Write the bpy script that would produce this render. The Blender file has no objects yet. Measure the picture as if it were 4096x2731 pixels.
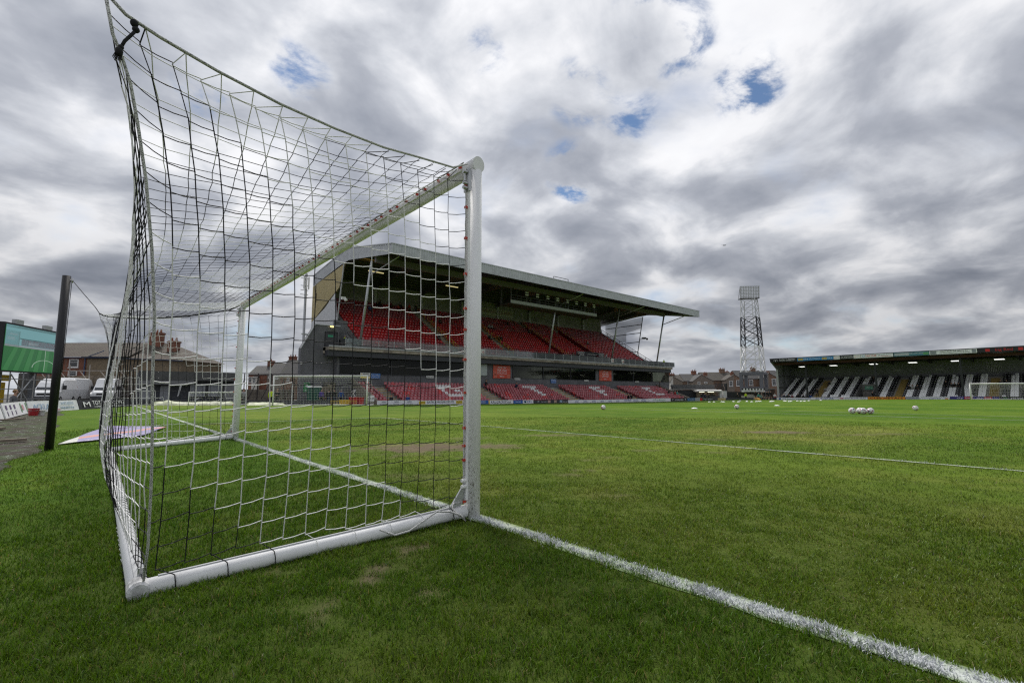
import bpy, bmesh, math, random
import numpy as np
from mathutils import Vector, Matrix
random.seed(7); rng = np.random.default_rng(11)
SC = bpy.context.scene; COL = SC.collection
R = math.radians
# ------------------------------------------------------------------ camera
CAM = Vector((-1.992, -2.720, 0.837))
YAW, PITCH, ROLL = 40.893, 6.186, -0.0914
cam_d = bpy.data.cameras.new('camera'); cam = bpy.data.objects.new('camera', cam_d); COL.objects.link(cam)
cam_d.sensor_width = 36.0; cam_d.lens = 36.0 * 1902.25 / 4096.0
cam_d.clip_start = 0.05; cam_d.clip_end = 6000
fw = Vector((math.sin(R(YAW)) * math.cos(R(PITCH)), math.cos(R(YAW)) * math.cos(R(PITCH)), math.sin(R(PITCH))))
rt0 = Vector((math.cos(R(YAW)), -math.sin(R(YAW)), 0)); up0 = rt0.cross(fw)
cr, sr = math.cos(R(ROLL)), math.sin(R(ROLL))
rt = cr * rt0 + sr * up0; up = -sr * rt0 + cr * up0
m = Matrix((rt, up, -fw)).transposed().to_4x4(); m.translation = CAM
cam.matrix_world = m
SC.camera = cam
# ------------------------------------------------------------------ sun, sky, exposure
SUN_AZ, SUN_EL = 14.0, 56.0            # azimuth from +Y towards +X
SUND = Vector((math.sin(R(SUN_AZ)) * math.cos(R(SUN_EL)), math.cos(R(SUN_AZ)) * math.cos(R(SUN_EL)), math.sin(R(SUN_EL))))
sl = bpy.data.lights.new('sun', 'SUN'); sl.energy = 1.5; sl.angle = R(14); sl.color = (1.0, 0.96, 0.9)
so = bpy.data.objects.new('sun', sl); COL.objects.link(so); so.rotation_euler = (-SUND).to_track_quat('-Z', 'Y').to_euler()
SC.view_settings.view_transform = 'Standard'; SC.view_settings.look = 'None'
SC.view_settings.exposure = 0.93; SC.view_settings.gamma = 1.0
SC.cycles.use_denoising = False; SC.cycles.sample_clamp_indirect = 2.0; SC.cycles.sample_clamp_direct = 6.0; SC.cycles.filter_width = 1.25
W = bpy.data.worlds.new('World'); SC.world = W; W.use_nodes = True
W.cycles.sampling_method = 'MANUAL'; W.cycles.sample_map_resolution = 512
wt = W.node_tree; wt.nodes.clear()
class NB:
    """small node-graph builder"""
    def __init__(s, t): s.t = t
    def n(s, typ, **k):
        nd = s.t.nodes.new(typ)
        for a, v in k.items(): setattr(nd, a, v)
        return nd
    def put(s, sock, v):
        if hasattr(v, 'is_output'): s.t.links.new(v, sock)
        elif v is not None: sock.default_value = v
    def math(s, op, a, b=None, c=None, clamp=False):
        nd = s.n('ShaderNodeMath', operation=op, use_clamp=clamp)
        for i, v in enumerate((a, b, c)):
            if v is not None: s.put(nd.inputs[i], v)
        return nd.outputs[0]
    def vmath(s, op, a, b=None):
        nd = s.n('ShaderNodeVectorMath', operation=op); s.put(nd.inputs[0], a)
        if b is not None: s.put(nd.inputs[1], b)
        return nd.outputs['Value'] if op == 'DOT_PRODUCT' else nd.outputs[0]
    def noise(s, vec, scale, detail=4, rough=.5, dist=0.0, lac=2.0):
        nd = s.n('ShaderNodeTexNoise'); s.put(nd.inputs['Vector'], vec)
        nd.inputs['Scale'].default_value = scale; nd.inputs['Detail'].default_value = detail
        nd.inputs['Roughness'].default_value = rough; nd.inputs['Distortion'].default_value = dist
        nd.inputs['Lacunarity'].default_value = lac
        return nd.outputs['Fac']
    def step(s, v, a, b, lo=0.0, hi=1.0, smooth=True):
        nd = s.n('ShaderNodeMapRange'); nd.interpolation_type = 'SMOOTHSTEP' if smooth else 'LINEAR'
        s.put(nd.inputs['Value'], v)
        for k, x in (('From Min', a), ('From Max', b), ('To Min', lo), ('To Max', hi)): nd.inputs[k].default_value = x
        return nd.outputs[0]
    def mix(s, f, a, b, mode='MIX'):
        nd = s.n('ShaderNodeMix', data_type='RGBA', blend_type=mode)
        s.put(nd.inputs[0], f)
        for i, v in ((6, a), (7, b)):
            if isinstance(v, tuple) and len(v) == 3: v = v + (1,)
            s.put(nd.inputs[i], v)
        return nd.outputs[2]
    def ramp(s, f, stops):
        nd = s.n('ShaderNodeValToRGB'); s.put(nd.inputs[0], f); e = nd.color_ramp.elements
        while len(e) < len(stops): e.new(0.5)
        for el, (p, c) in zip(e, stops): el.position = p; el.color = tuple(c) + (1,)
        return nd.outputs[0]
def build_sky():
    b = NB(wt)
    tc = b.n('ShaderNodeTexCoord').outputs['Generated']
    d = b.vmath('NORMALIZE', tc)
    sx = b.n('ShaderNodeSeparateXYZ'); b.put(sx.inputs[0], d)
    z = b.math('MAXIMUM', sx.outputs[2], 0.0)
    zc = b.math('ADD', z, 0.27)
    cv = b.n('ShaderNodeCombineXYZ')
    b.put(cv.inputs[0], b.math('DIVIDE', sx.outputs[0], zc)); b.put(cv.inputs[1], b.math('DIVIDE', sx.outputs[1], zc))
    P = b.vmath('ADD', cv.outputs[0], SKY_OFF)
    big = b.noise(P, 0.75, 3, .5, .15)
    mid = b.noise(P, 3.0, 10, .54, .15)
    fine = b.noise(b.vmath('ADD', P, (7.3, 2.1, 4.0)), 4.2, 8, .6, .2)
    den = b.math('ADD', b.math('MULTIPLY', big, .55), b.math('ADD', b.math('MULTIPLY', mid, .55), b.math('MULTIPLY', fine, .10)))
    # ragged gaps in the deck
    hole = None
    for (dx, dy, dz), outer, amt in SKY_GAPS:
        dot = b.vmath('DOT_PRODUCT', d, (dx, dy, dz))
        h = b.step(dot, math.cos(R(outer)), 1.0, 0, amt)
        hole = h if hole is None else b.math('MAXIMUM', hole, h)
    rag = b.noise(b.vmath('ADD', P, (1.3, 4.1, 2.0)), 5.5, 9, .62, .3)
    den2 = b.math('SUBTRACT', den, b.math('MULTIPLY', hole, b.step(rag, .42, .72)))
    cover = b.step(den2, .30, .57)
    tn = b.noise(b.vmath('ADD', P, (3.1, 8.7, 1.0)), 2.9, 9, .50, .45)
    thick = b.step(b.math('ADD', b.math('ADD', b.math('MULTIPLY', den, .62), b.math('MULTIPLY', fine, .12)), b.math('MULTIPLY', tn, .72)), .57, .98, smooth=False)
    thick = b.math('MULTIPLY', thick, b.step(z, .06, .55, 1.0, .86))      # overhead the deck is seen through less air and cloud
    # thin cloud is bright, thick cloud is grey-blue underneath; cloud between us and the sun glows
    sd = b.vmath('DOT_PRODUCT', d, tuple(SUND))
    glow = b.math('POWER', b.math('MAXIMUM', sd, 0.0), 3.0)
    base = b.ramp(thick, [(0, (.90, .905, .92)), (.26, (.80, .805, .83)), (.42, (.585, .605, .65)), (.60, (.40, .422, .475)), (.80, (.295, .318, .372)), (1, (.22, .243, .295))])
    lowdark = b.step(z, .03, .42, .66, 1.0)
    col = b.mix(1.0, base, lowdark, 'MULTIPLY')
    col = b.mix(1.0, col, b.math('ADD', b.math('MULTIPLY', glow, .10), .92), 'MULTIPLY')
    hor = b.step(z, .0, .10, .6, 0.0)
    col = b.mix(hor, col, (.58, .61, .66))
    sky = b.n('ShaderNodeTexSky', sky_type='NISHITA', sun_disc=False, sun_elevation=R(SUN_EL), sun_rotation=R(SUN_AZ), altitude=0, air_density=1.0, dust_density=0.1, ozone_density=3.0)
    bg1 = b.n('ShaderNodeBackground'); b.put(bg1.inputs[0], sky.outputs[0]); bg1.inputs[1].default_value = 0.05
    bg2 = b.n('ShaderNodeBackground'); b.put(bg2.inputs[0], col); bg2.inputs[1].default_value = SKY_STRENGTH
    mx = b.n('ShaderNodeMixShader'); b.put(mx.inputs[0], cover); b.t.links.new(bg1.outputs[0], mx.inputs[1]); b.t.links.new(bg2.outputs[0], mx.inputs[2])
    out = b.n('ShaderNodeOutputWorld'); b.t.links.new(mx.outputs[0], out.inputs[0])
SKY_OFF = (0.0, 0.0, 0.0); SKY_STRENGTH = 0.63
def skydir(az, el): return (math.sin(R(az)) * math.cos(R(el)), math.cos(R(az)) * math.cos(R(el)), math.sin(R(el)))
SKY_GAPS = [(skydir(58.8, 39.4), 5, .42), (skydir(61.7, 36.7), 4.5, .42), (skydir(68.9, 31.2), 4.2, .48), (skydir(50.0, 33.6), 4.5, .40),
            (skydir(48.8, 25.3), 4.5, .44), (skydir(55.3, 31.0), 4, .34), (skydir(15.5, 32.7), 4, .30), (skydir(6.7, 30.0), 4, .30), (skydir(36.7, 37.0), 4, .26)]
build_sky()

# ------------------------------------------------------------------ materials
MATS = {}
def M(name, col, rough=.6, metal=0.0, var=.10, scale=6.0, bump=0.0, bscale=40.0, spec=.4, dirt=0.0, dirtcol=(.08, .07, .055), emit=None, estr=1.0):
    if name in MATS: return MATS[name]
    mt = bpy.data.materials.new(name); mt.use_nodes = True; b = NB(mt.node_tree)
    pr = mt.node_tree.nodes['Principled BSDF']
    tc = b.n('ShaderNodeTexCoord').outputs['Object']
    n1 = b.noise(tc, scale, 5, .6)
    f = b.step(n1, .3, .7)
    c0 = tuple(max(0, c * (1 - var)) for c in col); c1 = tuple(min(1, c * (1 + var)) for c in col)
    c = b.mix(f, c0, c1)
    if dirt > 0:
        n2 = b.noise(b.vmath('ADD', tc, (3.3, 1.7, 9.1)), scale * .45, 8, .7)
        c = b.mix(b.math('MULTIPLY', b.step(n2, .5, .72), dirt), c, dirtcol)
    b.put(pr.inputs['Base Color'], c)
    pr.inputs['Roughness'].default_value = rough; pr.inputs['Metallic'].default_value = metal
    pr.inputs['Specular IOR Level'].default_value = spec
    if bump > 0:
        bn = b.n('ShaderNodeBump'); bn.inputs['Strength'].default_value = bump; bn.inputs['Distance'].default_value = .01
        b.put(bn.inputs['Height'], b.noise(tc, bscale, 4, .6)); b.put(pr.inputs['Normal'], bn.outputs[0])
    if emit is not None:
        pr.inputs['Emission Color'].default_value = tuple(emit) + (1,); pr.inputs['Emission Strength'].default_value = estr
    MATS[name] = mt
    return mt
def M_brick(name, c1, c2, mortar, scale=1.0, bump=.5, rough=.85):
    if name in MATS: return MATS[name]
    mt = bpy.data.materials.new(name); mt.use_nodes = True; b = NB(mt.node_tree); pr = mt.node_tree.nodes['Principled BSDF']
    tc = b.n('ShaderNodeTexCoord').outputs['Object']; s = b.n('ShaderNodeSeparateXYZ'); b.put(s.inputs[0], tc)
    cv = b.n('ShaderNodeCombineXYZ'); b.put(cv.inputs[0], b.math('ADD', s.outputs[0], s.outputs[1])); b.put(cv.inputs[1], s.outputs[2])
    br = b.n('ShaderNodeTexBrick'); b.put(br.inputs['Vector'], cv.outputs[0])
    br.inputs['Color1'].default_value = c1 + (1,); br.inputs['Color2'].default_value = c2 + (1,); br.inputs['Mortar'].default_value = mortar + (1,)
    br.inputs['Scale'].default_value = scale; br.inputs['Brick Width'].default_value = .235; br.inputs['Row Height'].default_value = .078
    br.inputs['Mortar Size'].default_value = .010; br.inputs['Bias'].default_value = 0.0
    n = b.noise(tc, .8, 6, .65)
    c = b.mix(b.step(n, .35, .7, 0, .55), br.outputs['Color'], tuple(x * .45 for x in c1))
    b.put(pr.inputs['Base Color'], c); pr.inputs['Roughness'].default_value = rough
    bn = b.n('ShaderNodeBump'); bn.inputs['Strength'].default_value = bump; bn.inputs['Distance'].default_value = .012; bn.invert = True
    b.put(bn.inputs['Height'], br.outputs['Fac']); b.put(pr.inputs['Normal'], bn.outputs[0])
    MATS[name] = mt; return mt
def M_tile(name, c1, c2, ang=0.0):
    """clay or slate roof covering: courses run across the slope"""
    if name in MATS: return MATS[name]
    mt = bpy.data.materials.new(name); mt.use_nodes = True; b = NB(mt.node_tree); pr = mt.node_tree.nodes['Principled BSDF']
    tc = b.n('ShaderNodeTexCoord').outputs['Object']; s = b.n('ShaderNodeSeparateXYZ'); b.put(s.inputs[0], tc)
    ca, sa = math.cos(ang), math.sin(ang)
    along = b.math('ADD', b.math('MULTIPLY', s.outputs[0], ca), b.math('MULTIPLY', s.outputs[1], sa))
    cv = b.n('ShaderNodeCombineXYZ'); b.put(cv.inputs[0], along); b.put(cv.inputs[1], s.outputs[2])
    br = b.n('ShaderNodeTexBrick'); b.put(br.inputs['Vector'], cv.outputs[0])
    br.inputs['Color1'].default_value = c1 + (1,); br.inputs['Color2'].default_value = c2 + (1,); br.inputs['Mortar'].default_value = tuple(x * .35 for x in c1) + (1,)
    br.inputs['Scale'].default_value = 1.0; br.inputs['Brick Width'].default_value = .30; br.inputs['Row Height'].default_value = .19; br.inputs['Mortar Size'].default_value = .022
    n = b.noise(tc, .7, 6, .7)
    c = b.mix(b.step(n, .42, .75, 0, .6), br.outputs['Color'], (.11, .11, .075))
    b.put(pr.inputs['Base Color'], c); pr.inputs['Roughness'].default_value = .8
    bn = b.n('ShaderNodeBump'); bn.inputs['Strength'].default_value = .7; bn.inputs['Distance'].default_value = .03; bn.invert = True
    b.put(bn.inputs['Height'], br.outputs['Fac']); b.put(pr.inputs['Normal'], bn.outputs[0])
    MATS[name] = mt; return mt
def M_glass(name, tint=(.75, .85, .83), alpha=.25, rough=.03, gloss=1.0):
    if name in MATS: return MATS[name]
    mt = bpy.data.materials.new(name); mt.use_nodes = True; b = NB(mt.node_tree); nt = mt.node_tree
    nt.nodes.remove(nt.nodes['Principled BSDF']); out = nt.nodes['Material Output']
    tr = b.n('ShaderNodeBsdfTransparent'); tr.inputs[0].default_value = tuple(tint) + (1,)
    df = b.n('ShaderNodeBsdfDiffuse'); df.inputs[0].default_value = (.45, .5, .5, 1)
    gl = b.n('ShaderNodeBsdfGlossy'); gl.inputs['Roughness'].default_value = rough
    fr = b.n('ShaderNodeFresnel'); fr.inputs[0].default_value = 1.45
    m0 = b.n('ShaderNodeMixShader'); m0.inputs[0].default_value = alpha; nt.links.new(tr.outputs[0], m0.inputs[1]); nt.links.new(df.outputs[0], m0.inputs[2])
    m1 = b.n('ShaderNodeMixShader'); b.put(m1.inputs[0], b.math('MULTIPLY', fr.outputs[0], gloss)); nt.links.new(m0.outputs[0], m1.inputs[1]); nt.links.new(gl.outputs[0], m1.inputs[2])
    nt.links.new(m1.outputs[0], out.inputs[0]); MATS[name] = mt; return mt
def M_translucent(name, col):
    if name in MATS: return MATS[name]
    mt = bpy.data.materials.new(name); mt.use_nodes = True; b = NB(mt.node_tree); nt = mt.node_tree
    nt.nodes.remove(nt.nodes['Principled BSDF']); out = nt.nodes['Material Output']
    t = b.n('ShaderNodeBsdfTranslucent'); t.inputs[0].default_value = tuple(col) + (1,)
    d = b.n('ShaderNodeBsdfDiffuse'); d.inputs[0].default_value = tuple(col) + (1,)
    mx = b.n('ShaderNodeMixShader'); mx.inputs[0].default_value = .3
    nt.links.new(t.outputs[0], mx.inputs[1]); nt.links.new(d.outputs[0], mx.inputs[2]); nt.links.new(mx.outputs[0], out.inputs[0])
    MATS[name] = mt; return mt
WHITE = M('white_paint', (.82, .82, .81), .35, var=.04, dirt=.18, dirtcol=(.35, .33, .29))
BLACK = M('black_paint', (.016, .016, .018), .5)
DGREY = M('dark_grey', (.055, .056, .062), .6)
MGREY = M('mid_grey', (.17, .17, .18), .6)
LGREY = M('light_grey', (.42, .43, .44), .5)
GALV = M('galvanised', (.47, .48, .49), .38, .6, .12, 12)
RED = M('red_plastic', (.50, .03, .02), .4)
YEL = M('yellow_paint', (.60, .40, .03), .45)
CONC = M('concrete', (.30, .285, .26), .85, var=.2, scale=2, dirt=.5)
GLASSD = M('window_glass', (.012, .014, .014), .04, var=.02, spec=.8)
WOOD = M('weathered_wood', (.20, .165, .125), .85, var=.3, scale=3, dirt=.4)
def C(name, col, rough=.55, **k): return M(name, col, rough, **k)

# ------------------------------------------------------------------ objects
OFF = {}
def props(o, label=None, cat=None, group=None, kind=None):
    if label: o['label'] = label
    if cat: o['category'] = cat
    if group: o['group'] = group
    if kind: o['kind'] = kind
    return o
def link(o, parent=None):
    COL.objects.link(o)
    if parent is not None: o.parent = parent; OFF[o.name] = OFF[parent.name]
    elif o.name not in OFF: OFF[o.name] = Vector(o.location)
    return o
def thing(name, loc, label, cat, group=None):
    o = bpy.data.objects.new(name, None); o.empty_display_size = .2; o.location = loc; link(o)
    return props(o, label, cat, group)
class MB:
    """collects shapes in world (or T-frame) coordinates, then links them as one mesh object"""
    def __init__(s, T=None): s.v = []; s.f = []; s.m = []; s.T = T; s.k = 0
    def add(s, vs, fs, mi=None):
        o = len(s.v)
        if s.T is not None: vs = [tuple(s.T @ Vector(v)) for v in vs]
        s.v += [tuple(v) for v in vs]; s.f += [tuple(i + o for i in f) for f in fs]; s.m += [s.k if mi is None else mi] * len(fs); return s
    def box(s, x0, x1, y0, y1, z0, z1):
        vs = [(x, y, z) for z in (z0, z1) for y in (y0, y1) for x in (x0, x1)]
        return s.add(vs, [(0, 2, 3, 1), (4, 5, 7, 6), (0, 1, 5, 4), (2, 6, 7, 3), (0, 4, 6, 2), (1, 3, 7, 5)])
    def cbox(s, c, sz, rz=0.0, rx=0.0):
        mt = Matrix.Translation(c) @ Matrix.Rotation(rz, 4, 'Z') @ Matrix.Rotation(rx, 4, 'X')
        vs = [tuple(mt @ Vector((x * sz[0] / 2, y * sz[1] / 2, z * sz[2] / 2))) for z in (-1, 1) for y in (-1, 1) for x in (-1, 1)]
        return s.add(vs, [(0, 2, 3, 1), (4, 5, 7, 6), (0, 1, 5, 4), (2, 6, 7, 3), (0, 4, 6, 2), (1, 3, 7, 5)])
    def bar(s, a, b, w, h=None):
        h = h or w; a = Vector(a); b = Vector(b); d = (b - a).normalized()
        u = Vector((0, 0, 1)); u = d.cross(u)
        u = u.normalized() if u.length > 1e-4 else Vector((1, 0, 0)); v = u.cross(d)
        vs = [tuple(p + u * (w / 2 * i) + v * (h / 2 * j)) for p in (a, b) for i, j in ((-1, -1), (1, -1), (1, 1), (-1, 1))]
        return s.add(vs, [(0, 1, 2, 3), (7, 6, 5, 4), (0, 4, 5, 1), (1, 5, 6, 2), (2, 6, 7, 3), (3, 7, 4, 0)])
    def tube(s, pts, r, n=8, caps=True, sq=(1, 1), upv=(0, 0, 1)):
        pts = [Vector(p) for p in pts]; vs = []; fs = []; rs = r if isinstance(r, (list, tuple)) else [r] * len(pts)
        for i, p in enumerate(pts):
            d = (pts[min(i + 1, len(pts) - 1)] - pts[max(i - 1, 0)]).normalized()
            u = d.cross(Vector(upv)); u = u.normalized() if u.length > 1e-3 else d.cross(Vector((1, 0, 0))).normalized(); w = u.cross(d)
            for k in range(n):
                a = 2 * math.pi * (k + .5) / n; vs.append(tuple(p + u * (math.cos(a) * rs[i] * sq[0]) + w * (math.sin(a) * rs[i] * sq[1])))
        for i in range(len(pts) - 1):
            for k in range(n):
                fs.append((i * n + k, i * n + (k + 1) % n, (i + 1) * n + (k + 1) % n, (i + 1) * n + k))
        if caps: fs.append(tuple(range(n - 1, -1, -1))); fs.append(tuple((len(pts) - 1) * n + k for k in range(n)))
        return s.add(vs, fs)
    def prism(s, poly, axis, a, b):
        """poly: list of 2D points in the plane normal to axis, extruded a..b"""
        n = len(poly)
        def P(q, t): return (t, q[0], q[1]) if axis == 'x' else ((q[0], t, q[1]) if axis == 'y' else (q[0], q[1], t))
        vs = [P(q, a) for q in poly] + [P(q, b) for q in poly]
        return s.add(vs, [tuple(range(n - 1, -1, -1)), tuple(range(n, 2 * n))] + [(i, (i + 1) % n, n + (i + 1) % n, n + i) for i in range(n)])
    def quad(s, a, b, c, d): return s.add([a, b, c, d], [(0, 1, 2, 3)])
    def ball(s, c, r, seg=10, ring=6, sq=(1, 1, 1)):
        vs = [(c[0], c[1], c[2] - r * sq[2])]; fs = []
        for i in range(1, ring):
            t = math.pi * i / ring
            for k in range(seg):
                a = 2 * math.pi * k / seg; vs.append((c[0] + r * sq[0] * math.sin(t) * math.cos(a), c[1] + r * sq[1] * math.sin(t) * math.sin(a), c[2] - r * sq[2] * math.cos(t)))
        vs.append((c[0], c[1], c[2] + r * sq[2])); top = len(vs) - 1
        for k in range(seg):
            fs.append((0, 1 + (k + 1) % seg, 1 + k)); fs.append((top, 1 + (ring - 2) * seg + k, 1 + (ring - 2) * seg + (k + 1) % seg))
            for i in range(ring - 2): fs.append((1 + i * seg + k, 1 + i * seg + (k + 1) % seg, 1 + (i + 1) * seg + (k + 1) % seg, 1 + (i + 1) * seg + k))
        return s.add(vs, fs)
    def mesh(s, name, off=Vector((0, 0, 0)), mats=(), smooth=False):
        me = bpy.data.meshes.new(name)
        me.from_pydata([(v[0] - off[0], v[1] - off[1], v[2] - off[2]) for v in s.v], [], s.f)
        for mt in mats: me.materials.append(mt)
        if any(s.m): me.polygons.foreach_set('material_index', s.m)
        if smooth: me.polygons.foreach_set('use_smooth', [True] * len(s.f))
        me.update(); return me
    def build(s, name, mat, parent=None, smooth=False, loc=None):
        mats = mat if isinstance(mat, (list, tuple)) else (mat,)
        off = OFF[parent.name] if parent is not None else Vector(loc or (0, 0, 0))
        o = bpy.data.objects.new(name, s.mesh(name, off, mats, smooth))
        if parent is None: o.location = off
        return link(o, parent)
def wn(o, fn=None):
    return o
TEXTS = []
def text(parent, st, loc, width, height, mat, face='-y', ang=None, name='lettering', bold=0.0):
    cu = bpy.data.curves.new(name, 'FONT'); cu.body = st; cu.align_x = 'CENTER'; cu.align_y = 'CENTER'
    cu.size = height * 1.38; cu.extrude = .004; cu.resolution_u = 2; cu.offset = bold; cu.materials.append(mat)
    o = bpy.data.objects.new(name, cu); rz = {'-y': 0.0, '-x': -math.pi / 2}.get(face, 0.0) if ang is None else ang
    o.rotation_euler = (math.pi / 2, 0, rz); link(o, parent); o.location = Vector(loc) - OFF[parent.name]
    TEXTS.append((o, width)); return o
def fit_texts():
    """letters become plain meshes, stretched to their width"""
    bpy.context.view_layer.update(); dg = bpy.context.evaluated_depsgraph_get(); done = []
    for o, w in TEXTS:
        me = bpy.data.meshes.new_from_object(o.evaluated_get(dg)); xs = [v.co.x for v in me.vertices]
        if w and xs:
            k = w / max(1e-4, max(xs) - min(xs))
            for v in me.vertices: v.co.x *= k
        done.append((o, me))
    for o, me in done:
        nm, par, loc, rot = o.name, o.parent, o.location.copy(), o.rotation_euler.copy(); cu = o.data
        bpy.data.objects.remove(o); bpy.data.curves.remove(cu)
        n = bpy.data.objects.new(nm.split('.')[0], me); COL.objects.link(n); n.parent = par; n.location = loc; n.rotation_euler = rot
def sst(a, b, x):
    t = np.clip((np.asarray(x, float) - a) / (b - a), 0, 1); return t * t * (3 - 2 * t)
def zg(x, y):
    """lie of the land: the pitch falls away towards the far corner and behind the goal line"""
    x = np.asarray(x, float); y = np.asarray(y, float)
    d1 = .76 * (1 - np.exp(-np.maximum(x, 0) / 38.0)); wy = sst(6, 43, y)
    fall = d1 * (.42 * sst(20, 80, x) * (1 - wy) + wy)
    dip = np.clip(-.047 * np.minimum(x, 0), 0, .15) * (1 - sst(13, 20, y))
    return -(fall + dip)
def G(x, y): return float(zg(x, y))
# ================================================================== ground
def lattice(seed): return np.random.default_rng(seed).random((256, 256))
LAT = {}
def vnoise(x, y, freq, seed=1, octs=3):
    if seed not in LAT: LAT[seed] = lattice(seed)
    L = LAT[seed]; tot = 0; amp = 1; s = 0
    for o in range(octs):
        u = np.asarray(x) * freq * 2 ** o + 17.3 * o + 1000; v = np.asarray(y) * freq * 2 ** o + 9.1 * o + 1000
        i = np.floor(u).astype(int); j = np.floor(v).astype(int); a = u - i; b = v - j; a = a * a * (3 - 2 * a); b = b * b * (3 - 2 * b)
        i &= 255; j &= 255; i1 = (i + 1) & 255; j1 = (j + 1) & 255
        tot = tot + amp * ((L[i, j] * (1 - a) + L[i1, j] * a) * (1 - b) + (L[i, j1] * (1 - a) + L[i1, j1] * a) * b); s += amp; amp *= .5
    return tot / s
# worn spots of bare earth: x, y, radius across, radius in depth
WORN = [(1.95, 3.75, 1.05, .85, .95), (2.7, 3.3, .6, .4, .7), (2.05, .78, .16, .10, .6), (1.74, .67, .14, .08, .55), (4.09, 1.39, .3, .1, .5), (4.71, .53, .3, .1, .5), (3.12, 1.24, .2, .1, .5), (2.69, 1.25, .15, .08, .5),
        (8.96, 1.40, .8, .32, .85), (9.43, .16, .5, .2, .6), (10.2, -.33, .6, .2, .5), (5.04, 3.95, .7, .25, .6), (4.67, 4.2, .4, .2, .5),
        (-1.66, -.99, .05, .035, .8), (-1.24, -.75, .09, .04, .75), (-.86, -.42, .12, .05, .8), (-.98, -1.43, .06, .03, .7), (-1.28, -.57, .10, .05, .65), (-.92, -1.63, .05, .03, .6),
        (-1.58, .21, .14, .08, .5), (-1.25, -.08, .12, .05, .7), (-.82, -.85, .08, .04, .6), (-1.0, -.45, .12, .05, .75), (.18, -1.24, .05, .03, .5), (-1.71, -.13, .08, .04, .6), (-.6, -.25, .12, .05, .6), (-.35, -.55, .1, .04, .4),
        (1.2, -.2, .2, .08, .35), (3.4, 4.6, .5, .3, .5), (6.4, 1.5, .5, .2, .35), (.45, 1.7, .4, .2, .35)]
RTX, RTY = math.cos(R(YAW)), -math.sin(R(YAW))
def worn(x, y):
    w = np.zeros_like(np.asarray(x, float)); n = vnoise(x, y, 3.1, 5, 4) - .5; n2 = vnoise(x, y, 17., 6, 3) - .5
    for cx, cy, ra, rb, amt in WORN:
        dx = x - cx; dy = y - cy; a = (dx * RTX + dy * RTY) / ra; b = (dx * -RTY + dy * RTX) / rb
        rr = np.sqrt(a * a + b * b) + n * 1.1 + n2 * 1.5
        w = np.maximum(w, amt * (1 - sst(.35, 1.25, rr)))
    return w
def mow(x, y):
    """mown chequer: 0 = nap towards, 1 = nap away"""
    wob = (vnoise(x, y, .35, 8, 2) - .5) * .5
    a = np.floor((x + wob) / 5.5); b = np.floor((y - 6.3 + wob) / 9.0)
    edge = np.mod(a + b, 2)
    return np.where(x < 0, .25, edge)
def grass_rgb(x, y):
    """living colour of the sward (albedo)"""
    n1 = vnoise(x, y, .28, 2, 3); n2 = vnoise(x, y, 1.7, 3, 3); n3 = vnoise(x, y, 9., 4, 2); s = mow(x, y)
    dark = np.array([.060, .136, .006]); lite = np.array([.140, .215, .018]); dry = np.array([.25, .25, .06])
    f = np.clip(.34 + .40 * (n1 - .5) + .42 * (n2 - .5) + .30 * (n3 - .5) + .38 * (s - .45), 0, 1)[..., None]
    c = dark * (1 - f) + lite * f
    inbox = (sst(-.5, .8, x) * (1 - sst(6, 22, x)))                    # the goal area is thinner and paler
    g = (inbox * (.10 + .4 * np.clip(n2 - .42, 0, 1)) + .20 * np.clip(n1 - .55, 0, 1) + .12 * sst(.63, .8, n2))
    pen = (1 - sst(.6, 1.0, np.maximum(np.abs(x - 9.8) / 3.4, np.abs(y - 1.2) / 2.3))) * .34   # scuffed patch round the penalty spot
    g = np.clip(g + pen, 0, .75)[..., None]
    c = c * (1 - g) + dry * g
    return c
SOIL = np.array([.165, .125, .086])
def mesh_np(name, verts, faces_flat, counts, mats, attr=None, smooth=False):
    me = bpy.data.meshes.new(name); nv = len(verts)
    me.vertices.add(nv); me.vertices.foreach_set('co', np.asarray(verts, np.float32).ravel())
    me.loops.add(len(faces_flat)); me.loops.foreach_set('vertex_index', np.asarray(faces_flat, np.int32))
    me.polygons.add(len(counts)); st = np.concatenate(([0], np.cumsum(counts)[:-1])).astype(np.int32)
    me.polygons.foreach_set('loop_start', st)
    try: me.polygons.foreach_set('loop_total', np.asarray(counts, np.int32))
    except Exception: pass
    if smooth: me.polygons.foreach_set('use_smooth', np.ones(len(counts), bool))
    for mt in mats: me.materials.append(mt)
    me.update(calc_edges=True)
    if attr is not None:
        at = me.color_attributes.new('sward', 'FLOAT_COLOR', 'POINT'); a = np.ones((nv, 4), np.float32); a[:, :3] = attr
        at.data.foreach_set('color', a.ravel())
    return me
def grid_mesh(name, xs, ys, zf, mats, attrf=None):
    X, Y = np.meshgrid(xs, ys); Z = zf(X, Y); v = np.stack([X, Y, Z], -1).reshape(-1, 3); nx, ny = len(xs), len(ys)
    i = (np.arange(ny - 1)[:, None] * nx + np.arange(nx - 1)[None]).ravel()
    f = np.stack([i, i + 1, i + nx + 1, i + nx], -1).ravel()
    at = attrf(v[:, 0], v[:, 1]) if attrf else None
    return mesh_np(name, v, f, [4] * len(i), mats, at, True)
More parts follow.
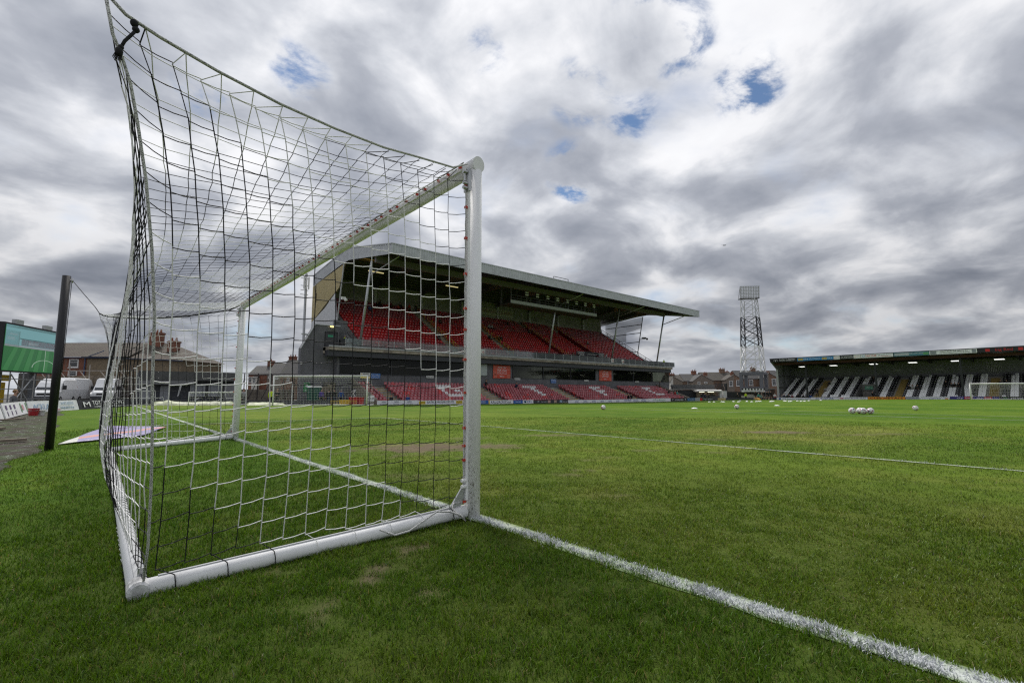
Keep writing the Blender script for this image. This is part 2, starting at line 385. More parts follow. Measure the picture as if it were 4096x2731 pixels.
def sward_mat(name, blade=False):
    mt = bpy.data.materials.new(name); mt.use_nodes = True; b = NB(mt.node_tree); nt = mt.node_tree; pr = nt.nodes['Principled BSDF']; out = nt.nodes['Material Output']
    ca = b.n('ShaderNodeVertexColor', layer_name='sward').outputs[0]
    geo = b.n('ShaderNodeNewGeometry')
    if blade:
        d = b.n('ShaderNodeBsdfDiffuse'); b.put(d.inputs[0], ca)
        t = b.n('ShaderNodeBsdfTranslucent'); b.put(t.inputs[0], b.mix(1.0, ca, (1.1, 1.15, .6), 'MULTIPLY'))
        g = b.n('ShaderNodeBsdfGlossy'); g.inputs['Roughness'].default_value = .42; g.inputs[0].default_value = (.8, .85, .8, 1)
        m0 = b.n('ShaderNodeMixShader'); m0.inputs[0].default_value = .36; nt.links.new(d.outputs[0], m0.inputs[1]); nt.links.new(t.outputs[0], m0.inputs[2])
        m1 = b.n('ShaderNodeMixShader'); m1.inputs[0].default_value = .02; nt.links.new(m0.outputs[0], m1.inputs[1]); nt.links.new(g.outputs[0], m1.inputs[2])
        nt.links.new(m1.outputs[0], out.inputs[0]); nt.nodes.remove(pr)
    else:
        P = geo.outputs['Position']
        n1 = b.noise(P, 7.0, 6, .7); n2 = b.noise(P, 26.0, 4, .7); n3 = b.noise(P, 1.6, 4, .6)
        k = b.math('ADD', b.math('MULTIPLY', n1, .75), b.math('ADD', b.math('MULTIPLY', n2, .65), b.math('MULTIPLY', n3, .45)))
        k = b.step(k, .55, 1.30, .55, 1.45, smooth=False)
        c = b.mix(1.0, ca, k, 'MULTIPLY')
        b.put(pr.inputs['Base Color'], c); pr.inputs['Roughness'].default_value = .9; pr.inputs['Specular IOR Level'].default_value = .1
        bn = b.n('ShaderNodeBump'); bn.inputs['Strength'].default_value = .8; bn.inputs['Distance'].default_value = .05
        b.put(bn.inputs['Height'], b.noise(P, 16.0, 6, .75)); b.put(pr.inputs['Normal'], bn.outputs[0])
    return mt
def axis(segs):
    a = []
    for lo, hi, st in segs: a += list(np.arange(lo, hi, st))
    return np.array(a + [segs[-1][1]])
def mud_mat():
    mt = bpy.data.materials.new('wet_mud'); mt.use_nodes = True; b = NB(mt.node_tree); pr = mt.node_tree.nodes['Principled BSDF']
    P = b.n('ShaderNodeNewGeometry').outputs['Position']
    n1 = b.noise(P, 1.6, 6, .65); n2 = b.noise(b.vmath('ADD', P, (4, 7, 0)), 5.5, 6, .7); n3 = b.noise(P, 22, 4, .7)
    c = b.mix(b.step(n2, .35, .65), (.020, .015, .008), (.070, .052, .030))
    c = b.mix(b.step(n1, .46, .56, 0, .85), c, (.045, .070, .014))
    c = b.mix(b.step(n3, .62, .74, 0, .35), c, (.11, .09, .06))
    b.put(pr.inputs['Base Color'], c)
    b.put(pr.inputs['Roughness'], b.step(n2, .37, .44, .10, .9))
    bn = b.n('ShaderNodeBump'); bn.inputs['Strength'].default_value = .9; bn.inputs['Distance'].default_value = .05
    b.put(bn.inputs['Height'], b.math('ADD', b.math('MULTIPLY', n3, .5), b.step(n2, .42, .75))); b.put(pr.inputs['Normal'], bn.outputs[0])
    return mt
def asphalt_mat():
    mt = bpy.data.materials.new('terrace_ground'); mt.use_nodes = True; b = NB(mt.node_tree); pr = mt.node_tree.nodes['Principled BSDF']
    P = b.n('ShaderNodeNewGeometry').outputs['Position']
    c = b.mix(b.step(b.noise(P, .6, 6, .65), .35, .65), (.070, .068, .064), (.13, .125, .115))
    b.put(pr.inputs['Base Color'], c); pr.inputs['Roughness'].default_value = .9
    return mt
# the land as one sheet out to the horizon
gx = np.unique(np.concatenate([[-3000, -1200, -500, -200, -100], np.arange(-60, 160, 4.0), [200, 300, 500, 1200, 3000]]))
gy = np.unique(np.concatenate([[-3000, -1200, -400, -150], np.arange(-80, 130, 4.0), [160, 250, 500, 1200, 3000]]))
o = bpy.data.objects.new('ground', grid_mesh('ground', gx, gy, lambda x, y: zg(x, y) - .17, [asphalt_mat()])); link(o); props(o, kind='structure')
o = bpy.data.objects.new('muddy_track', grid_mesh('muddy_track', axis([(-7, -2.0, .25)]), axis([(-8, 42, .4)]), lambda x, y: zg(x, y) - .035 + .03 * vnoise(x, y, 1.2, 31, 3), [mud_mat()], None)); link(o); props(o, kind='structure')
def pitch_edge(y): return -2.83 - .0 * y - .45 * sst(8, 34, y) + .34 * (vnoise(y, y * 0, .8, 21, 4) - .5) * 2
px_ = axis([(-3.5, 7, .11), (7, 16, .22), (16, 40, .6), (40, 104.0, 1.6)]); py_ = axis([(-40, -5, 1.0), (-5, 9, .11), (9, 16, .25), (16, 42.2, .7)])
PX, PY = np.meshgrid(px_, py_)
def squeeze(X, Y):      # left edge of the turf is uneven
    t = np.clip((2.2 + X) / (2.2 - 3.5), 0, 1)
    return np.where(X < -2.2, -2.2 + (pitch_edge(Y) + 2.2) * t, X)
def pitch_attr(x, y):
    w = worn(x, y)[..., None]; s = SOIL * (.75 + .5 * vnoise(x, y, 6, 12, 3))[..., None]
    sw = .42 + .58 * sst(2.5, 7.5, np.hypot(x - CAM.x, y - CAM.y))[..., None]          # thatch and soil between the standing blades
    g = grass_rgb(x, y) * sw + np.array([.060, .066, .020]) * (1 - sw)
    return g * (1 - w) + s * w
def pitch_mesh():
    X = squeeze(PX, PY); Z = zg(X, PY) + .012 * (vnoise(X, PY, 1.1, 14, 3) - .5)
    Z = np.where(PX < -3.45, Z - .05, Z)
    v = np.stack([X, PY, Z], -1).reshape(-1, 3); nx, ny = len(px_), len(py_)
    i = (np.arange(ny - 1)[:, None] * nx + np.arange(nx - 1)[None]).ravel(); f = np.stack([i, i + 1, i + nx + 1, i + nx], -1).ravel()
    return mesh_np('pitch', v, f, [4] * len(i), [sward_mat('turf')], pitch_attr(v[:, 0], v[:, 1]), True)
o = bpy.data.objects.new('pitch', pitch_mesh()); link(o); props(o, kind='structure')
# ------------------------------------------------------------------ blades of grass and painted lines
LINES = []   # (name, x0,y0,x1,y1,width, strength)
LINES.append(('goal_line', 0, -12, 0, 41, .10, .74))
LINES.append(('goal_area_line', 5.5, -5.5, 5.5, 12.94, .075, .46))
LINES.append(('goal_area_line', 0, 12.94, 5.5, 12.94, .085, .6))
LINES.append(('penalty_area_line', 18.8, -16.5, 18.8, 23.9, .11, .50))
LINES.append(('penalty_area_line', 0, 23.9, 18.8, 23.9, .11, .55))
LINES.append(('practice_line', 22.0, -16.5, 21.9, 18, .10, .42))
LINES.append(('touchline', 0, 38.6, 101, 38.6, .12, .7))
def line_mask(x, y):
    k = np.zeros_like(x)
    for nm, x0, y0, x1, y1, w, st in LINES:
        if x0 == x1: d = np.abs(x - x0); ok = (y > y0) & (y < y1)
        else: d = np.abs(y - y0); ok = (x > x0) & (x < x1)
        wn_ = w * (.95 + .5 * (vnoise(x, y, 5, 41, 2) - .5))
        m_ = ok * (1 - sst(wn_ * .42, wn_ * .62, d)) * np.clip(st + 1.3 * (vnoise(x, y, 2.3, 42, 3) - .5) + .12, 0, 1)
        k = np.maximum(k, m_)
    return k
def blades(x, y, h, w, lean, az, rgb, near, zb=0.0):
    """bent blades: quad + tip for the near ones, a single sliver beyond"""
    n = len(x); z = zg(x, y) + zb; ca, sa = np.cos(az), np.sin(az); ph = rng.random(n) * 6.283; cx, cy = np.cos(ph), np.sin(ph)
    base = np.stack([x, y, z - .004], -1); side = np.stack([cx, cy, 0 * x], -1) * (w / 2)[:, None]
    mid = base + np.stack([ca * np.sin(lean * .55) * h * .55, sa * np.sin(lean * .55) * h * .55, np.cos(lean * .55) * h * .55], -1)
    tip = mid + np.stack([ca * np.sin(lean * 1.3) * h * .5, sa * np.sin(lean * 1.3) * h * .5, np.cos(lean * 1.3) * h * .5], -1)
    a = np.nonzero(near)[0]; b_ = np.nonzero(~near)[0]
    va = np.stack([base[a] - side[a], base[a] + side[a], mid[a] + side[a] * .8, mid[a] - side[a] * .8, tip[a]], 1).reshape(-1, 3)
    vb = np.stack([base[b_] - side[b_], base[b_] + side[b_], tip[b_]], 1).reshape(-1, 3)
    ia = np.arange(len(a)) * 5; fa = np.stack([ia, ia + 1, ia + 2, ia + 3, ia + 3, ia + 2, ia + 4], -1).ravel(); ct = np.tile([4, 3], len(a))
    ib = len(va) + np.arange(len(b_)) * 3; fb = np.stack([ib, ib + 1, ib + 2], -1).ravel()
    sh5 = np.array([.62, .62, .98, .98, 1.12]); sh3 = np.array([.65, .65, 1.1])      # blade colour runs from darker at the foot to paler at the tip
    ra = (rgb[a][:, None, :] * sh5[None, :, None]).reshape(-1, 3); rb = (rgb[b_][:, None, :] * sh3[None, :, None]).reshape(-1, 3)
    return np.concatenate([va, vb]), np.concatenate([fa, fb]), np.concatenate([ct, np.full(len(b_), 3)]), np.concatenate([ra, rb])
def sow():
    r0, r1, r2, n0 = 1.1, 2.6, 17.0, 17500.0; span = R(126); az0 = R(YAW)
    A1 = n0 * span * (r1 ** 2 - r0 ** 2) / 2; A2 = n0 * span * r1 ** 2 * math.log(r2 / r1)
    q1 = np.sqrt(rng.random(int(A1)) * (r1 ** 2 - r0 ** 2) + r0 ** 2); q2 = r1 * np.exp(rng.random(int(A2)) * math.log(r2 / r1))
    r = np.concatenate([q1, q2]); t = az0 + (rng.random(len(r)) - .5) * span
    x = CAM.x + r * np.sin(t); y = CAM.y + r * np.cos(t)
    wr = worn(x, y); clump = vnoise(x, y, 11., 57, 3); keep = (x > pitch_edge(y)) & (rng.random(len(x)) > wr * 1.15) & (rng.random(len(x)) > .45 * (1 - sst(.30, .46, clump)))
    x, y, r, wr = x[keep], y[keep], r[keep], wr[keep]
    # the painted goal line carries thicker, longer growth
    ny = 24000; ly = CAM.y - 1.0 + 14.0 * rng.random(ny) ** 1.6; lx = rng.normal(0, .029, ny) + .012 * (vnoise(ly, ly * 0, 2.0, 55, 2) - .5); kl = rng.random(ny) < .25 + .95 * vnoise(lx * 3, ly, 2.6, 56, 3)
    lx, ly = lx[kl], ly[kl]; nl = len(lx); x = np.concatenate([x, lx]); y = np.concatenate([y, ly]); r = np.concatenate([r, np.hypot(lx - CAM.x, ly - CAM.y)]); wr = np.concatenate([wr, np.zeros(nl)])
    tuft = vnoise(x, y, 5.5, 51, 3); n = len(x)
    h = (.009 + .020 * tuft + .022 * np.clip(vnoise(x, y, 11., 57, 3) - .35, 0, 1) * 1.6 + .012 * rng.random(n)) * (1 - .5 * wr) * np.where(x < 0, 1.15, .85)
    h = h * (1 + np.clip(r - 6, 0, 12) * .02)
    w = .0021 * (1 + .24 * r) * (.7 + .6 * rng.random(n)); lean = .25 + .95 * rng.random(n)
    az = rng.random(n) * 6.283 + 2.0 * (vnoise(x, y, .9, 52, 2) - .5)
    rgb = grass_rgb(x, y) * (.50 + .98 * rng.random(n) ** 1.3)[:, None]
    yl = rng.random(n) < .045 + .25 * wr; rgb[yl] = np.array([.26, .22, .10]) * (.6 + .6 * rng.random(yl.sum()))[:, None]
    bl = rng.random(n) < .06; rgb[bl] = rgb[bl] * np.array([.85, 1.0, 1.8])
    lm = line_mask(x, y); pt = rng.random(n) < lm * .95; pt[n - nl:] = True; h[n - nl:] *= .66
    g = ~pt
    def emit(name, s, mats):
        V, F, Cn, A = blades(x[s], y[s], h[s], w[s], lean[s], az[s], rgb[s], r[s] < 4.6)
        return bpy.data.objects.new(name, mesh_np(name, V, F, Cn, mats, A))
    bm_ = sward_mat('grass_blade', True)
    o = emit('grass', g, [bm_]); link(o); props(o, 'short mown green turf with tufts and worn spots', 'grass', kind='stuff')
    # painted blades belong to the goal line or the goal-area line
    rgb[pt] = np.array([.64, .66, .68]) * (.78 + .3 * rng.random(pt.sum()))[:, None]; w[pt] *= 1.5
    return (x, y, h, w, lean, az, rgb, r, pt, bm_)
SOWN = sow()
PAINT = M('line_paint', (.74, .76, .77), .8, var=.12, scale=30)
def paint_mat():
    mt = bpy.data.materials.new('painted_turf'); mt.use_nodes = True; b = NB(mt.node_tree); pr = mt.node_tree.nodes['Principled BSDF']
    ca = b.n('ShaderNodeVertexColor', layer_name='sward').outputs[0]; P = b.n('ShaderNodeNewGeometry').outputs['Position']
    c = b.mix(1.0, ca, b.step(b.noise(P, 60, 4, .7), .3, .7, .75, 1.15), 'MULTIPLY'); b.put(pr.inputs['Base Color'], c); pr.inputs['Roughness'].default_value = .9
    return mt
PTM = paint_mat()
for nm, x0, y0, x1, y1, w, st in LINES:
    L_ = max(abs(x1 - x0), abs(y1 - y0)); nseg = int(L_ / (.10 if nm.startswith('goal') else .3)); t = np.linspace(0, 1, nseg + 1); ncr = 5
    cx = x0 + (x1 - x0) * t; cy = y0 + (y1 - y0) * t; vx = []; vy = []
    for k in range(ncr):
        o_ = (k / (ncr - 1) - .5) * w * 1.15
        jit = (vnoise(cx, cy, 4, 60 + k, 3) - .5) * .05 if k in (0, ncr - 1) else 0
        if x0 == x1 or abs(x1 - x0) < 1: vx.append(cx + o_ + jit); vy.append(cy)
        else: vx.append(cx); vy.append(cy + o_ + jit)
    X = np.stack(vx, 1); Y = np.stack(vy, 1); Z = zg(X, Y) + .006
    i = (np.arange(nseg)[:, None] * ncr + np.arange(ncr - 1)[None]).ravel(); f = np.stack([i, i + 1, i + ncr + 1, i + ncr], -1).ravel()
    v = np.stack([X, Y, Z], -1).reshape(-1, 3)
    k = np.clip(st + 1.2 * (vnoise(v[:, 0], v[:, 1], 2.3, 42, 3) - .5) + .10, 0, 1)[:, None] * (.55 + .45 * vnoise(v[:, 0], v[:, 1], 14, 43, 3))[:, None]
    edge = np.tile([.12, .8, 1., .8, .12], nseg + 1)[:, None]; k = k * edge * .9
    rgb = grass_rgb(v[:, 0], v[:, 1]) * (1 - k) + np.array([.70, .72, .73]) * k
    cnt = np.full(len(i), 4)
    x, y, h, wd, lean, az, brgb, r, pt, bm_ = SOWN
    if x0 == x1: s = pt & (np.abs(x - x0) < w)
    else: s = pt & (np.abs(y - y0) < w)
    if s.sum():
        V, F, Cn, A = blades(x[s], y[s], h[s], wd[s], lean[s], az[s], brgb[s], r[s] < 4.6)
        F = F + len(v); nf = len(cnt); v = np.concatenate([v, V]); f = np.concatenate([f, F]); cnt = np.concatenate([cnt, Cn]); rgb = np.concatenate([rgb, A])
    me = mesh_np(nm, v, f, cnt, [PTM], rgb); o = bpy.data.objects.new(nm, me); link(o); props(o, kind='structure')

# ================================================================== the near goal
ALU = M('white_aluminium', (.86, .86, .86), .5, var=.04, scale=3, dirt=.10, dirtcol=(.28, .26, .22), spec=.5)
def scuffed():
    mt = bpy.data.materials.new('scuffed_white'); mt.use_nodes = True; b = NB(mt.node_tree); pr = mt.node_tree.nodes['Principled BSDF']
    P = b.n('ShaderNodeNewGeometry').outputs['Position']; s = b.n('ShaderNodeSeparateXYZ'); b.put(s.inputs[0], P)
    low = b.step(s.outputs[2], .05, .85, 1.0, 0.0)
    st = b.n('ShaderNodeMapping'); st.inputs['Scale'].default_value = (1, 1, .45); b.put(st.inputs['Vector'], P)
    sp = b.step(b.noise(st.outputs[0], 75, 5, .75), .565, .61)
    sm = b.step(b.noise(st.outputs[0], 12, 5, .6), .5, .75, 0, .5)
    f = b.math('MULTIPLY', b.math('MAXIMUM', sp, b.math('MULTIPLY', sm, .4)), b.math('ADD', b.math('MULTIPLY', low, .85), .04))
    c = b.mix(f, (.86, .86, .86), (.15, .125, .09)); b.put(pr.inputs['Base Color'], c); pr.inputs['Roughness'].default_value = .5
    return mt
SCUFF = scuffed()
CLIPM = M('red_clip', (.52, .05, .025), .45); STEEL = M('bolt_steel', (.45, .46, .46), .35, .7)
def rope_mat():
    mt = bpy.data.materials.new('braided_rope'); mt.use_nodes = True; b = NB(mt.node_tree); pr = mt.node_tree.nodes['Principled BSDF']
    P = b.n('ShaderNodeNewGeometry').outputs['Position']
    v = b.n('ShaderNodeTexVoronoi'); b.put(v.inputs['Vector'], P); v.inputs['Scale'].default_value = 330
    c = b.mix(b.step(v.outputs['Distance'], .42, .7), (.76, .76, .73), (.15, .15, .15)); b.put(pr.inputs['Base Color'], c); pr.inputs['Roughness'].default_value = .9
    return mt
ROPE = rope_mat(); CORDW = M('white_cord', (.84, .84, .82), .85, var=.1, scale=60); CORDB = M('black_cord', (.012, .012, .014), .8)
GW = 7.44
def goal(loc, name, label, group=None, near=True):
    ox, oy = loc; t = thing(name, (ox, oy, G(ox, oy)), label, 'goal', group); z0 = G(ox, oy)
    return t, z0
gt = thing('football_goal', (0, 0, 0), 'large white aluminium football goal with red net clips, closest to the camera', 'goal', 'football goals')
def oval(n=20, a=.051, b=.06): return [(a * math.cos(2 * math.pi * k / n), b * math.sin(2 * math.pi * k / n)) for k in range(n)]
for Y in (0, GW):
    b = MB(); b.prism(oval(), 'z', -.06, 2.455)
    b.v = [(v[0], v[1] + Y, v[2]) for v in b.v]; po = b.build('post', SCUFF, gt, True)
    tr = MB(); tr.box(-.066, -.046, Y - .018, Y - .006, .12, 2.36); tr.box(-.066, -.046, Y + .006, Y + .018, .12, 2.36); tr.build('net_track', ALU, po)
b = MB(); n = 24; prof = [(.051 * math.cos(2 * math.pi * k / n), 2.50 + .06 * math.sin(2 * math.pi * k / n)) for k in range(n)]
b.prism(prof, 'y', -.052, GW + .052); cb = b.build('crossbar', ALU, gt, True)
b = MB(); b.box(-.064, -.048, .06, GW - .06, 2.482, 2.518); b.build('net_track', ALU, cb)
for p_ in (gt,):
    pass
for o in gt.children:
    me = o.data
    for pl in me.polygons: pl.use_smooth = len(pl.vertices) == 4
ZB = -.10 + .044
for Y, d in ((0, .13), (GW, -.13)):
    b = MB(); b.tube([(-.06, Y, .045), (-.6, Y + d * .3, .012), (-1.2, Y + d * .7, -.02), (-1.78, Y + d, ZB)], .040, 16, True, (1, 1.05)); sb = b.build('side_bar', ALU, gt, True)
    b = MB(); b.bar((-.10, Y, .089), (-1.72, Y + d, -.008), .014, .006); b.build('net_track', LGREY, sb)
b = MB(); b.tube([(-1.79, .12, ZB), (-1.79, GW - .12, ZB)], .041, 16, True); bb = b.build('back_bar', ALU, gt, True)
b = MB(); b.box(-1.805, -1.775, .15, GW - .15, ZB + .036, ZB + .043); b.build('net_track', LGREY, bb)
for Y in (0, GW):
    s_ = -1 if Y else 1
    b = MB(); b.tube([(-1.79, Y + s_ * .084, ZB), (-1.79, Y + s_ * .094, ZB), (-1.79, Y + s_ * .19, ZB)], [.036, .046, .045], 14); b.build('corner_cap', M('scratched_cap', (.50, .50, .50), .5, 0, .35, 30, dirt=.35), bb)
    b = MB(); b.tube([(-1.78, Y + s_ * .21, ZB + .03), (-1.78, Y + s_ * .21, ZB + .075)], .013, 6); b.build('bolt', STEEL, bb)
    b = MB(); b.box(-.075, -.052, Y - .03, Y + .03, 2.29, 2.46); br = b.build('corner_bracket', GALV, gt)
    for zz in (2.31, 2.345, 2.43):
        b = MB(); b.tube([(-.11, Y - .012, zz), (-.075, Y - .012, zz)], .013, 8); b.build('bolt', STEEL, br)
    b = MB(); b.prism([(-.055, .10), (-.055, .25), (-.19, .075)], 'y', Y - .006, Y + .006); br = b.build('foot_bracket', GALV, gt)
    for zz in (.21, .25): b = MB(); b.tube([(-.10, Y - .012, zz), (-.06, Y - .012, zz)], .012, 8); b.build('bolt', WHITE, br)
clip_me = MB().cbox((0, 0, 0), (.030, .022, .016)).cbox((-.012, 0, .0), (.010, .030, .022)).mesh('clip', mats=(CLIPM,))
def clip(x, y, z, rx=0):
    o = bpy.data.objects.new('clip', clip_me); link(o, gt); o.location = (x, y, z); o.rotation_euler = (rx, 0, 0); o.scale = (.8, .8, .8)
for zz in (2.335, 2.17, 1.94, 1.68, 1.43, 1.28, 1.07, .84, .60, .48, .385, .11):
    clip(-.070, -.002, zz); clip(-.070, GW + .002, zz + .03)
yy = .08
while yy < GW - .1:
    clip(-.070, yy, 2.50 + .004, R(90)); yy += .12 + .13 * random.random()
# ------------------------------------------------------------------ net
def spl(pts, n):
    """resample a polyline to n+1 points by length"""
    p = np.array(pts, float); d = np.concatenate([[0], np.cumsum(np.linalg.norm(np.diff(p, axis=0), axis=1))]); s = np.linspace(0, d[-1], n + 1)
    return np.stack([np.interp(s, d, p[:, k]) for k in range(3)], -1)
TOPR = [(-.065, 0, 2.50), (-.23, -.06, 2.40), (-.56, -.17, 2.32), (-.84, -.26, 2.25), (-1.16, -.36, 2.20), (-1.45, -.46, 2.165), (-1.71, -.54, 2.16), (-1.91, -.61, 2.165), (-2.01, -.64, 2.18), (-2.07, -.66, 2.22)]
BAKR = [(-2.07, -.66, 2.22), (-2.04, -.62, 2.10), (-2.01, -.60, 2.04), (-1.98, -.58, 1.96), (-1.95, -.54, 1.84), (-1.91, -.49, 1.65), (-1.87, -.41, 1.40), (-1.84, -.33, 1.15), (-1.825, -.25, .89), (-1.81, -.20, .72), (-1.79, -.10, .44), (-1.775, .02, .16), (-1.775, .10, -.01)]
NI, NJ = 16, 20
def tubes(A, B, r, n=4):
    A = np.asarray(A); B = np.asarray(B); d = B - A; L = np.linalg.norm(d, axis=1, keepdims=True); d = d / np.maximum(L, 1e-6)
    ref = np.where(np.abs(d[:, 2:3]) > .9, np.array([[1., 0, 0]]), np.array([[0, 0, 1.]])); u = np.cross(d, ref); u /= np.linalg.norm(u, axis=1, keepdims=True); w = np.cross(u, d)
    vs = []
    for P in (A - d * r * .6, B + d * r * .6):
        for k in range(n):
            a = 2 * math.pi * k / n; vs.append(P + u * (math.cos(a) * r) + w * (math.sin(a) * r))
    V = np.stack(vs, 1).reshape(-1, 3); i = np.arange(len(A))[:, None] * 2 * n
    F = [];
    for k in range(n): F.append(np.concatenate([i + k, i + (k + 1) % n, i + n + (k + 1) % n, i + n + k], 1))
    F = np.stack(F, 1).reshape(-1); return V, F, np.full(len(A) * n, 4)
def net_part(name, segs, parent, r=.0026):
    """segs: list of (a, b, is_white)"""
    A = np.array([s[0] for s in segs]); B = np.array([s[1] for s in segs]); wh = np.array([s[2] for s in segs])
    V, F, Cn = tubes(A, B, r); off = np.array(OFF[parent.name]); me = mesh_np(name, V - off, F, Cn, [CORDB, CORDW], None, True)
    me.polygons.foreach_set('material_index', np.repeat(wh.astype(np.int32), 4)); o = bpy.data.objects.new(name, me); return link(o, parent)
def band(s): return 1 if (s % 16) >= 6 and (s % 16) < 14 else 0
nett = thing('goal_net', (-1.8, 3.7, 0), 'black and white banded cord net hanging from the near goal', 'net')
def mirror(p): return (p[0], GW - p[1], p[2])
def side(mir):
    L = spl(BAKR[::-1], NJ)                      # back rope, bottom to top
    Rr = np.stack([np.full(NJ + 1, -.078), np.zeros(NJ + 1), np.linspace(.10, 2.47, NJ + 1)], -1)
    Bm = np.stack([np.linspace(-1.755, -.10, NI + 1), np.linspace(.11, 0, NI + 1), np.linspace(-.02, .075, NI + 1)], -1)
    Tp = spl(TOPR[::-1], NI); P = np.zeros((NI + 1, NJ + 1, 3))
    for i in range(NI + 1):
        for j in range(NJ + 1):
            u, v = i / NI, j / NJ
            P[i, j] = (1 - u) * L[j] + u * Rr[j] + (1 - v) * Bm[i] + v * Tp[i] - ((1 - u) * (1 - v) * Bm[0] + u * (1 - v) * Bm[NI] + (1 - u) * v * Tp[0] + u * v * Tp[NI])
            bs = np.array([1, u, v, u * v, u * u, v * v, u * u * v, u * v * v])          # the cords hang slack: rows droop towards the post
            dx = bs @ np.array([-.066, -.012, .061, -.474, .080, .003, .410, -.056]); dz = bs @ np.array([.016, .152, .480, -.515, -.245, -.468, .086, .513])
            if 0 < j < NJ:
                if i == 0: zr = P[i, j, 2] + dz; P[i, j] = [np.interp(zr, L[:, 2], L[:, 0]), np.interp(zr, L[:, 2], L[:, 1]), zr]
                elif i == NI: P[i, j, 2] += dz
                else: P[i, j] += np.array([dx, 0, dz]) + (rng.random(3) - .5) * np.array([.006, .008, .006])
    # slack along the bottom near the post
    for i in range(9, 15): P[i, 1, 2] -= .012 * random.random()
    FB = P[:, 0].copy()                                            # where each cord meets the ground bar
    for i in range(1, NI): P[i, 0] = P[i, 1] - (P[i, 2] - P[i, 1]) * .92; P[i, 0, 2] = max(P[i, 0, 2], FB[i, 2] + .012)
    if mir: P[..., 1] = GW - P[..., 1]; FB[:, 1] = GW - FB[:, 1]
    segs = []
    for i in range(NI + 1):
        for j in range(NJ + 1):
            if i < NI and j < NJ and not (j == 0 and i in (0, NI - 1)):
                a = P[i, j] + np.array([0, 0, -.006 if i else 0]); c = P[i + 1, j] + np.array([0, 0, .006]); m_ = (a + c) / 2 - np.array([0, 0, .004])
                w = band(i + j + 1); segs += [(a, m_, w), (m_, c, w)]
            if j < NJ and 0 < i < NI:
                segs.append((P[i, j], P[i, j + 1], band(i + j + 1)))
    # loops round the ground bar
    for i in range(1, NI, 2 if not mir else 1):
        q = FB[i]; segs.append((P[i, 0], q, band(i))); prev = q; sg_ = -1 if mir else 1; by = GW if mir else 0; bz = float(np.interp(q[0], [-1.8, -1.2, -.6, -.06], [ZB, -.02, .012, .045])); by += sg_ * float(np.interp(q[0], [-1.78, -.06], [.13, 0]))
        for k in range(1, 10):
            a = math.pi / 2 + 2 * math.pi * k / 10; c = np.array([q[0] + .008 + .002 * k, by + sg_ * .0445 * math.cos(a), bz + .0465 * math.sin(a)]); segs.append((prev, c, band(i))); prev = c
    return segs, P
sg, PN = side(False); net_part('side_net', sg, nett, .0024)
sg, PF = side(True); net_part('side_net', sg, nett, .0026)
MIDT = [(-.065, 2.50), (-.45, 2.33), (-.95, 2.17), (-1.45, 2.06), (-1.76, 1.95)]
MIDB = [(-1.76, 1.95), (-1.86, 1.72), (-1.915, 1.30), (-1.955, .80), (-1.955, .40), (-1.90, .12), (-1.83, -.02)]
NU = 62
def sheet():
    et = spl(TOPR, NI); eb = spl(BAKR, NJ); mt = spl([(x, 0, z) for x, z in MIDT], NI); mb = spl([(x, 0, z) for x, z in MIDB], NJ)
    e = np.concatenate([et, eb[1:]]); md = np.concatenate([mt, mb[1:]]); nv = len(e)
    P = np.zeros((NU + 1, nv, 3))
    for i in range(NU + 1):
        u = i / NU; w = abs(2 * u - 1) ** 2.6
        for j in range(nv):
            P[i, j, 0] = md[j, 0] * (1 - w) + e[j, 0] * w; P[i, j, 2] = md[j, 2] * (1 - w) + e[j, 2] * w
            P[i, j, 1] = e[j, 1] * (1 - u) + (GW - e[j, 1]) * u
            if 0 < i < NU and 0 < j < nv - 1: P[i, j] += (rng.random(3) - .5) * np.array([.009, .012, .008])
    segs = []
    for i in range(NU + 1):
        k = min(i, NU - i)
        for j in range(nv):
            row = nv - 1 - j; s = band(k + row + 1)
            if i < NU and j > 0: segs.append((P[i, j] - np.array([0, 0, .004]), P[i + 1, j] + np.array([0, 0, .004]), s))
            if j < nv - 1 and 0 < i < NU: segs.append((P[i, j], P[i, j + 1], s))
        if 0 < i < NU:
            q = P[i, nv - 1]; prev = q
            for k2 in range(1, 7):
                a = 2.2 - 2 * math.pi * k2 / 7; c = np.array([-1.79 - .046 * math.cos(a) * -1, q[1] + .02 * k2 / 7, ZB + .047 * math.sin(a)]); segs.append((prev, c, s)); prev = c
    return segs, P
sg, PS = sheet(); net_part('back_and_roof_net', sg, nett, .0022)
for f_, rr_, rm in ((lambda p: p, .0065, ROPE), (mirror, .013, CORDB)):
    b = MB(); b.tube([f_(p) for p in TOPR], rr_, 8); b.build('edge_rope', rm, nett, True)
    b = MB(); b.tube([f_(p) for p in BAKR], .0058, 8); b.build('edge_rope', ROPE, nett, True)
b = MB(); b.tube([(-.078, 0, 2.46)] + [(-.080 + .004 * (k % 2), -.004, 2.40 - .06 * k) for k in range(39)], .0055, 6); b.build('edge_rope', ROPE, nett, True)
b = MB(); b.tube([(-.085, .02, 2.512), (-.082, GW - .02, 2.512)], .0055, 6); b.build('edge_rope', ROPE, nett, True)
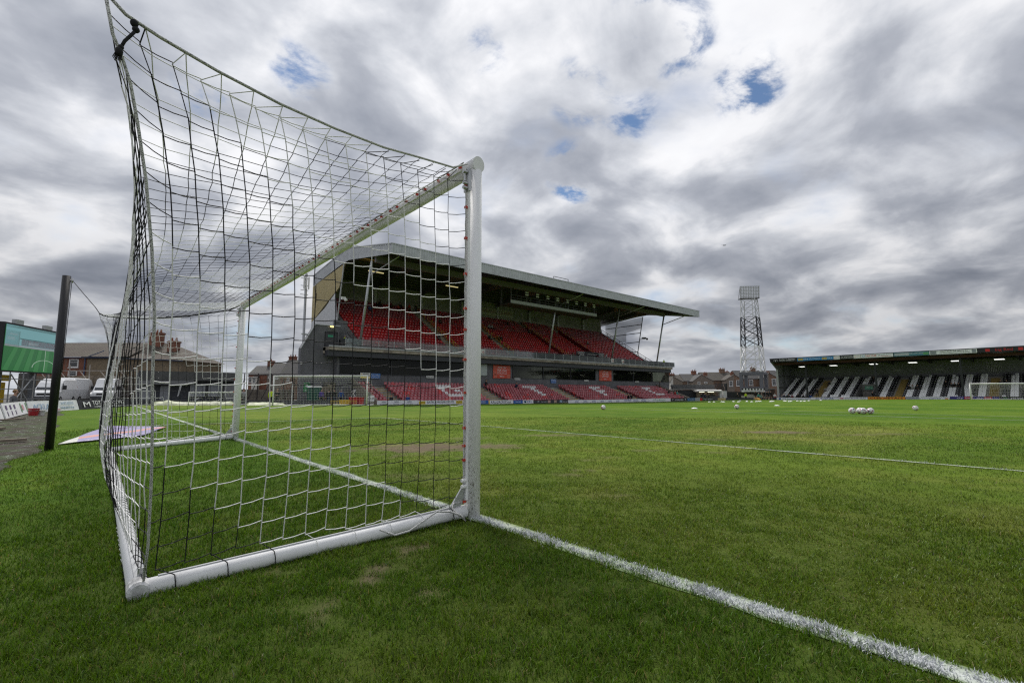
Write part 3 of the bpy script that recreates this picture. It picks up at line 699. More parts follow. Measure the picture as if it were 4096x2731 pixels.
# knotted cord end with a frayed tassel at the corner, slack rope at the post foot
b = MB(); K = Vector((-1.985, -.632, 2.165))
b.ball(K, .013, 8, 6, (1, 1, 1.2)); b.ball(K + Vector((.006, 0, -.022)), .012, 8, 6)
pth = [K + Vector((.006, 0, -.025)), K + Vector((-.006, .0, -.05)), K + Vector((-.022, .005, -.078)), K + Vector((-.030, .005, -.105))]
b.tube(pth, .0055, 7); e = K + Vector((-.030, .005, -.105)); b.ball(e, .009, 8, 6); b.ball(e + Vector((-.004, 0, -.018)), .012, 8, 6, (1, 1, 1.5))
for k in range(9): b.tube([e + Vector((-.005 + .0022 * (k - 4), .002 * (k % 3), -.025)), e + Vector((-.008 + .003 * (k - 4), .002 * (k % 3), -.046 - .004 * (k % 4)))], .0018, 4)
b.build('tassel_cord', CORDB, nett, True)
b = MB(); b.tube([(-.09, -.005, .11), (-.16, -.012, .112), (-.185, -.03, .09), (-.16, -.065, .05), (-.12, -.10, .012), (-.155, -.085, .05), (-.215, -.055, .075), (-.30, -.03, .085), (-.42, -.05, .045), (-.52, -.075, .015), (-.62, -.085, .012), (-.70, -.05, .05)], .006, 6); b.build('slack_rope', ROPE, nett, True)
# ------------------------------------------------------------------ black net pole with its line
pt_ = thing('net_pole', (-2.56, 8.73, G(-2.56, 8.73)), 'black round net pole in the turf behind the goal, tied to the net corner', 'pole')
b = MB(); b.tube([(-2.56, 8.73, -.3), (-2.555, 8.73, 2.92)], .062, 16); b.build('pole', M('black_pole', (.012, .012, .014), .35), pt_, True)
b = MB(); b.tube([(-2.50, 8.72, 2.84), (-2.47, 8.70, 2.84)], .02, 8); b.tube([(-2.475, 8.70, 2.80), (-2.475, 8.70, 2.88)], .012, 8); b.build('pulley', STEEL, pt_, True)
b = MB(); b.tube([(-2.47, 8.70, 2.84), (-2.30, 8.42, 2.58), (-2.13, 8.17, 2.33), (-2.07, 8.10, 2.225)], .006, 6); b.tube([(-2.48, 8.70, 2.82), (-2.49, 8.70, 1.2)], .005, 5); b.build('line', CORDB, pt_, True)
# ================================================================== seats
def seat_shape():
    b = MB()
    b.add([(-.19, .16, .42), (.19, .16, .42), (.19, .21, .42), (-.19, .21, .42), (-.175, .24, .72), (.175, .24, .72), (.175, .30, .72), (-.175, .30, .72), (-.12, .26, .80), (.12, .26, .80), (.12, .31, .80), (-.12, .31, .80)],
          [(0, 1, 5, 4), (1, 2, 6, 5), (2, 3, 7, 6), (3, 0, 4, 7), (0, 3, 2, 1), (4, 5, 9, 8), (5, 6, 10, 9), (6, 7, 11, 10), (7, 4, 8, 11), (8, 9, 10, 11)])
    b.add([(-.185, -.16, .45), (.185, -.16, .45), (.185, .17, .41), (-.185, .17, .41), (-.18, -.20, .40), (.18, -.20, .40), (.185, .15, .36), (-.185, .15, .36)],
          [(0, 1, 2, 3), (4, 7, 6, 5), (0, 4, 5, 1), (1, 5, 6, 2), (2, 6, 7, 3), (3, 7, 4, 0)])
    b.add([(-.06, .02, .0), (.06, .02, .0), (.06, .12, .0), (-.06, .12, .0), (-.06, .02, .40), (.06, .02, .40), (.06, .12, .40), (-.06, .12, .40)], [(0, 1, 5, 4), (1, 2, 6, 5), (3, 0, 4, 7)])
    b.k = 1; b.quad((-.055, .196, .62), (.055, .196, .62), (.055, .210, .68), (-.055, .210, .68))
    return b
PLATE = C('seat_plate', (.55, .55, .55), .3)
SEAT = seat_shape(); SV = np.array(SEAT.v); SF = SEAT.f
def seat_mats(tag, cols): return [C('seat_%s_%d' % (tag, k), c, .30, var=.12, scale=1.3) for k, c in enumerate(cols)]
def seats_in(parent, spots, mats, rotz, label_rest, nmax=300, sx=1.0):
    """spots: (x, y, z, material index); the nearest nmax become parts, the others one mass"""
    spots = sorted(spots, key=lambda s: (s[0] - CAM.x) ** 2 + (s[1] - CAM.y) ** 2)
    mes = [bpy.data.meshes.new('seat') for _ in mats]
    for me, mt in zip(mes, mats): me.from_pydata([(v[0] * sx, v[1], v[2]) for v in SV], [], SF); me.materials.append(mt); me.materials.append(PLATE); me.polygons.foreach_set('material_index', SEAT.m); me.update()
    off = OFF[parent.name]
    for x, y, z, k in spots[:nmax]:
        o = bpy.data.objects.new('seat', mes[k]); link(o, parent); o.location = Vector((x, y, z)) - off; o.rotation_euler = (0, 0, rotz)
    rest = spots[nmax:]; ca, sa = math.cos(rotz), math.sin(rotz)
    if rest:
        SX = SV * np.array([sx, 1, 1]); rv = np.stack([SX[:, 0] * ca - SV[:, 1] * sa, SX[:, 0] * sa + SV[:, 1] * ca, SV[:, 2]], -1)
        P = np.array([s[:3] for s in rest]) - np.array(off); V = (P[:, None, :] + rv[None]).reshape(-1, 3)
        base = np.concatenate([np.array(f) for f in SF]); cnt = np.array([len(f) for f in SF])
        F = (base[None] + (np.arange(len(rest)) * len(SV))[:, None]).ravel(); me = mesh_np('seat_rows', V, F, np.tile(cnt, len(rest)), list(mats) + [PLATE])
        me.polygons.foreach_set('material_index', np.where(np.tile(SEAT.m, len(rest)) == 1, len(mats), np.repeat([s[3] for s in rest], len(SF))).astype(np.int32))
        o = bpy.data.objects.new('seat_rows', me); link(o, parent); props(o, label_rest, kind='stuff')
# ================================================================== main stand (two tiers, red seats)
XL, XR, YA, YB, YR = 20.4, 85.4, 43.0, 50.5, 42.5
ms = thing('main_stand', (52, 50, -.5), 'two tier football stand with red seats under a grey corrugated cantilever roof', 'stand', 'football stands')
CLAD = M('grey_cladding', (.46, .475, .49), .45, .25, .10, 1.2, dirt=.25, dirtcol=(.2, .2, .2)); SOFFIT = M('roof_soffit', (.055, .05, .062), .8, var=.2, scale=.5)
STEELG = M('grey_steel', (.50, .51, .52), .4, .2); STEELD = M('dark_steel', (.10, .10, .10), .5); GBRICK = M_brick('painted_brick', (.165, .165, .178), (.19, .19, .202), (.11, .11, .118), bump=.35)
BAND = M('charcoal_band', (.052, .054, .062), .55); CREAM = M('cream_cladding', (.50, .42, .22), .6, var=.06, dirt=.2); TREAD = M('terrace_concrete', (.33, .31, .28), .9, var=.25, scale=1.5)
# roof profile (y, z)
PRF = [(42.55, 16.50), (54.0, 18.74), (57.1, 18.6), (67.0, 17.6)]
def rz_(y): return float(np.interp(y, [p[0] for p in PRF], [p[1] for p in PRF]))
def roof_strip(b, x0, x1, y0, y1, dz=0.0, th=.10):
    ys = [y0] + [p[0] for p in PRF if y0 < p[0] < y1] + [y1]
    poly = [(y, rz_(y) + dz) for y in ys] + [(y, rz_(y) + dz - th) for y in ys[::-1]]
    b.prism(poly, 'x', x0, x1)
b = MB(); SK = [(53.2, 54.2), (55.6, 56.6)]
roof_strip(b, XL, XR, 42.6, SK[0][0]); roof_strip(b, XL, XR, SK[0][1], SK[1][0]); roof_strip(b, XL, XR, SK[1][1], 67.0)
bay = 8.1
for (a0, a1) in SK:
    for k in range(8): roof_strip(b, XL + k * bay, XL + k * bay + 1.7, a0, a1)
    roof_strip(b, XL + 8 * bay, XR, a0, a1)
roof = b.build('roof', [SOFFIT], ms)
GRP = M_translucent('rooflight_sheet', (.55, .42, .20))
for (a0, a1) in SK:
    for k in range(8):
        b = MB(); roof_strip(b, XL + k * bay + 1.7, XL + (k + 1) * bay, a0, a1, -.02, .02); b.build('roof_light', GRP, roof)
b = MB()
for y in np.arange(44.5, 66.5, 1.1): b.box(XL + .2, XR - .2, y - .05, y + .05, rz_(y) - .36, rz_(y) - .105)
b.build('purlin_set', STEELD, roof)
for x in [21.0 + 8.05 * k for k in range(9)]:
    b = MB(); ys = [43.2, 54, 57.1, 66.4]; poly = [(y, rz_(y) - .37) for y in ys] + [(66.4, rz_(66.4) - 1.0), (57.1, rz_(57.1) - 1.15), (50, rz_(50) - 1.0), (43.2, rz_(43.2) - .62)]
    b.prism(poly, 'x', x - .12, x + .12); b.build('rafter', M('rafter_steel', (.10, .095, .10), .7), roof)
b = MB(); b.box(XL + .3, 80.3, 46.85, 47.25, 15.55, 16.25); b.build('front_girder', M('girder', (.17, .155, .165), .7), roof)
# ribbed fascia all round
def ribbed(b, p0, p1, z0a, z1a, z0b, z1b, n, depth, nrm):
    vs = []; fs = []
    for k in range(n * 4 + 1):
        t = k / (n * 4); out = depth if (k % 4) in (1, 2) else 0.0
        x = p0[0] + (p1[0] - p0[0]) * t + nrm[0] * out; y = p0[1] + (p1[1] - p0[1]) * t + nrm[1] * out
        vs += [(x, y, z0a + (z0b - z0a) * t), (x, y, z1a + (z1b - z1a) * t)]
    for k in range(n * 4): fs.append((2 * k, 2 * k + 2, 2 * k + 3, 2 * k + 1))
    b.add(vs, fs)
b = MB(); ribbed(b, (XL, YR), (XR, YR), 15.45, 16.56, 15.45, 16.56, 210, .05, (0, -1)); b.build('front_fascia', CLAD, roof)
b = MB(); b.box(XL - .06, XR + .06, YR - .08, YR + .10, 16.56, 16.66); b.build('fascia_flashing', GALV, roof)
for X, s_ in ((XL, -1), (XR, 1)):
    b = MB(); pts = [(42.5, 16.56), (54.0, 18.8), (57.1, 18.66), (67.0, 17.65)]
    for (ya, za), (yb, zb) in zip(pts, pts[1:]): ribbed(b, (X, ya), (X, yb), za - (1.11 if ya < 43 else 1.55), za, zb - 1.55, zb, max(4, int((yb - ya) * 2.4)), .05, (s_, 0))
    b.build('end_fascia', CLAD, roof)
    b = MB()
    for (ya, za), (yb, zb) in zip(pts, pts[1:]): b.bar((X, ya, za + .04), (X, yb, zb + .04), .16, .09)
    b.build('end_flashing', GALV, roof)
# side screen at the near end: cream panel over white cladding
b = MB(); b.add([(XL, 55.2, 17.1), (XL, 67, 16.1), (XL, 67, 10.9), (XL, 61.8, 12.3), (XL, 56.9, 14.3)], [(0, 1, 2, 3, 4)]); b.add([(XL + .12, 55.2, 17.1), (XL + .12, 67, 16.1), (XL + .12, 67, 10.9), (XL + .12, 61.8, 12.3), (XL + .12, 56.9, 14.3)], [(4, 3, 2, 1, 0)])
sc_ = b.build('side_screen', CREAM, ms)
b = MB()
for k in range(30):
    y = 55.6 + k * .38; t0 = 17.1 - (y - 55.2) * .0847; z0 = np.interp(y, [55.2, 56.9, 61.8, 67], [16.9, 14.3, 12.3, 10.9]); b.box(XL - .03, XL - .002, y, y + .05, z0, t0)
b.build('rib_set', CREAM, sc_)
b = MB(); b.add([(XL, 58, 14.0), (XL, 67, 10.9), (XL, 67, 6.5), (XL, 63.5, 6.0), (XL, 57.0, 8.4)], [(0, 1, 2, 3, 4)]); b.build('rear_cladding', M('white_cladding', (.55, .56, .57), .5), ms)
# back wall
b = MB(); b.box(XL, XR - 1.5, 65.4, 65.7, 13.6, 17.70); b.build('back_wall', M('back_wall', (.28, .27, .26), .8, var=.2, scale=.6), ms)
b = MB(); b.box(XL, XR - 1.5, 65.2, 65.38, 13.6, 14.9); b.build('back_wall_dado', M('back_dado', (.36, .34, .31), .8, var=.15), ms)
for x in [21.0 + 8.05 * k for k in range(8)]:
    b = MB(); b.box(x - .2, x + .2, 64.9, 65.19, 13.2, 16.7); b.build('back_column', STEELG, ms)
# upper tier
NR = 17; Y0, DY, Z0, DZ = 51.9, .78, 6.05, .475
UX0, UX1 = 21.9, 82.6
AISU = [35.3, 45.6, 58.0, 66.8]
AW = .62
poly = []
for k in range(NR + 1):
    poly += [(Y0 + (k - .5) * DY, Z0 + (k - 1) * DZ if k else Z0 - .45), (Y0 + (k - .5) * DY, Z0 + k * DZ)]
poly += [(65.3, Z0 + NR * DZ), (65.3, Z0 + NR * DZ - 1.2), (Y0 + 1, 5.2), (YB + .1, 5.2), (YB + .1, Z0 - .45)]
b = MB(); b.prism(poly, 'x', UX0 - 1.2, UX1 + .6); up_t = b.build('upper_terrace', TREAD, ms)
for ax in AISU:
    b = MB()
    for k in range(NR): b.box(ax - AW, ax + AW, Y0 + (k - .5) * DY - .012, Y0 + (k - .5) * DY + .06, Z0 + k * DZ - .03, Z0 + k * DZ + .012)
    b.build('aisle_nosing', YEL, up_t)
    b = MB(); s_ = .66
    for k in range(1, NR - 1, 4):
        y0, z0 = Y0 + k * DY, Z0 + k * DZ; y1, z1 = Y0 + (k + 3) * DY, Z0 + (k + 3) * DZ
        for zz in (.95, .5): b.bar((ax + s_, y0, z0 + zz), (ax + s_, y1, z1 + zz), .05)
        for q in (0, 1.5, 3): b.bar((ax + s_, y0 + q * DY, z0 + q * DZ), (ax + s_, y0 + q * DY, z0 + q * DZ + .95), .05)
    b.build('aisle_handrail', YEL, up_t)
SRED = seat_mats('red', [(.50, .016, .020), (.58, .022, .024), (.42, .035, .042), (.80, .79, .78), (.40, .085, .10), (.48, .12, .14), (.33, .055, .07), (.58, .04, .04)])
spots = []
for r_ in range(NR):
    x = UX0
    while x < UX1:
        if all(abs(x - a) > AW + .22 for a in AISU):
            faded = (r_ < 3 and random.random() < .85) or (r_ > 10 and random.random() < .8)
            k = (4 if random.random() < .6 else 6) if faded else (0 if random.random() < .6 else (1 if random.random() < .7 else 2))
            spots.append((x, Y0 + r_ * DY - .05, Z0 + r_ * DZ, k))
        x += .475
# lower tier
LR = 8; LY0, LDY, LZ0, LDZ = 44.75, .76, -.62, .285
BLK = [(20.45, 22.3, 8), (23.7, 36.0, 8), (38.6, 50.8, 8), (53.7, 66.1, 8), (69.0, 83.0, 8)]
GLYPH = {1: ['#####.', '##....', '#...##', '#....#', '######'], 2: ['######', '..##..', '..##..', '..##..', '..##..'], 3: ['######', '##....', '#####.', '##....', '##....'], 4: ['######', '##....', '##....', '##....', '######']}
poly = []
for k in range(LR + 1): poly += [(LY0 + (k - .5) * LDY, LZ0 + (k - 1) * LDZ if k else -1.2), (LY0 + (k - .5) * LDY, LZ0 + k * LDZ)]
poly += [(51.2, LZ0 + LR * LDZ), (51.2, -1.2)]
b = MB(); b.prism(poly, 'x', 20.2, 83.4); lo_t = b.build('lower_terrace', TREAD, ms)
for a0, a1 in zip([x[1] for x in BLK], [x[0] for x in BLK[1:]]):
    b = MB(); c_ = (a0 + a1) / 2
    for k in range(LR):
        b.box(a0 + .15, a1 - .3, LY0 + (k - .5) * LDY - .012, LY0 + (k - .5) * LDY + .07, LZ0 + k * LDZ - .03, LZ0 + k * LDZ + .012)
    b.build('aisle_nosing', YEL, lo_t)
for bi, (a0, a1, nr) in enumerate(BLK):
    n = int((a1 - a0) / .475)
    for r_ in range(LR):
        for c_ in range(n):
            k = 4 if random.random() < .55 else (5 if random.random() < .6 else (6 if random.random() < .7 else 7))
            g = GLYPH.get(bi)
            if g:
                gc = c_ - 14; gr = (LR - 2) - r_
                if 0 <= gr < len(g) and 0 <= gc < len(g[0]) and g[gr][gc] == '#': k = 3
            spots.append((a0 + c_ * .475 + .2, LY0 + r_ * LDY - .05, LZ0 + r_ * LDZ, k))
seats_in(ms, spots, SRED, 0.0, 'rows of red tip-up seats in the stand', sx=1.1)
# wall and windows under the balcony
b = MB(); b.box(18.6, 88.2, 51.22, 51.5, -1.2, 3.0); b.box(18.6, 88.2, 51.22, 51.5, 5.0, 5.6); b.box(38.0, 44.7, 51.22, 51.5, 3.0, 5.0); b.box(64.3, 69.2, 51.22, 51.5, 3.0, 5.0); b.box(18.35, 18.6, 51.22, 58, -1.2, 5.6); b.box(18.6, 20.2, 53.2, 53.5, 5.6, 9.5)
wl = b.build('lower_wall', GBRICK, ms)
ROOM = M('room_olive', (.14, .13, .075), .8, var=.3, scale=.4)
b = MB(); b.box(18.7, 88.1, 55.0, 55.1, 2.6, 5.3); b.box(18.7, 88.1, 51.6, 55, 2.6, 2.7); b.box(18.7, 88.1, 51.6, 55, 5.2, 5.3); b.build('room_lining', ROOM, ms)
WG = M_glass('lounge_glass', (.45, .47, .40), .01, .05, .55)
for (w0, w1, nb) in ((18.65, 37.9, 3), (44.85, 64.2, 3), (69.3, 88.1, 3)):
    b = MB(); b.box(w0, w1, 51.30, 51.32, 3.05, 4.98); wi = b.build('window', WG, ms)
    b = MB(); b.box(w0, w1, 51.20, 51.28, 2.96, 3.06); b.box(w0, w1, 51.20, 51.28, 4.96, 5.04)
    for k in range(nb + 1): x = w0 + (w1 - w0) * k / nb; b.box(x - .04, x + .04, 51.20, 51.28, 3.06, 4.96)
    b.build('window_frame', BAND, wi)
b = MB(); b.box(38.05, 39.9, 51.10, 51.20, 3.3, 4.92); b.build('blank_panel', M('pale_panel', (.42, .47, .45), .5), ms)
CEIL = M('ceiling_lamp', (.9, .85, .6), .5, emit=(1, .85, .5), estr=1.0)
for x in (24, 28, 33, 47, 52, 57, 61): b = MB(); b.box(x, x + 1.1, 53.0, 53.12, 5.12, 5.19); b.build('ceiling_lamp', CEIL, wi)
# balcony
b = MB(); b.box(17.0, 87.7, YB - .1, YB + .9, 4.98, 5.66); b.build('balcony_fascia', BAND, ms)
b = MB(); b.box(17.0, 87.9, YB - .35, YB + 1.5, 5.66, 6.0); b.build('balcony_slab', M('stained_concrete', (.33, .29, .235), .9, var=.3, scale=1.2, dirt=.7, dirtcol=(.10, .075, .05)), ms)
b = MB(); b.box(17.0, 87.9, YB - .42, YB - .22, 6.0, 6.17); b.build('balcony_edge_rail', LGREY, ms)
BG = M_glass('barrier_glass', (.84, .90, .89), .16)
k = 0; x = 18.9
while x < 87.6:
    b = MB(); b.box(x, x + 1.96, YB - .30, YB - .275, 6.17, 7.08); b.build('glass_panel', BG, ms)
    b = MB(); b.bar((x - .02, YB - .29, 6.1), (x - .02, YB - .29, 7.12), .05); b.build('glass_post', STEELG, ms); x += 2.0
b = MB(); b.box(18.88, 18.905, YB - .3, YB + 4.2, 6.17, 7.08); b.build('glass_panel', BG, ms); b = MB(); b.box(87.62, 87.645, YB - .3, YB + 3, 6.17, 7.08); b.build('glass_panel', BG, ms)
# raking props with a branch at the head
for X, xt, zt, ym in ((20.75, 20.75, 15.9, 48.1), (51.9, 51.4, 15.9, 48.1), (68.1, 67.5, 16.0, 48.1), (82.8, 81.9, 15.9, 48.1)):
    b = MB(); b.tube([(X, YB + .3, 6.0), (xt, ym, zt)], .15, 10); b.tube([(xt + (X - xt) * .18, ym + .4, zt - 1.6), (xt + 1.2, ym - 4.3, 15.75)], .07, 8); b.build('prop', GALV, ms, True)
# roof gantry
gn = MB(); gn.box(41.3, 60.3, 47.6, 50.0, 13.45, 13.62); gan = gn.build('camera_gantry', M('gantry_deck', (.07, .06, .05), .8), ms)
b = MB(); b.box(41.3, 60.3, 47.5, 47.58, 13.55, 14.0); b.build('gantry_kickboard', LGREY, gan)
b = MB()
for x in np.arange(41.4, 60.3, 1.88): b.bar((x, 47.55, 13.6), (x, 47.55, 14.75), .06); b.bar((x, 49.9, 13.6), (x, 49.9, 14.75), .06)
b.bar((41.3, 47.55, 14.72), (60.3, 47.55, 14.72), .06); b.bar((41.3, 47.55, 14.3), (60.3, 47.55, 14.3), .04)
for x in (41.5, 44.5, 50.5, 53.5, 59.8): b.bar((x, 47.7, 13.5), (x, 47.7, 16.4), .14); b.bar((x, 49.8, 13.5), (x, 49.8, 16.9), .14)
b.build('gantry_rails', STEELD, gan)
b = MB(); b.box(47.0, 48.0, 48.2, 49.2, 13.62, 14.9); b.box(51.5, 52.2, 48.0, 48.6, 13.62, 14.6); b.box(55.5, 56.6, 48.4, 49.2, 13.62, 14.5); b.build('gantry_equipment', BLACK, gan)
for x in [43.6 + 2.15 * k for k in range(8)]:
    b = MB(); b.box(x, x + .55, 46.9, 47.0, 15.15, 15.32); b.box(x, x + .55, 46.9, 47.0, 14.82, 14.99); b.build('floodlight', M('lamp_white', (.8, .8, .78), .3), gan)
for (x, y) in ((24.5, 57.4), (37.2, 57.9)):
    b = MB(); b.box(x, x + 2.2, y, y + .15, rz_(y) - 1.35, rz_(y) - 1.22); b.build('strip_light', M('strip_lamp', (1, .9, .6), .5, emit=(1, .82, .42), estr=.25), roof)
# far-end screen of clear sheeting on a frame, and its steel frame
b = MB(); b.add([(XR - .4, 65, 16.2), (XR - .4, 55.1, 17.0), (XR - .4, 55.6, 14.5), (XR - .4, 59.3, 13.9), (XR - .4, 59.4, 11.9), (XR - .4, 62.0, 11.9), (XR - .4, 65, 13.6)], [(0, 1, 2, 3, 4, 5, 6)]); b.build('wind_screen', M_glass('corrugated_sheet', (.80, .80, .80), .34, .3), ms)
b = MB()
for (ya, za, yb, zb) in ((55, 17, 56.6, 9.1), (65, 15.3, 55.3, 15.4), (64.5, 13.5, 55.8, 13.6), (61, 11.6, 56.0, 11.7), (58, 9.6, 56.4, 9.6)): b.bar((XR - .35, ya, za), (XR - .35, yb, zb), .13)
b.build('wind_screen_frame', STEELD, ms)
# raking handrails at both ends
for X in (UX1 + .5, UX0 - 1.05):
    b = MB()
    for zz in (1.0, .55, .15): b.bar((X, 51.5, 6.0 + zz), (X, 65.0, 14.2 + zz), .08 if zz > .2 else .30)
    for k in range(9): y = 51.8 + 1.6 * k; z = 6.2 + (y - 51.5) * .607; b.bar((X, y, z), (X, y, z + .85), .06)
    b.build('end_handrail', STEELD, ms)
for ax in AISU[:1] + [46.0]:
    b = MB(); b.bar((ax - 2.2, 53.0, 7.6), (ax + 1.6, 53.0, 7.6), .05); b.bar((ax - 2.2, 53.0, 7.2), (ax + 1.6, 53.0, 7.2), .05)
    for q in range(5): b.bar((ax - 2.2 + .95 * q, 53, 6.6), (ax - 2.2 + .95 * q, 53, 7.6), .05)
    b.build('tier_barrier', STEELD, ms)
# directors' box walls in maroon, high-level signs
for q, d_ in ((66.2, 0), (57.4, .2)):
    b = MB(); b.prism([(51.8, 6.5), (62, 12.4), (62, 13.2 - d_), (51.8, 7.3 - d_)], 'x', q - .04, q + .04); b.build('box_wall', M('maroon_panel', (.16, .015, .02), .6), ms)
# ------------------------------------------------------------------ signs on the stand
def board(name, x0, x1, y, z0, z1, mat, label, cat='sign', th=.04, group=None):
    t = thing(name, ((x0 + x1) / 2, y, z0), label, cat, group); b = MB(); b.box(x0, x1, y - th, y, z0, z1); b.build('panel', mat, t); return t
TW = C('ink_white', (.86, .86, .86)); TB = C('ink_black', (.02, .02, .022)); TBL = C('ink_blue', (.03, .09, .30)); TR_ = C('ink_red', (.55, .03, .03)); TGR = C('ink_green', (.10, .40, .14)); TGY = C('ink_grey', (.25, .27, .29)); TY = C('ink_yellow', (.75, .55, .04))
ORG = C('orange_red', (.60, .075, .04)); BLU = C('sign_blue', (.03, .14, .42))
for x0, x1, lab in ((41.0, 44.3, 'orange red support poster on the dark wall beside the narrow pale window'), (65.1, 68.6, 'orange red support poster between two wide lounge windows')):
    t = board('poster', x0, x1, 51.14, 2.98, 4.9, ORG, lab); c_ = (x0 + x1) / 2; w = x1 - x0
    text(t, "WE'RE HERE", (c_, 51.09, 4.55), w * .5, .26, TW); text(t, 'FOR YOU', (c_, 51.09, 4.15), w * .52, .32, TW)
    text(t, 'FOR MENTAL HEALTH SUPPORT', (c_, 51.09, 3.86), w * .56, .10, TW); text(t, 'TEXT ORANGE TO 85258', (c_, 51.09, 3.68), w * .56, .13, TW); text(t, 'NAViGO', (c_, 51.09, 3.28), w * .26, .20, TW)
    for cx, cz in ((x0 + .35, 4.55), (x1 - .3, 4.5), (x0 + .3, 3.75), (x1 - .35, 3.3), (x0 + .45, 3.3)):
        b = MB()
        for i in range(3):
            for j in range(3):
                q = .11; xx = cx + (i - 1) * .2; zz = cz + (j - 1) * .2; b.add([(xx - q, 51.085, zz), (xx, 51.085, zz - q), (xx + q, 51.085, zz), (xx, 51.085, zz + q)], [(0, 1, 2, 3)])
        b.build('dot_pattern', C('pale_orange', (.66, .20, .14)), t)
t = board('warning_sign', 21.1, 22.32, 51.14, 2.58, 3.24, C('sign_white', (.70, .70, .68)), 'white and yellow warning sign on the dark wall, left of the blue sign'); text(t, 'WARNING', (21.78, 51.09, 3.10), .75, .14, TB); text(t, 'CCTV & BODY CAMERAS', (21.7, 51.09, 2.92), 1.05, .09, TB); b = MB(); b.box(21.13, 22.29, 51.09, 51.098, 2.6, 2.78); b.build('yellow_strip', TY, t); b = MB(); b.add([(21.2, 51.09, 3.02), (21.36, 51.09, 3.02), (21.28, 51.09, 3.18)], [(0, 1, 2)]); b.build('hazard_triangle', TY, t)
for x0, x1, z0, z1, lab in ((22.4, 23.6, 2.58, 3.2, 'blue respect sign with white lines beside the warning sign'), (52.85, 54.1, 2.4, 3.05, 'blue respect sign with white lines under the middle lounge window')):
    t = board('respect_sign', x0, x1, 51.14, z0, z1, BLU, lab)
    for q, s_ in enumerate(('Respect the players', 'Respect the officials', 'Respect each other')): text(t, s_, ((x0 + x1) / 2, 51.09, z1 - .13 - .2 * q), (x1 - x0) * .85, .11, TW)
for x0, x1, st, lab in ((29.97, 31.05, 'SEATS 1 to 31', 'small white seat number sign over the block with the first white letter'), (45.15, 46.25, 'SEATS 32 to 59', 'small white seat number sign under the left end of the middle window'), (61.05, 62.15, 'SEATS 60 to 91', 'small white seat number sign under the right end of the middle window'), (75.95, 77.15, 'SEATS 92 to 121', 'small white seat number sign under the farthest window')):
    t = board('seat_sign', x0, x1, 51.14, 2.8, 3.08, C('sign_white', (.7, .7, .68)), lab); text(t, st, ((x0 + x1) / 2, 51.09, 2.94), (x1 - x0) * .85, .15, TB)
t = board('canvas_banner', 60.7, 68.4, 52.5, 7.2, 8.15, BLACK, 'black banner with white lettering hung over the front rows of the upper tier', 'banner')
for cx, st, w, h in ((61.9, 'MADE GREAT\nIN GRIMSBY', 1.9, .26), (64.8, 'madegreatingrimsby.co.uk', 2.6, .18), (67.5, 'MADE GREAT\nIN GRIMSBY', 1.5, .26)): text(t, st, (cx, 52.44, 7.72 if '\n' not in st else 7.70), w, h, TW)
t = board('high_banner', 46.2, 57.0, 65.1, 14.95, 16.3, C('dim_cream', (.45, .43, .38)), 'long pale banner with serif lettering on the dark back wall of the upper tier', 'banner'); text(t, 'EXECUTIVE PASS HOLDERS', (51.6, 65.04, 15.75), 10.0, .55, C('dull_maroon', (.20, .04, .05)))
for x, lab in ((38.0, 'beside the first aisle'), (67.4, 'left of the black banner'), (70.5, 'right of the black banner')):
    t = board('glass_notice', x, x + .75, YB - .31, 6.3, 6.95, C('sign_white', (.7, .7, .68)), 'small white notice with red print on the glass barrier ' + lab, 'notice'); text(t, 'NO\nSTANDING', (x + .45, YB - .36, 6.6), .45, .14, TR_)
for o_, st in ((24.8, 'NOS 1-24'), (33.2, 'NOS 25-45'), (42, 'NOS 46-73'), (52, 'NOS 74-95'), (71, 'NOS 96-115')):
    text(ms, st, (o_ + 4, 65.15, 14.3), 1.8, .3, TGY, name='row_lettering')
# ------------------------------------------------------------------ stair tower at the near end
tw = thing('stair_tower', (16, 53, -.2), 'dark grey painted brick stair tower at the near end of the stand', 'tower')
b = MB(); b.add([(14.7, 52, -1), (18.6, 52, -1), (18.8, 52, 8.55), (16.05, 52, 8.55), (14.62, 52, 5.8), (14.7, 52.9, -1), (18.6, 52.9, -1), (18.8, 52.9, 8.55), (16.05, 52.9, 8.55), (14.62, 52.9, 5.8)],
                [(0, 1, 2, 3, 4), (9, 8, 7, 6, 5), (1, 6, 7, 2), (2, 7, 8, 3), (3, 8, 9, 4), (4, 9, 5, 0)]); b.build('wall', GBRICK, tw)
b = MB(); b.bar((16.0, 51.95, 8.6), (18.85, 51.95, 8.6), .14, .10); b.bar((14.55, 51.95, 5.8), (16.0, 51.95, 8.6), .14, .10); b.build('coping', GALV, tw)
b = MB(); b.box(17.2, 18.5, 51.93, 51.99, 6.1, 7.75); dr = b.build('door', DGREY, tw)
b = MB(); b.box(17.12, 17.2, 51.9, 51.99, 6.1, 7.83); b.box(18.5, 18.58, 51.9, 51.99, 6.1, 7.83); b.box(17.12, 18.58, 51.9, 51.99, 7.75, 7.83); b.build('door_frame', BLACK, dr)
b = MB(); b.box(17.45, 18.05, 51.90, 51.92, 7.25, 7.5); b.build('exit_sign', C('exit_green', (.05, .30, .17)), dr)
for q in range(5): b = MB(); b.cbox((17.85, 51.94, 7.95 + q * .1), (1.0, .10, .03), 0, .5); b.build('louvre_slat', GALV, tw)
b = MB(); b.box(17.7, 18.05, 51.85, 51.95, 8.45, 8.52); b.build('bulkhead_lamp', M('bulkhead', (1, .8, .3), .5, emit=(1, .75, .25), estr=2.0), tw)
b = MB(); b.box(17.0, 20.6, 51.2, 52.0, 5.35, 6.05); b.build('landing', M('stained_concrete', (.33, .29, .235)), tw)
b = MB(); b.box(14.55, 14.75, 51.86, 51.98, 4.05, 4.25); b.build('alarm_box', WHITE, tw)
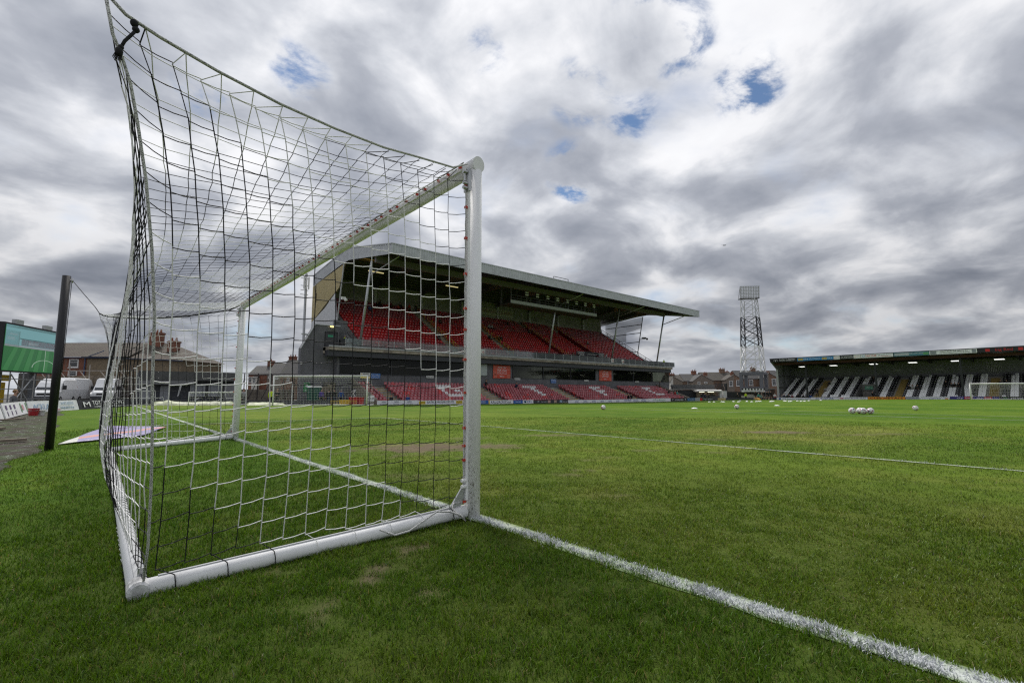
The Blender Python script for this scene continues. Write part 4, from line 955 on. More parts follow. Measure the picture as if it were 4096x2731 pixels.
b = MB(); b.box(15.05, 15.75, 51.93, 51.98, 1.0, 2.0); fa = b.build('first_aid_sign', C('aid_green', (.03, .26, .08)), tw); text(fa, '+', (15.4, 51.90, 1.6), .4, .5, TW); text(fa, 'FIRST AID', (15.4, 51.90, 1.15), .5, .12, TW)
b = MB(); b.box(17.2, 18.4, 51.4, 51.95, -.3, 2.1); b.box(18.4, 18.6, 51.4, 51.95, -.3, 3.1); b.build('tunnel_wall', M_brick('dull_brick', (.13, .115, .10), (.16, .14, .12), (.09, .085, .08)), tw)
b = MB(); b.box(17.45, 18.25, 51.36, 51.39, 1.0, 2.0); gr = b.build('grille', BLACK, tw)
for q in range(8): b = MB(); b.box(17.5 + .1 * q, 17.54 + .1 * q, 51.33, 51.355, 1.05, 1.95); b.build('grille_bar', C('rust_cream', (.42, .36, .24)), gr)
# sloping side wall beside the lower seats, left and right ends
for X, lab in ((20.25, 'l'), (83.45, 'r')):
    b = MB(); b.prism([(44.2, -1.0), (44.2, -.05), (51.2, 2.55), (51.2, -1.0)], 'x', X - .12, X + .12); b.build('end_wall', M('end_wall_concrete', (.24, .21, .17), .9, var=.2, dirt=.5), ms)
    b = MB(); b.bar((X, 44.2, .75), (X, 51.2, 3.3), .06); b.bar((X, 44.2, -.1), (X, 44.2, .75), .06); b.bar((X, 47.7, 1.2), (X, 47.7, 2.02), .06); b.build('end_wall_rail', BLACK, ms)
# mast with aerials behind the near end
t = thing('aerial_mast', (19.0, 66, 0), 'slim mast with white mobile phone aerials behind the stand end', 'mast'); b = MB(); b.tube([(18.2, 63.0, 2), (18.2, 63.0, 16.9)], .16, 8); b.build('mast', GALV, t)
for q in range(3): b = MB(); b.cbox((17.9 + .3 * q, 62.8, 15.6), (.16, .12, 1.7)); b.build('aerial', WHITE, t)
b = MB()
for q in (14.0, 14.6, 15.2, 16.2): b.bar((17.5, 62.9, q), (18.5, 62.9, q), .07)
b.build('bracket', STEELG, t)
# advertising boards along the near touchline of the stand
def ad(x0, x1, col, label, items, y=YA, hgt=.44, th=.05):
    zb = (G(x0, y) + G(x1, y)) / 2 - .01; t = thing('advertising_board', ((x0 + x1) / 2, y, zb), label, 'board', 'advertising boards')
    b = MB(); b.add([(x0, y, zb), (x1, y, zb), (x1, y, zb + hgt), (x0, y, zb + hgt), (x0, y + th, zb), (x1, y + th, zb), (x1, y + th, zb + hgt), (x0, y + th, zb + hgt)], [(0, 1, 2, 3), (5, 4, 7, 6), (3, 2, 6, 7), (0, 3, 7, 4), (1, 5, 6, 2), (0, 4, 5, 1)]); b.build('panel', col, t)
    for it in items:
        if it[0] == 't': _, st, cx, w, h, mt, dz = it; text(t, st, (cx, y - .008, zb + hgt / 2 + dz), w, h, mt)
        else:
            _, a0, a1, z0, z1, mt = it; b = MB(); b.box(a0, a1, y - .006, y - .003, zb + z0, zb + z1); b.build('print_patch', mt, t)
    return t
AW_ = C('board_white', (.82, .83, .84), .4); AB = C('board_blue', (.03, .12, .40), .4); AD = C('board_dark', (.045, .047, .055), .4); ABK = C('board_black', (.02, .02, .022), .4); AGR = C('board_grey', (.40, .42, .45), .4)
ad(19.5, 24.15, AW_, 'white board with small grey emblems before the first seats', [('t', 'General', 20.1, .6, .10, TGY, -.14), ('t', 'Caravans', 21.6, .7, .10, TGY, -.14), ('t', 'Holidays', 23.2, .7, .10, TGY, -.14), ('p', 20.0, 20.5, .2, .36, AGR), ('p', 21.4, 21.9, .2, .36, AGR), ('p', 22.9, 23.4, .2, .36, AGR)])
ad(24.2, 30.1, AW_, 'white electrical wholesale board with yellow oval emblems', [('t', 'ELECTRICAL WHOLESALE SERVICES', 27.05, 3.5, .22, TB, .03), ('p', 24.3, 25.1, .05, .38, TY), ('p', 29.1, 30.0, .05, .38, TY), ('t', 'EWS', 24.7, .65, .20, TB, 0), ('t', 'EWS', 29.55, .7, .20, TB, 0)])
ad(30.15, 32.2, AW_, 'short plain white board behind the near goal post', [])
ad(32.25, 33.8, AB, 'small blue board beside the near goal post', [('t', 'KONICA\nMINOLTA', 33.0, .75, .12, TW, .0)])
ad(33.85, 37.8, AW_, 'white board with large dark letters ending in net', [('t', 'KRLGROUP.net', 35.8, 3.2, .30, TB, -.02), ('p', 33.85, 34.0, 0, .44, TY)])
ad(37.85, 39.4, AB, 'small blue board between two white KRL boards', [('t', 'SAMSUNG', 38.6, .9, .13, TW, 0)])
ad(39.45, 41.3, AW_, 'short white board with a coloured disc and three dark letters', [('t', 'KRL', 40.6, .95, .30, TBL, 0), ('p', 39.65, 40.0, .12, .36, TBL), ('p', 39.75, 40.05, .08, .22, TGR)])
ad(41.35, 48.0, AD, 'dark grey board with a palm emblem and small photographs', [('t', '*', 42.2, .3, .35, TW, -.04), ('p', 44.0, 44.5, .06, .4, C('photo_pink', (.5, .32, .28))), ('p', 45.2, 45.7, .06, .4, C('photo_tan', (.42, .3, .22))), ('p', 46.3, 46.8, .06, .4, C('photo_blue', (.3, .42, .5))), ('t', 'Residential and Nursing Homes', 43.3, 1.1, .09, TW, .0), ('t', '01472 251602', 47.4, .9, .12, TW, -.06)])
ad(48.05, 67.8, AW_, 'very long white board with a small dark blue name repeated six times', [('t', 'attis', 49.8 + 1.92 * k, .75, .20, TBL, .04) for k in range(6)] + [('t', 'insurance brokers', 49.8 + 1.92 * k, .9, .06, TGY, -.13) for k in range(6)] + [('t', 'HANDTRANS', 62.0, 1.9, .22, TBL, .02), ('t', 'Distribution\nPallet Network\nWarehousing', 64.2, 1.6, .09, TBL, .0), ('t', '01469\n578 000', 66.4, 1.5, .16, TBL, .0)])
ad(67.85, 74.7, AW_, 'white board with a green arrow and grey green lettering', [('t', 'ProAmpac', 71.4, 3.4, .30, TGR, 0), ('t', '>', 69.3, .5, .32, TGR, 0)], hgt=.56)
ad(74.75, 80.4, AD, 'dark board with a white sportswear name between two emblems', [('t', 'macron', 77.6, 2.7, .30, TW, 0), ('t', 'Y', 75.4, .4, .3, TW, 0), ('t', 'Y', 79.8, .4, .3, TW, 0)], hgt=.56)
ad(80.45, 83.3, C('board_teal', (.06, .14, .26)), 'small dark blue board with a round white emblem', [('t', 'O', 80.9, .4, .34, C('ink_sky', (.2, .45, .75)), 0), ('t', 'Carson Printing Ltd', 82.2, 1.5, .12, TW, .0)], hgt=.56)
ad(83.35, 85.1, AGR, 'small pale grey board right of the round emblem', [('t', 'Landmark', 84.2, 1.2, .16, TGY, 0)], hgt=.56)
ad(85.15, 90.4, AD, 'dark board with a red left end near the stand corner', [('p', 85.15, 86.0, 0, .54, TR_), ('t', 'Killinghome', 87.3, 1.6, .14, TW, 0), ('t', 'Wild & the Beach Bar', 89.2, 1.8, .14, TW, 0)], hgt=.56)
# ================================================================== end stand behind the far goal (black and white seats)
es = thing('end_stand', (110, 18, -.5), 'single tier covered stand with black and white striped seats behind the far goal', 'stand', 'football stands')
OY0, OY1, OX = -9.0, 36.8, 107.0
ORW, ODX, OZ0, ODZ = 12, .75, -.42, .335
poly = []
for k in range(ORW + 1): poly += [(OX + (k - .5) * ODX, OZ0 + (k - 1) * ODZ if k else -1.2), (OX + (k - .5) * ODX, OZ0 + k * ODZ)]
poly += [(118, OZ0 + ORW * ODZ), (118, -1.2)]
b = MB(); b.prism(poly, 'y', OY0, 20.8); b.prism(poly, 'y', 23.2, OY1)
poly2 = [(x, z) for x, z in poly if x > OX + 5.6 * ODX]; poly2 = [(OX + 5.6 * ODX, -1.2)] + [(OX + 5.6 * ODX, OZ0 + 5 * ODZ)] + [(OX + 5.6 * ODX, OZ0 + 6 * ODZ)] + [q for q in poly2 if q[1] > OZ0 + 5.9 * ODZ] + [(118, -1.2)]
b.prism(poly2, 'y', 20.8, 23.2); ot = b.build('terrace', TREAD, es)
AISO = [30.0, 17.1, 4.85]; YSTEP = M('yellow_step', (.34, .24, .07), .8, var=.2)
for ay in AISO:
    b = MB()
    for k in range(ORW): b.box(OX + (k - .5) * ODX - .015, OX + (k - .5) * ODX + .30, ay - .58, ay + .58, OZ0 + k * ODZ - .30, OZ0 + k * ODZ + .012)
    b.build('aisle_step', YSTEP, ot)
SBW = [C('seat_bw_0', (.014, .014, .017), .35), C('seat_bw_1', (.90, .90, .90), .4, var=.05)]
spots = []; n = 0; y = OY1 - .6
while y > OY0 + .3:
    inais = any(abs(y - a) < .80 for a in AISO)
    if not inais:
        for k in range(ORW):
            if 20.7 < y < 23.3 and k < 6: continue
            if k == ORW - 1 and int(y * 1.3) % 3 == 0: continue
            spots.append((OX + k * ODX, y, OZ0 + k * ODZ, 1 if (n // 2) % 2 == 0 or (k == 0 and random.random() < .3) else 0))
    n += 1; y -= .465
seats_in(es, spots, SBW, -math.pi / 2, 'rows of black and white tip-up seats in the end stand', sx=1.2)
# tunnel mouth
tn_ = M('tunnel_grey', (.16, .155, .15), .85)
for Y in (20.75, 23.25):
    b = MB(); b.prism([(106.4, -.8), (106.4, .35), (111.2, 2.6), (111.2, -.8)], 'y', Y - .09, Y + .09); b.build('tunnel_wall', tn_, es)
b = MB(); b.box(111.0, 111.2, 20.8, 23.2, 1.15, 2.45); ex = b.build('tunnel_lintel', M('tunnel_lintel', (.20, .20, .19), .8), es)
b = MB(); b.box(110.93, 110.98, 21.35, 22.65, 1.42, 2.05); sg_ = b.build('exit_sign', C('exit_green2', (.10, .34, .22)), ex); text(sg_, 'EXIT', (110.91, 22.2, 1.73), .6, .34, TW, '-x'); text(sg_, '^', (110.91, 21.6, 1.62), .25, .4, TW, '-x')
# roof
ODARK = M('stand_roof_dark', (.075, .072, .072), .8); OWALL = M('stand_wall_grey', (.22, .22, .235), .8, var=.12, scale=.5)
b = MB(); b.prism([(104.05, 7.75), (104.05, 7.62), (118.2, 6.75), (118.2, 6.9)], 'y', OY0, 37.2); rf = b.build('roof', ODARK, es)
b = MB(); vs = []
ribbed(b, (104.0, OY0), (104.0, 37.2), 7.74, 7.90, 7.74, 7.90, 95, .06, (0, 0)); 
for k in range(120): y = OY0 + k * .385; b.tube([(103.98, y, 7.84), (106.5, y, 7.72)], .05, 5)
b.build('corrugated_edge', DGREY, rf)
b = MB(); b.box(105.4, 105.6, OY0, 36.9, 6.55, 7.0); b.build('front_purlin', M('red_oxide', (.09, .035, .03), .8), rf)
for k in range(8):
    y = 36.3 - k * 5.75; b = MB(); b.prism([(104.2, 7.55), (118, 6.65), (118, 6.25), (105.8, 6.75)], 'y', y - .1, y + .1); b.build('rafter', ODARK, rf)
b = MB(); b.box(117.0, 117.3, OY0, 37.0, -1, 6.8); b.build('back_wall', OWALL, es)
b = MB(); b.prism([(106.9, -1), (106.9, 5.7), (104.05, 7.1), (104.05, 7.6), (117.2, 6.8), (117.2, -1)], 'y', 36.85, 37.05); b.build('end_wall', OWALL, es)
b = MB(); b.box(106.75, 106.95, 36.72, 37.1, -1, 5.75); b.build('end_post', LGREY, es)
b = MB()
for z in (1.9, 4.3): b.box(107, 117, 36.70, 36.82, z, z + .12)
for x in (110, 113.5): b.box(x, x + .15, 36.68, 36.80, -.5, 6.6)
b.build('end_frame', STEELD, es)
for y in (31.15, 19.75, 8.2, -3.3): b = MB(); b.box(105.85, 106.1, y - .14, y + .14, -1, 6.9); b.build('column', M('column_dark', (.03, .031, .036), .5), es)
for zy in (33.2, 27.6, 21.0, 15.2, 9.4, 4.1, -1.5):
    for q in (0, .45):
        b = MB(); b.box(109.5 + q * 1.5, 109.62 + q * 1.5, zy - .85, zy + .35, 6.24 - q * .12, 6.29 - q * .12); b.build('strip_light', M('tube_lamp', (1, 1, 1), .5, emit=(1, 1, .97), estr=1.0), rf)
for y in (28.8, 18.5, 12.2): b = MB(); b.box(116.85, 116.98, y - .6, y + .6, 5.0, 5.3); s_ = b.build('block_sign', C('sign_dim', (.35, .35, .34)), es)
# crest painted on the back wall
cx, cz = 4.95, 5.0; b = MB(); sh = [(-.85, .55), (.85, .55), (.85, -.2), (.5, -.75), (0, -1.0), (-.5, -.75), (-.85, -.2)]
b.add([(116.96, cx - a, cz + z) for a, z in sh], [tuple(range(7))]); cre = b.build('wall_crest', C('crest_ground', (.10, .10, .105)), es)
b = MB()
for k in range(len(sh)): a, c_ = sh[k], sh[(k + 1) % 7]; b.bar((116.94, cx - a[0], cz + a[1]), (116.94, cx - c_[0], cz + c_[1]), .05, .07)
for k in range(-3, 4): b.box(116.93, 116.945, cx + k * .21 - .045, cx + k * .21 + .045, cz - .85 + abs(k) * .16, cz + .38)
b.bar((116.94, cx - .85, cz + .42), (116.94, cx + .85, cz + .42), .04, .05)
b.tube([(116.94, cx - 1.0, cz + .75), (116.94, cx - .5, cz + 1.05), (116.94, cx, cz + .8), (116.94, cx + .5, cz + 1.05), (116.94, cx + 1.0, cz + .75)], .05, 6); b.build('crest_lines', C('crest_pale', (.42, .42, .42)), cre)
# roof-edge and pitch-side boards: read from -X
def adx(x, y0, y1, z0, z1, col, label, items, name='advertising_board', group='advertising boards'):
    t = thing(name, (x, (y0 + y1) / 2, z0), label, 'board', group); b = MB(); b.box(x, x + .06, min(y0, y1), max(y0, y1), z0, z1); b.build('panel', col, t); zc = (z0 + z1) / 2
    for it in items:
        if it[0] == 't': _, st, cy, w, h, mt, dz = it; text(t, st, (x - .008, cy, zc + dz), w, h, mt, '-x')
        else: _, a0, a1, za, zb, mt = it; b = MB(); b.box(x - .006, x - .003, min(a0, a1), max(a0, a1), z0 + za, z0 + zb); b.build('print_patch', mt, t)
    return t
def arch(t, x, cy, cz, s, mat):
    b = MB()
    for k in (-1, 1): b.tube([(x, cy + k * s * .5 + s * .42, cz - s * .45), (x, cy + k * s * .5 + s * .42, cz + s * .2), (x, cy + k * s * .5 + s * .2, cz + s * .5), (x, cy + k * s * .5 - s * .2, cz + s * .5), (x, cy + k * s * .5 - s * .42, cz + s * .2), (x, cy + k * s * .5 - s * .42, cz - s * .45)], s * .06, 5)
    b.build('arch_emblem', mat, t)
RZ0, RZ1 = 7.14, 7.76; SKYB = C('board_sky', (.05, .25, .55)); ORN = C('board_orange', (.75, .30, .03)); PUR = C('board_purple', (.06, .05, .22))
t = adx(103.95, 37.1, 32.0, RZ0, RZ1, ABK, 'black roof edge board with white arches at the left end of the end stand', [('t', 'TOTAL CLADDING', 33.8, 3.0, .26, TW, .08), ('t', 'COMMERCIAL CLADDING SPECIALISTS', 33.9, 2.8, .09, TW, -.16)]); arch(t, 103.93, 36.0, 7.42, .36, TW)
adx(103.95, 31.95, 25.7, RZ0, RZ1, SKYB, 'sky blue roof edge board with yellow hire emblems', [('p', 31.8, 30.9, .1, .5, TY), ('t', 'HSS', 31.35, .8, .3, TBL, 0), ('t', 'Hire', 30.4, .8, .3, TW, 0), ('p', 27.6, 26.8, .1, .5, TY), ('t', 'HSS', 27.2, .7, .3, TBL, 0), ('t', 'Hire', 26.3, .7, .3, TW, 0), ('t', '01472 350505 hss.com', 28.9, 1.9, .14, TW, .1), ('t', 'Follow us on @hsshireuk', 28.9, 1.9, .12, TW, -.12)])
adx(103.95, 25.65, 24.65, RZ0, RZ1, AW_, 'small white roof edge board with a red mark, left of the phone number', [('t', 'y', 25.4, .25, .3, TR_, 0), ('t', 'dan Tools', 24.95, .5, .12, TR_, 0)])
adx(103.95, 24.6, 22.5, RZ0, RZ1, AD, 'dark roof edge board with white phone numbers', [('t', 'Tel: 01469 515461\nMob: 07855 842624', 23.5, 1.9, .18, TW, 0)])
adx(103.95, 22.45, 21.4, RZ0, RZ1, AW_, 'small white roof edge board with a red mark, right of the phone number', [('t', 'y', 22.2, .25, .3, TR_, 0), ('t', 'dan Tools', 21.75, .5, .12, TR_, 0)])
adx(103.95, 21.35, 16.6, RZ0, RZ1, AW_, 'white roof edge board with a blue ring and dark red name', [('t', 'O', 20.95, .5, .40, SKYB, 0), ('t', 'MAYNE', 19.8, 1.6, .36, TR_, 0), ('t', 'Tel: 01472 241211', 17.8, 1.9, .14, TBL, .1), ('t', 'www.mayneheating.co.uk', 17.8, 1.9, .12, TR_, -.12)])
adx(103.95, 16.5, 11.75, RZ0, RZ1, C('board_teal2', (.08, .22, .28)), 'teal roof edge board with small photographs', [('p', 16.4, 14.4, .1, .55, C('photo_mix', (.42, .46, .5))), ('t', 'Believe, Achieve, Succeed', 13.4, 1.8, .18, TW, .1), ('p', 12.5, 11.8, .1, .5, C('photo_green', (.12, .34, .14)))])
adx(103.95, 11.7, 5.9, RZ0, RZ1, AW_, 'white roof edge board with black serif lettering about air bricks', [('p', 11.6, 10.8, .05, .58, TGY), ('t', 'CAST IRON AIR BRICK Co.', 8.6, 3.4, .24, TB, .13), ('t', 'COAL HOLE COVERS & VENTS  MADE IN THE UK', 8.6, 3.7, .12, TB, -.14), ('p', 6.5, 6.0, .06, .56, TGY)])
adx(103.95, 5.85, -3.5, RZ0, RZ1, ABK, 'black roof edge board with red letters and red shields', [('t', 'big Red', 2.9, 1.9, .42, TR_, 0), ('p', 4.95, 4.45, .1, .52, TR_), ('p', 1.35, .85, .1, .52, TR_)])
def zo(y): return G(105, y) - .01
def adp(y0, y1, col, label, items): z = zo((y0 + y1) / 2); return adx(104.95, y0, y1, z, z + .48, col, label, items)
adp(36.6, 30.35, AW_, 'white pitch side board with dark blue business name before the end stand', [('t', 'CRS Business Systems', 33.6, 4.0, .26, TBL, 0), ('p', 36.2, 35.8, .08, .4, TBL), ('t', '01472\n300822', 30.9, .8, .12, TBL, 0)])
adp(30.3, 25.7, AW_, 'white pitch side board with blue serif name', [('t', 'O. TURNER', 27.9, 3.0, .28, TBL, .03), ('t', 'FENCING   GATES   SECURITY', 27.9, 3.3, .08, TGY, -.17)])
adp(25.65, 21.05, AW_, 'white pitch side board with a red disc', [('p', 25.4, 24.8, .12, .36, TR_), ('t', 'SK', 25.1, .45, .2, TW, 0), ('t', 'SYLVESTER KEAL', 22.9, 3.3, .22, TB, 0)])
adp(21.0, 15.6, ORN, 'bright orange pitch side board with black letters', [('t', 'CLEE METALS', 18.3, 4.7, .34, TB, 0)])
adp(15.55, 13.75, AGR, 'short pale grey pitch side board with three letters', [('t', 'GRF', 14.65, 1.6, .36, TGY, 0)])
adp(13.7, 9.85, AW_, 'white pitch side board about industrial flooring', [('t', 'Industrial Flooring Specialists', 11.7, 3.5, .16, TGY, .11), ('t', '01469 572121', 11.7, 1.5, .16, TBL, -.12), ('p', 10.4, 10.0, .04, .2, ORN)])
adp(9.8, 4.05, PUR, 'purple betting board behind the far goal post', [('t', 'sky', 8.6, .75, .28, TW, 0), ('p', 8.05, 7.05, .06, .42, TR_), ('t', 'bet', 7.55, .75, .28, TW, 0), ('t', 'sky', 6.25, .75, .28, TW, 0), ('p', 5.75, 4.85, .06, .42, TR_), ('t', 'bet', 5.3, .75, .28, TW, 0)])
adp(4.0, -3.0, ABK, 'black pitch side board with a green mark and white letters', [('t', '#', 3.4, .5, .3, TGR, 0), ('t', 'myenergi', 1.3, 2.9, .30, TW, 0)])
# ------------------------------------------------------------------ far goal and portable goal
def small_goal(name, label, base, ang, width, height, depth, r, frame=True, seg=.24, back=True, cr_=.006):
    """ang: direction of the crossbar; the net falls to the left of that direction"""
    t = thing(name, base, label, 'goal', 'football goals'); T = Matrix.Translation(base) @ Matrix.Rotation(ang, 4, 'Z')
    for x in (0, width): b = MB(T); b.tube([(x, 0, -.1), (x, 0, height)], r, 10); b.build('post', WHITE, t, True)
    b = MB(T); b.tube([(-r, 0, height), (width + r, 0, height)], r, 10); b.build('crossbar', WHITE, t, True)
    for x in (0, width): b = MB(T); b.tube([(x, 0, .05), (x, depth, .05)], r * .7, 8); b.build('side_bar', WHITE, t, True)
    b = MB(T); b.tube([(0, depth, .05), (width, depth, .05)], r * .7, 8); b.build('back_bar', WHITE, t, True)
    def prof(v): return (0, height, ) if v < 0 else None
    pr = [(0, height), (depth * .45, height * .93), (depth * .85, height * .62), (depth, .06)]; pd = np.array([(p[0], 0, p[1]) for p in pr]); nr = int(4.0 * height / 2.5 / seg * 1.0); ps = spl(pd, nr); nu = int(width / seg)
    segs = []
    def Q(u, k): q = ps[k]; return np.array(T @ Vector((width * u, q[0], q[2])))
    for i in range(nu + 1):
        for k in range(nr + 1):
            if i < nu and k > 0: segs.append((Q(i / nu, k), Q((i + 1) / nu, k), 1))
            if k < nr: segs.append((Q(i / nu, k), Q(i / nu, k + 1), 1))
    for x in (0, width):
        for k in range(nr + 1):
            q = ps[k]; a = np.array(T @ Vector((x, 0, q[2]))); c = np.array(T @ Vector((x, q[0], q[2]))); segs.append((a, c, 1))
        yq = seg
        while yq < depth: zt = float(np.interp(yq, ps[:, 0], ps[:, 2])); segs.append((np.array(T @ Vector((x, yq, .05))), np.array(T @ Vector((x, yq, zt))), 1)); yq += seg
    net_part('net', segs, t, cr_); return t
small_goal('football_goal', 'small looking white goal in front of the black and white seats', (101, 6.9, G(101, 6.9)), -math.pi / 2, 7.4, 2.48, 2.2, .07, cr_=.006)
a0 = math.atan2(35.65 - 40.8, 15.1 - 9.15); small_goal('portable_goal', 'portable white training goal with net before the stair tower', (9.15, 40.8, G(9, 40.8) - .05), a0, math.hypot(15.1 - 9.15, 5.15), 2.5, 2.0, .055, seg=.24, cr_=.0035)
t = small_goal('training_goal', 'low portable white goal frame beside the striped shirt person', (3.2, 40.4, G(3.2, 40.4)), a0 + .1, 3.6, 1.0, 1.0, .03, seg=.25, cr_=.0035)
# ------------------------------------------------------------------ floodlight pylon
py = thing('floodlight_pylon', (112, 44, 1.8), 'tall floodlight pylon in white, black and white lattice sections on a concrete frame', 'pylon')
PW = M('pylon_white', (.80, .80, .79), .5); PB = M('pylon_black', (.02, .02, .022), .5)
def pw(z): return float(np.interp(z, [5.5, 11.4, 18.2, 22.5], [4.25, 3.75, 3.25, 2.9])) / 2
ROT = Matrix.Translation((112, 43.9, 0)) @ Matrix.Rotation(R(9), 4, 'Z')
b = MB(ROT)
for sx in (-1, 1):
    for sy in (-1, 1): b.box(sx * 2.1 - .32, sx * 2.1 + .32, sy * 2.1 - .32, sy * 2.1 + .32, -1, 5.5)
for s_ in (-1, 1): b.box(-2.4, 2.4, s_ * 2.1 - .3, s_ * 2.1 + .3, 4.9, 5.45); b.box(s_ * 2.1 - .3, s_ * 2.1 + .3, -2.4, 2.4, 4.9, 5.45)
b.box(-2.4, 2.4, -2.4, 2.4, 1.85, 2.15); b.build('concrete_frame', M('grey_frame', (.16, .165, .18), .8), py)
def lattice_part(name, z0, z1, n, mat, w, xdiag=True):
    b = MB(ROT); zs = np.linspace(z0, z1, n + 1); co = ((-1, -1), (1, -1), (1, 1), (-1, 1))
    for sx, sy in co: b.bar((sx * pw(z0), sy * pw(z0), z0), (sx * pw(z1), sy * pw(z1), z1), w)
    for k in range(n):
        a, c = zs[k], zs[k + 1]
        for i in range(4):
            p_, q = co[i], co[(i + 1) % 4]
            b.bar((p_[0] * pw(a), p_[1] * pw(a), a), (q[0] * pw(c), q[1] * pw(c), c), w * .55); b.bar((q[0] * pw(a), q[1] * pw(a), a), (p_[0] * pw(c), p_[1] * pw(c), c), w * .55)
            b.bar((p_[0] * pw(c), p_[1] * pw(c), c), (q[0] * pw(c), q[1] * pw(c), c), w * .5)
    b.build(name, mat, py)
lattice_part('lower_lattice', 5.5, 11.4, 2, PW, .24); lattice_part('middle_lattice', 11.4, 18.2, 3, PB, .20); lattice_part('upper_lattice', 18.2, 22.5, 2, M('pylon_grey', (.50, .51, .51), .5), .13)
b = MB(ROT)
for s_ in (-.22, .22): b.bar((s_, -.6, 5.6), (s_, -.6, 22.6), .06)
for k in range(42): b.bar((-.22, -.6, 5.8 + .4 * k), (.22, -.6, 5.8 + .4 * k), .05)
b.build('ladder', M('pylon_white', (.66, .66, .65), .5), py)
HR = Matrix.Translation((111.4, 43.5, 22.7)) @ Matrix.Rotation(R(-47), 4, 'Z') @ Matrix.Diagonal((.84, 1, .92, 1))
b = MB(HR); b.box(-2.5, 2.5, -.3, 1.6, -.05, .08); hd = b.build('platform', STEELD, py)
b = MB(HR)
for k in range(8): x = -2.35 + .67 * k; b.bar((x, 0, .05), (x, -.25, 3.0), .09)
for k in range(8): z = .35 + .37 * k; b.bar((-2.45, -.03 - .03 * k, z), (2.45, -.03 - .03 * k, z), .05)
for x in (-2.5, 2.5): b.bar((x, .2, .05), (x, -.2, 3.05), .10)
b.bar((-2.5, -.22, 3.05), (2.5, -.22, 3.05), .10); b.bar((-2.9, .4, -.2), (-2.5, -.2, 3.0), .08); b.build('lamp_frame', M('lamp_frame', (.35, .35, .35), .5), hd)
lm_me = MB().box(-.22, .22, -.16, .04, -.09, .09).mesh('lamp', mats=(M('lamp_glass', (.50, .51, .52), .25),))
for r_ in range(8):
    for c_ in range(8):
        o = bpy.data.objects.new('lamp', lm_me); link(o, hd); v = HR @ Vector((-2.25 + .643 * c_, -.12 - .03 * r_, .35 + .37 * r_)); o.location = v - OFF[hd.name]; o.rotation_euler = (R(-12), 0, R(-47))
# ------------------------------------------------------------------ houses
def local(O, ang): return Matrix.Translation(O) @ Matrix.Rotation(ang, 4, 'Z')
AR = -R(YAW)
BRK = M_brick('brown_brick', (.20, .105, .065), (.26, .15, .09), (.22, .19, .16)); RND = M('brown_render', (.20, .165, .135), .9, var=.15, dirt=.3); REDB = M_brick('red_brick', (.23, .075, .04), (.28, .10, .055), (.20, .16, .13)); TILE = M_tile('brown_tile', (.085, .075, .066), (.115, .10, .085), 0.0); SLATE = M_tile('slate', (.075, .075, .08), (.105, .10, .10), 0.0); UPVC = M('upvc', (.72, .72, .71), .4); RENDW = M('white_render', (.55, .53, .48), .8)
def window(par, T, x, z, w, h, y=-.02, bars=1, mat=None):
    b = MB(T); b.box(x - w / 2, x + w / 2, y - .06, y, z - h / 2, z + h / 2); wn_ = b.build('window', mat or UPVC, par)
    b = MB(T); q = w * .10; xs = np.linspace(x - w / 2 + q, x + w / 2 - q, bars + 2)
    for a, c in zip(xs, xs[1:]):
        b.box(a + .02, c - .02, y - .075, y - .062, z - h / 2 + q, z + h * .12 - .03); b.box(a + .02, c - .02, y - .075, y - .062, z + h * .12 + .03, z + h / 2 - q)
    b.build('pane', GLASSD, wn_); b = MB(T); b.box(x - w / 2 - .08, x + w / 2 + .08, y - .12, y, z - h / 2 - .08, z - h / 2); b.build('sill', UPVC, wn_); return wn_
def chimney(par, T, x, y, z0, z1, w=.9, d=.6, pots=2, mat=None):
    b = MB(T); b.box(x - w / 2, x + w / 2, y - d / 2, y + d / 2, z0, z1); b.box(x - w / 2 - .07, x + w / 2 + .07, y - d / 2 - .07, y + d / 2 + .07, z1 - .25, z1 - .05); ch = b.build('chimney', mat or REDB, par)
    for k in range(pots): xx = x - w / 2 + w * (k + .5) / pots; b = MB(T); b.tube([(xx, y, z1), (xx, y, z1 + .42)], [.13, .10], 8); b.build('chimney_pot', M('clay_pot', (.25, .09, .05), .8), ch)
    return ch
def gable_roof(b, x0, x1, y0, y1, ze, zr, along='x', ov=.2, th=.12):
    if along == 'x':
        ym = (y0 + y1) / 2; sl_ = (zr - ze) / (ym - y0); b.prism([(y0 - ov, ze - ov * sl_), (ym, zr), (y1 + ov, ze - ov * sl_), (y1 + ov, ze - ov * sl_ + th), (ym, zr + th), (y0 - ov, ze - ov * sl_ + th)], 'x', x0 - .1, x1 + .1)
    else:
        xm = (x0 + x1) / 2; sl_ = (zr - ze) / (xm - x0); b.prism([(x0 - ov, ze - ov * sl_), (xm, zr), (x1 + ov, ze - ov * sl_), (x1 + ov, ze - ov * sl_ + th), (xm, zr + th), (x0 - ov, ze - ov * sl_ + th)], 'y', y0 - .1, y1 + .1)
def aerial(par, T, x, y, z, h=1.1):
    b = MB(T); b.bar((x, y, z), (x, y, z + h), .05); b.bar((x - .5, y, z + h), (x + .35, y, z + h), .04)
    for k in range(5): b.bar((x - .45 + .18 * k, y - .25, z + h), (x - .45 + .18 * k, y + .25, z + h), .025)
    b.build('aerial', STEELD, par)
HO = (131.68, 80.37, 0)
def zc_(cy): return 4.87 + (465 - cy) * .01677
kx = .01677
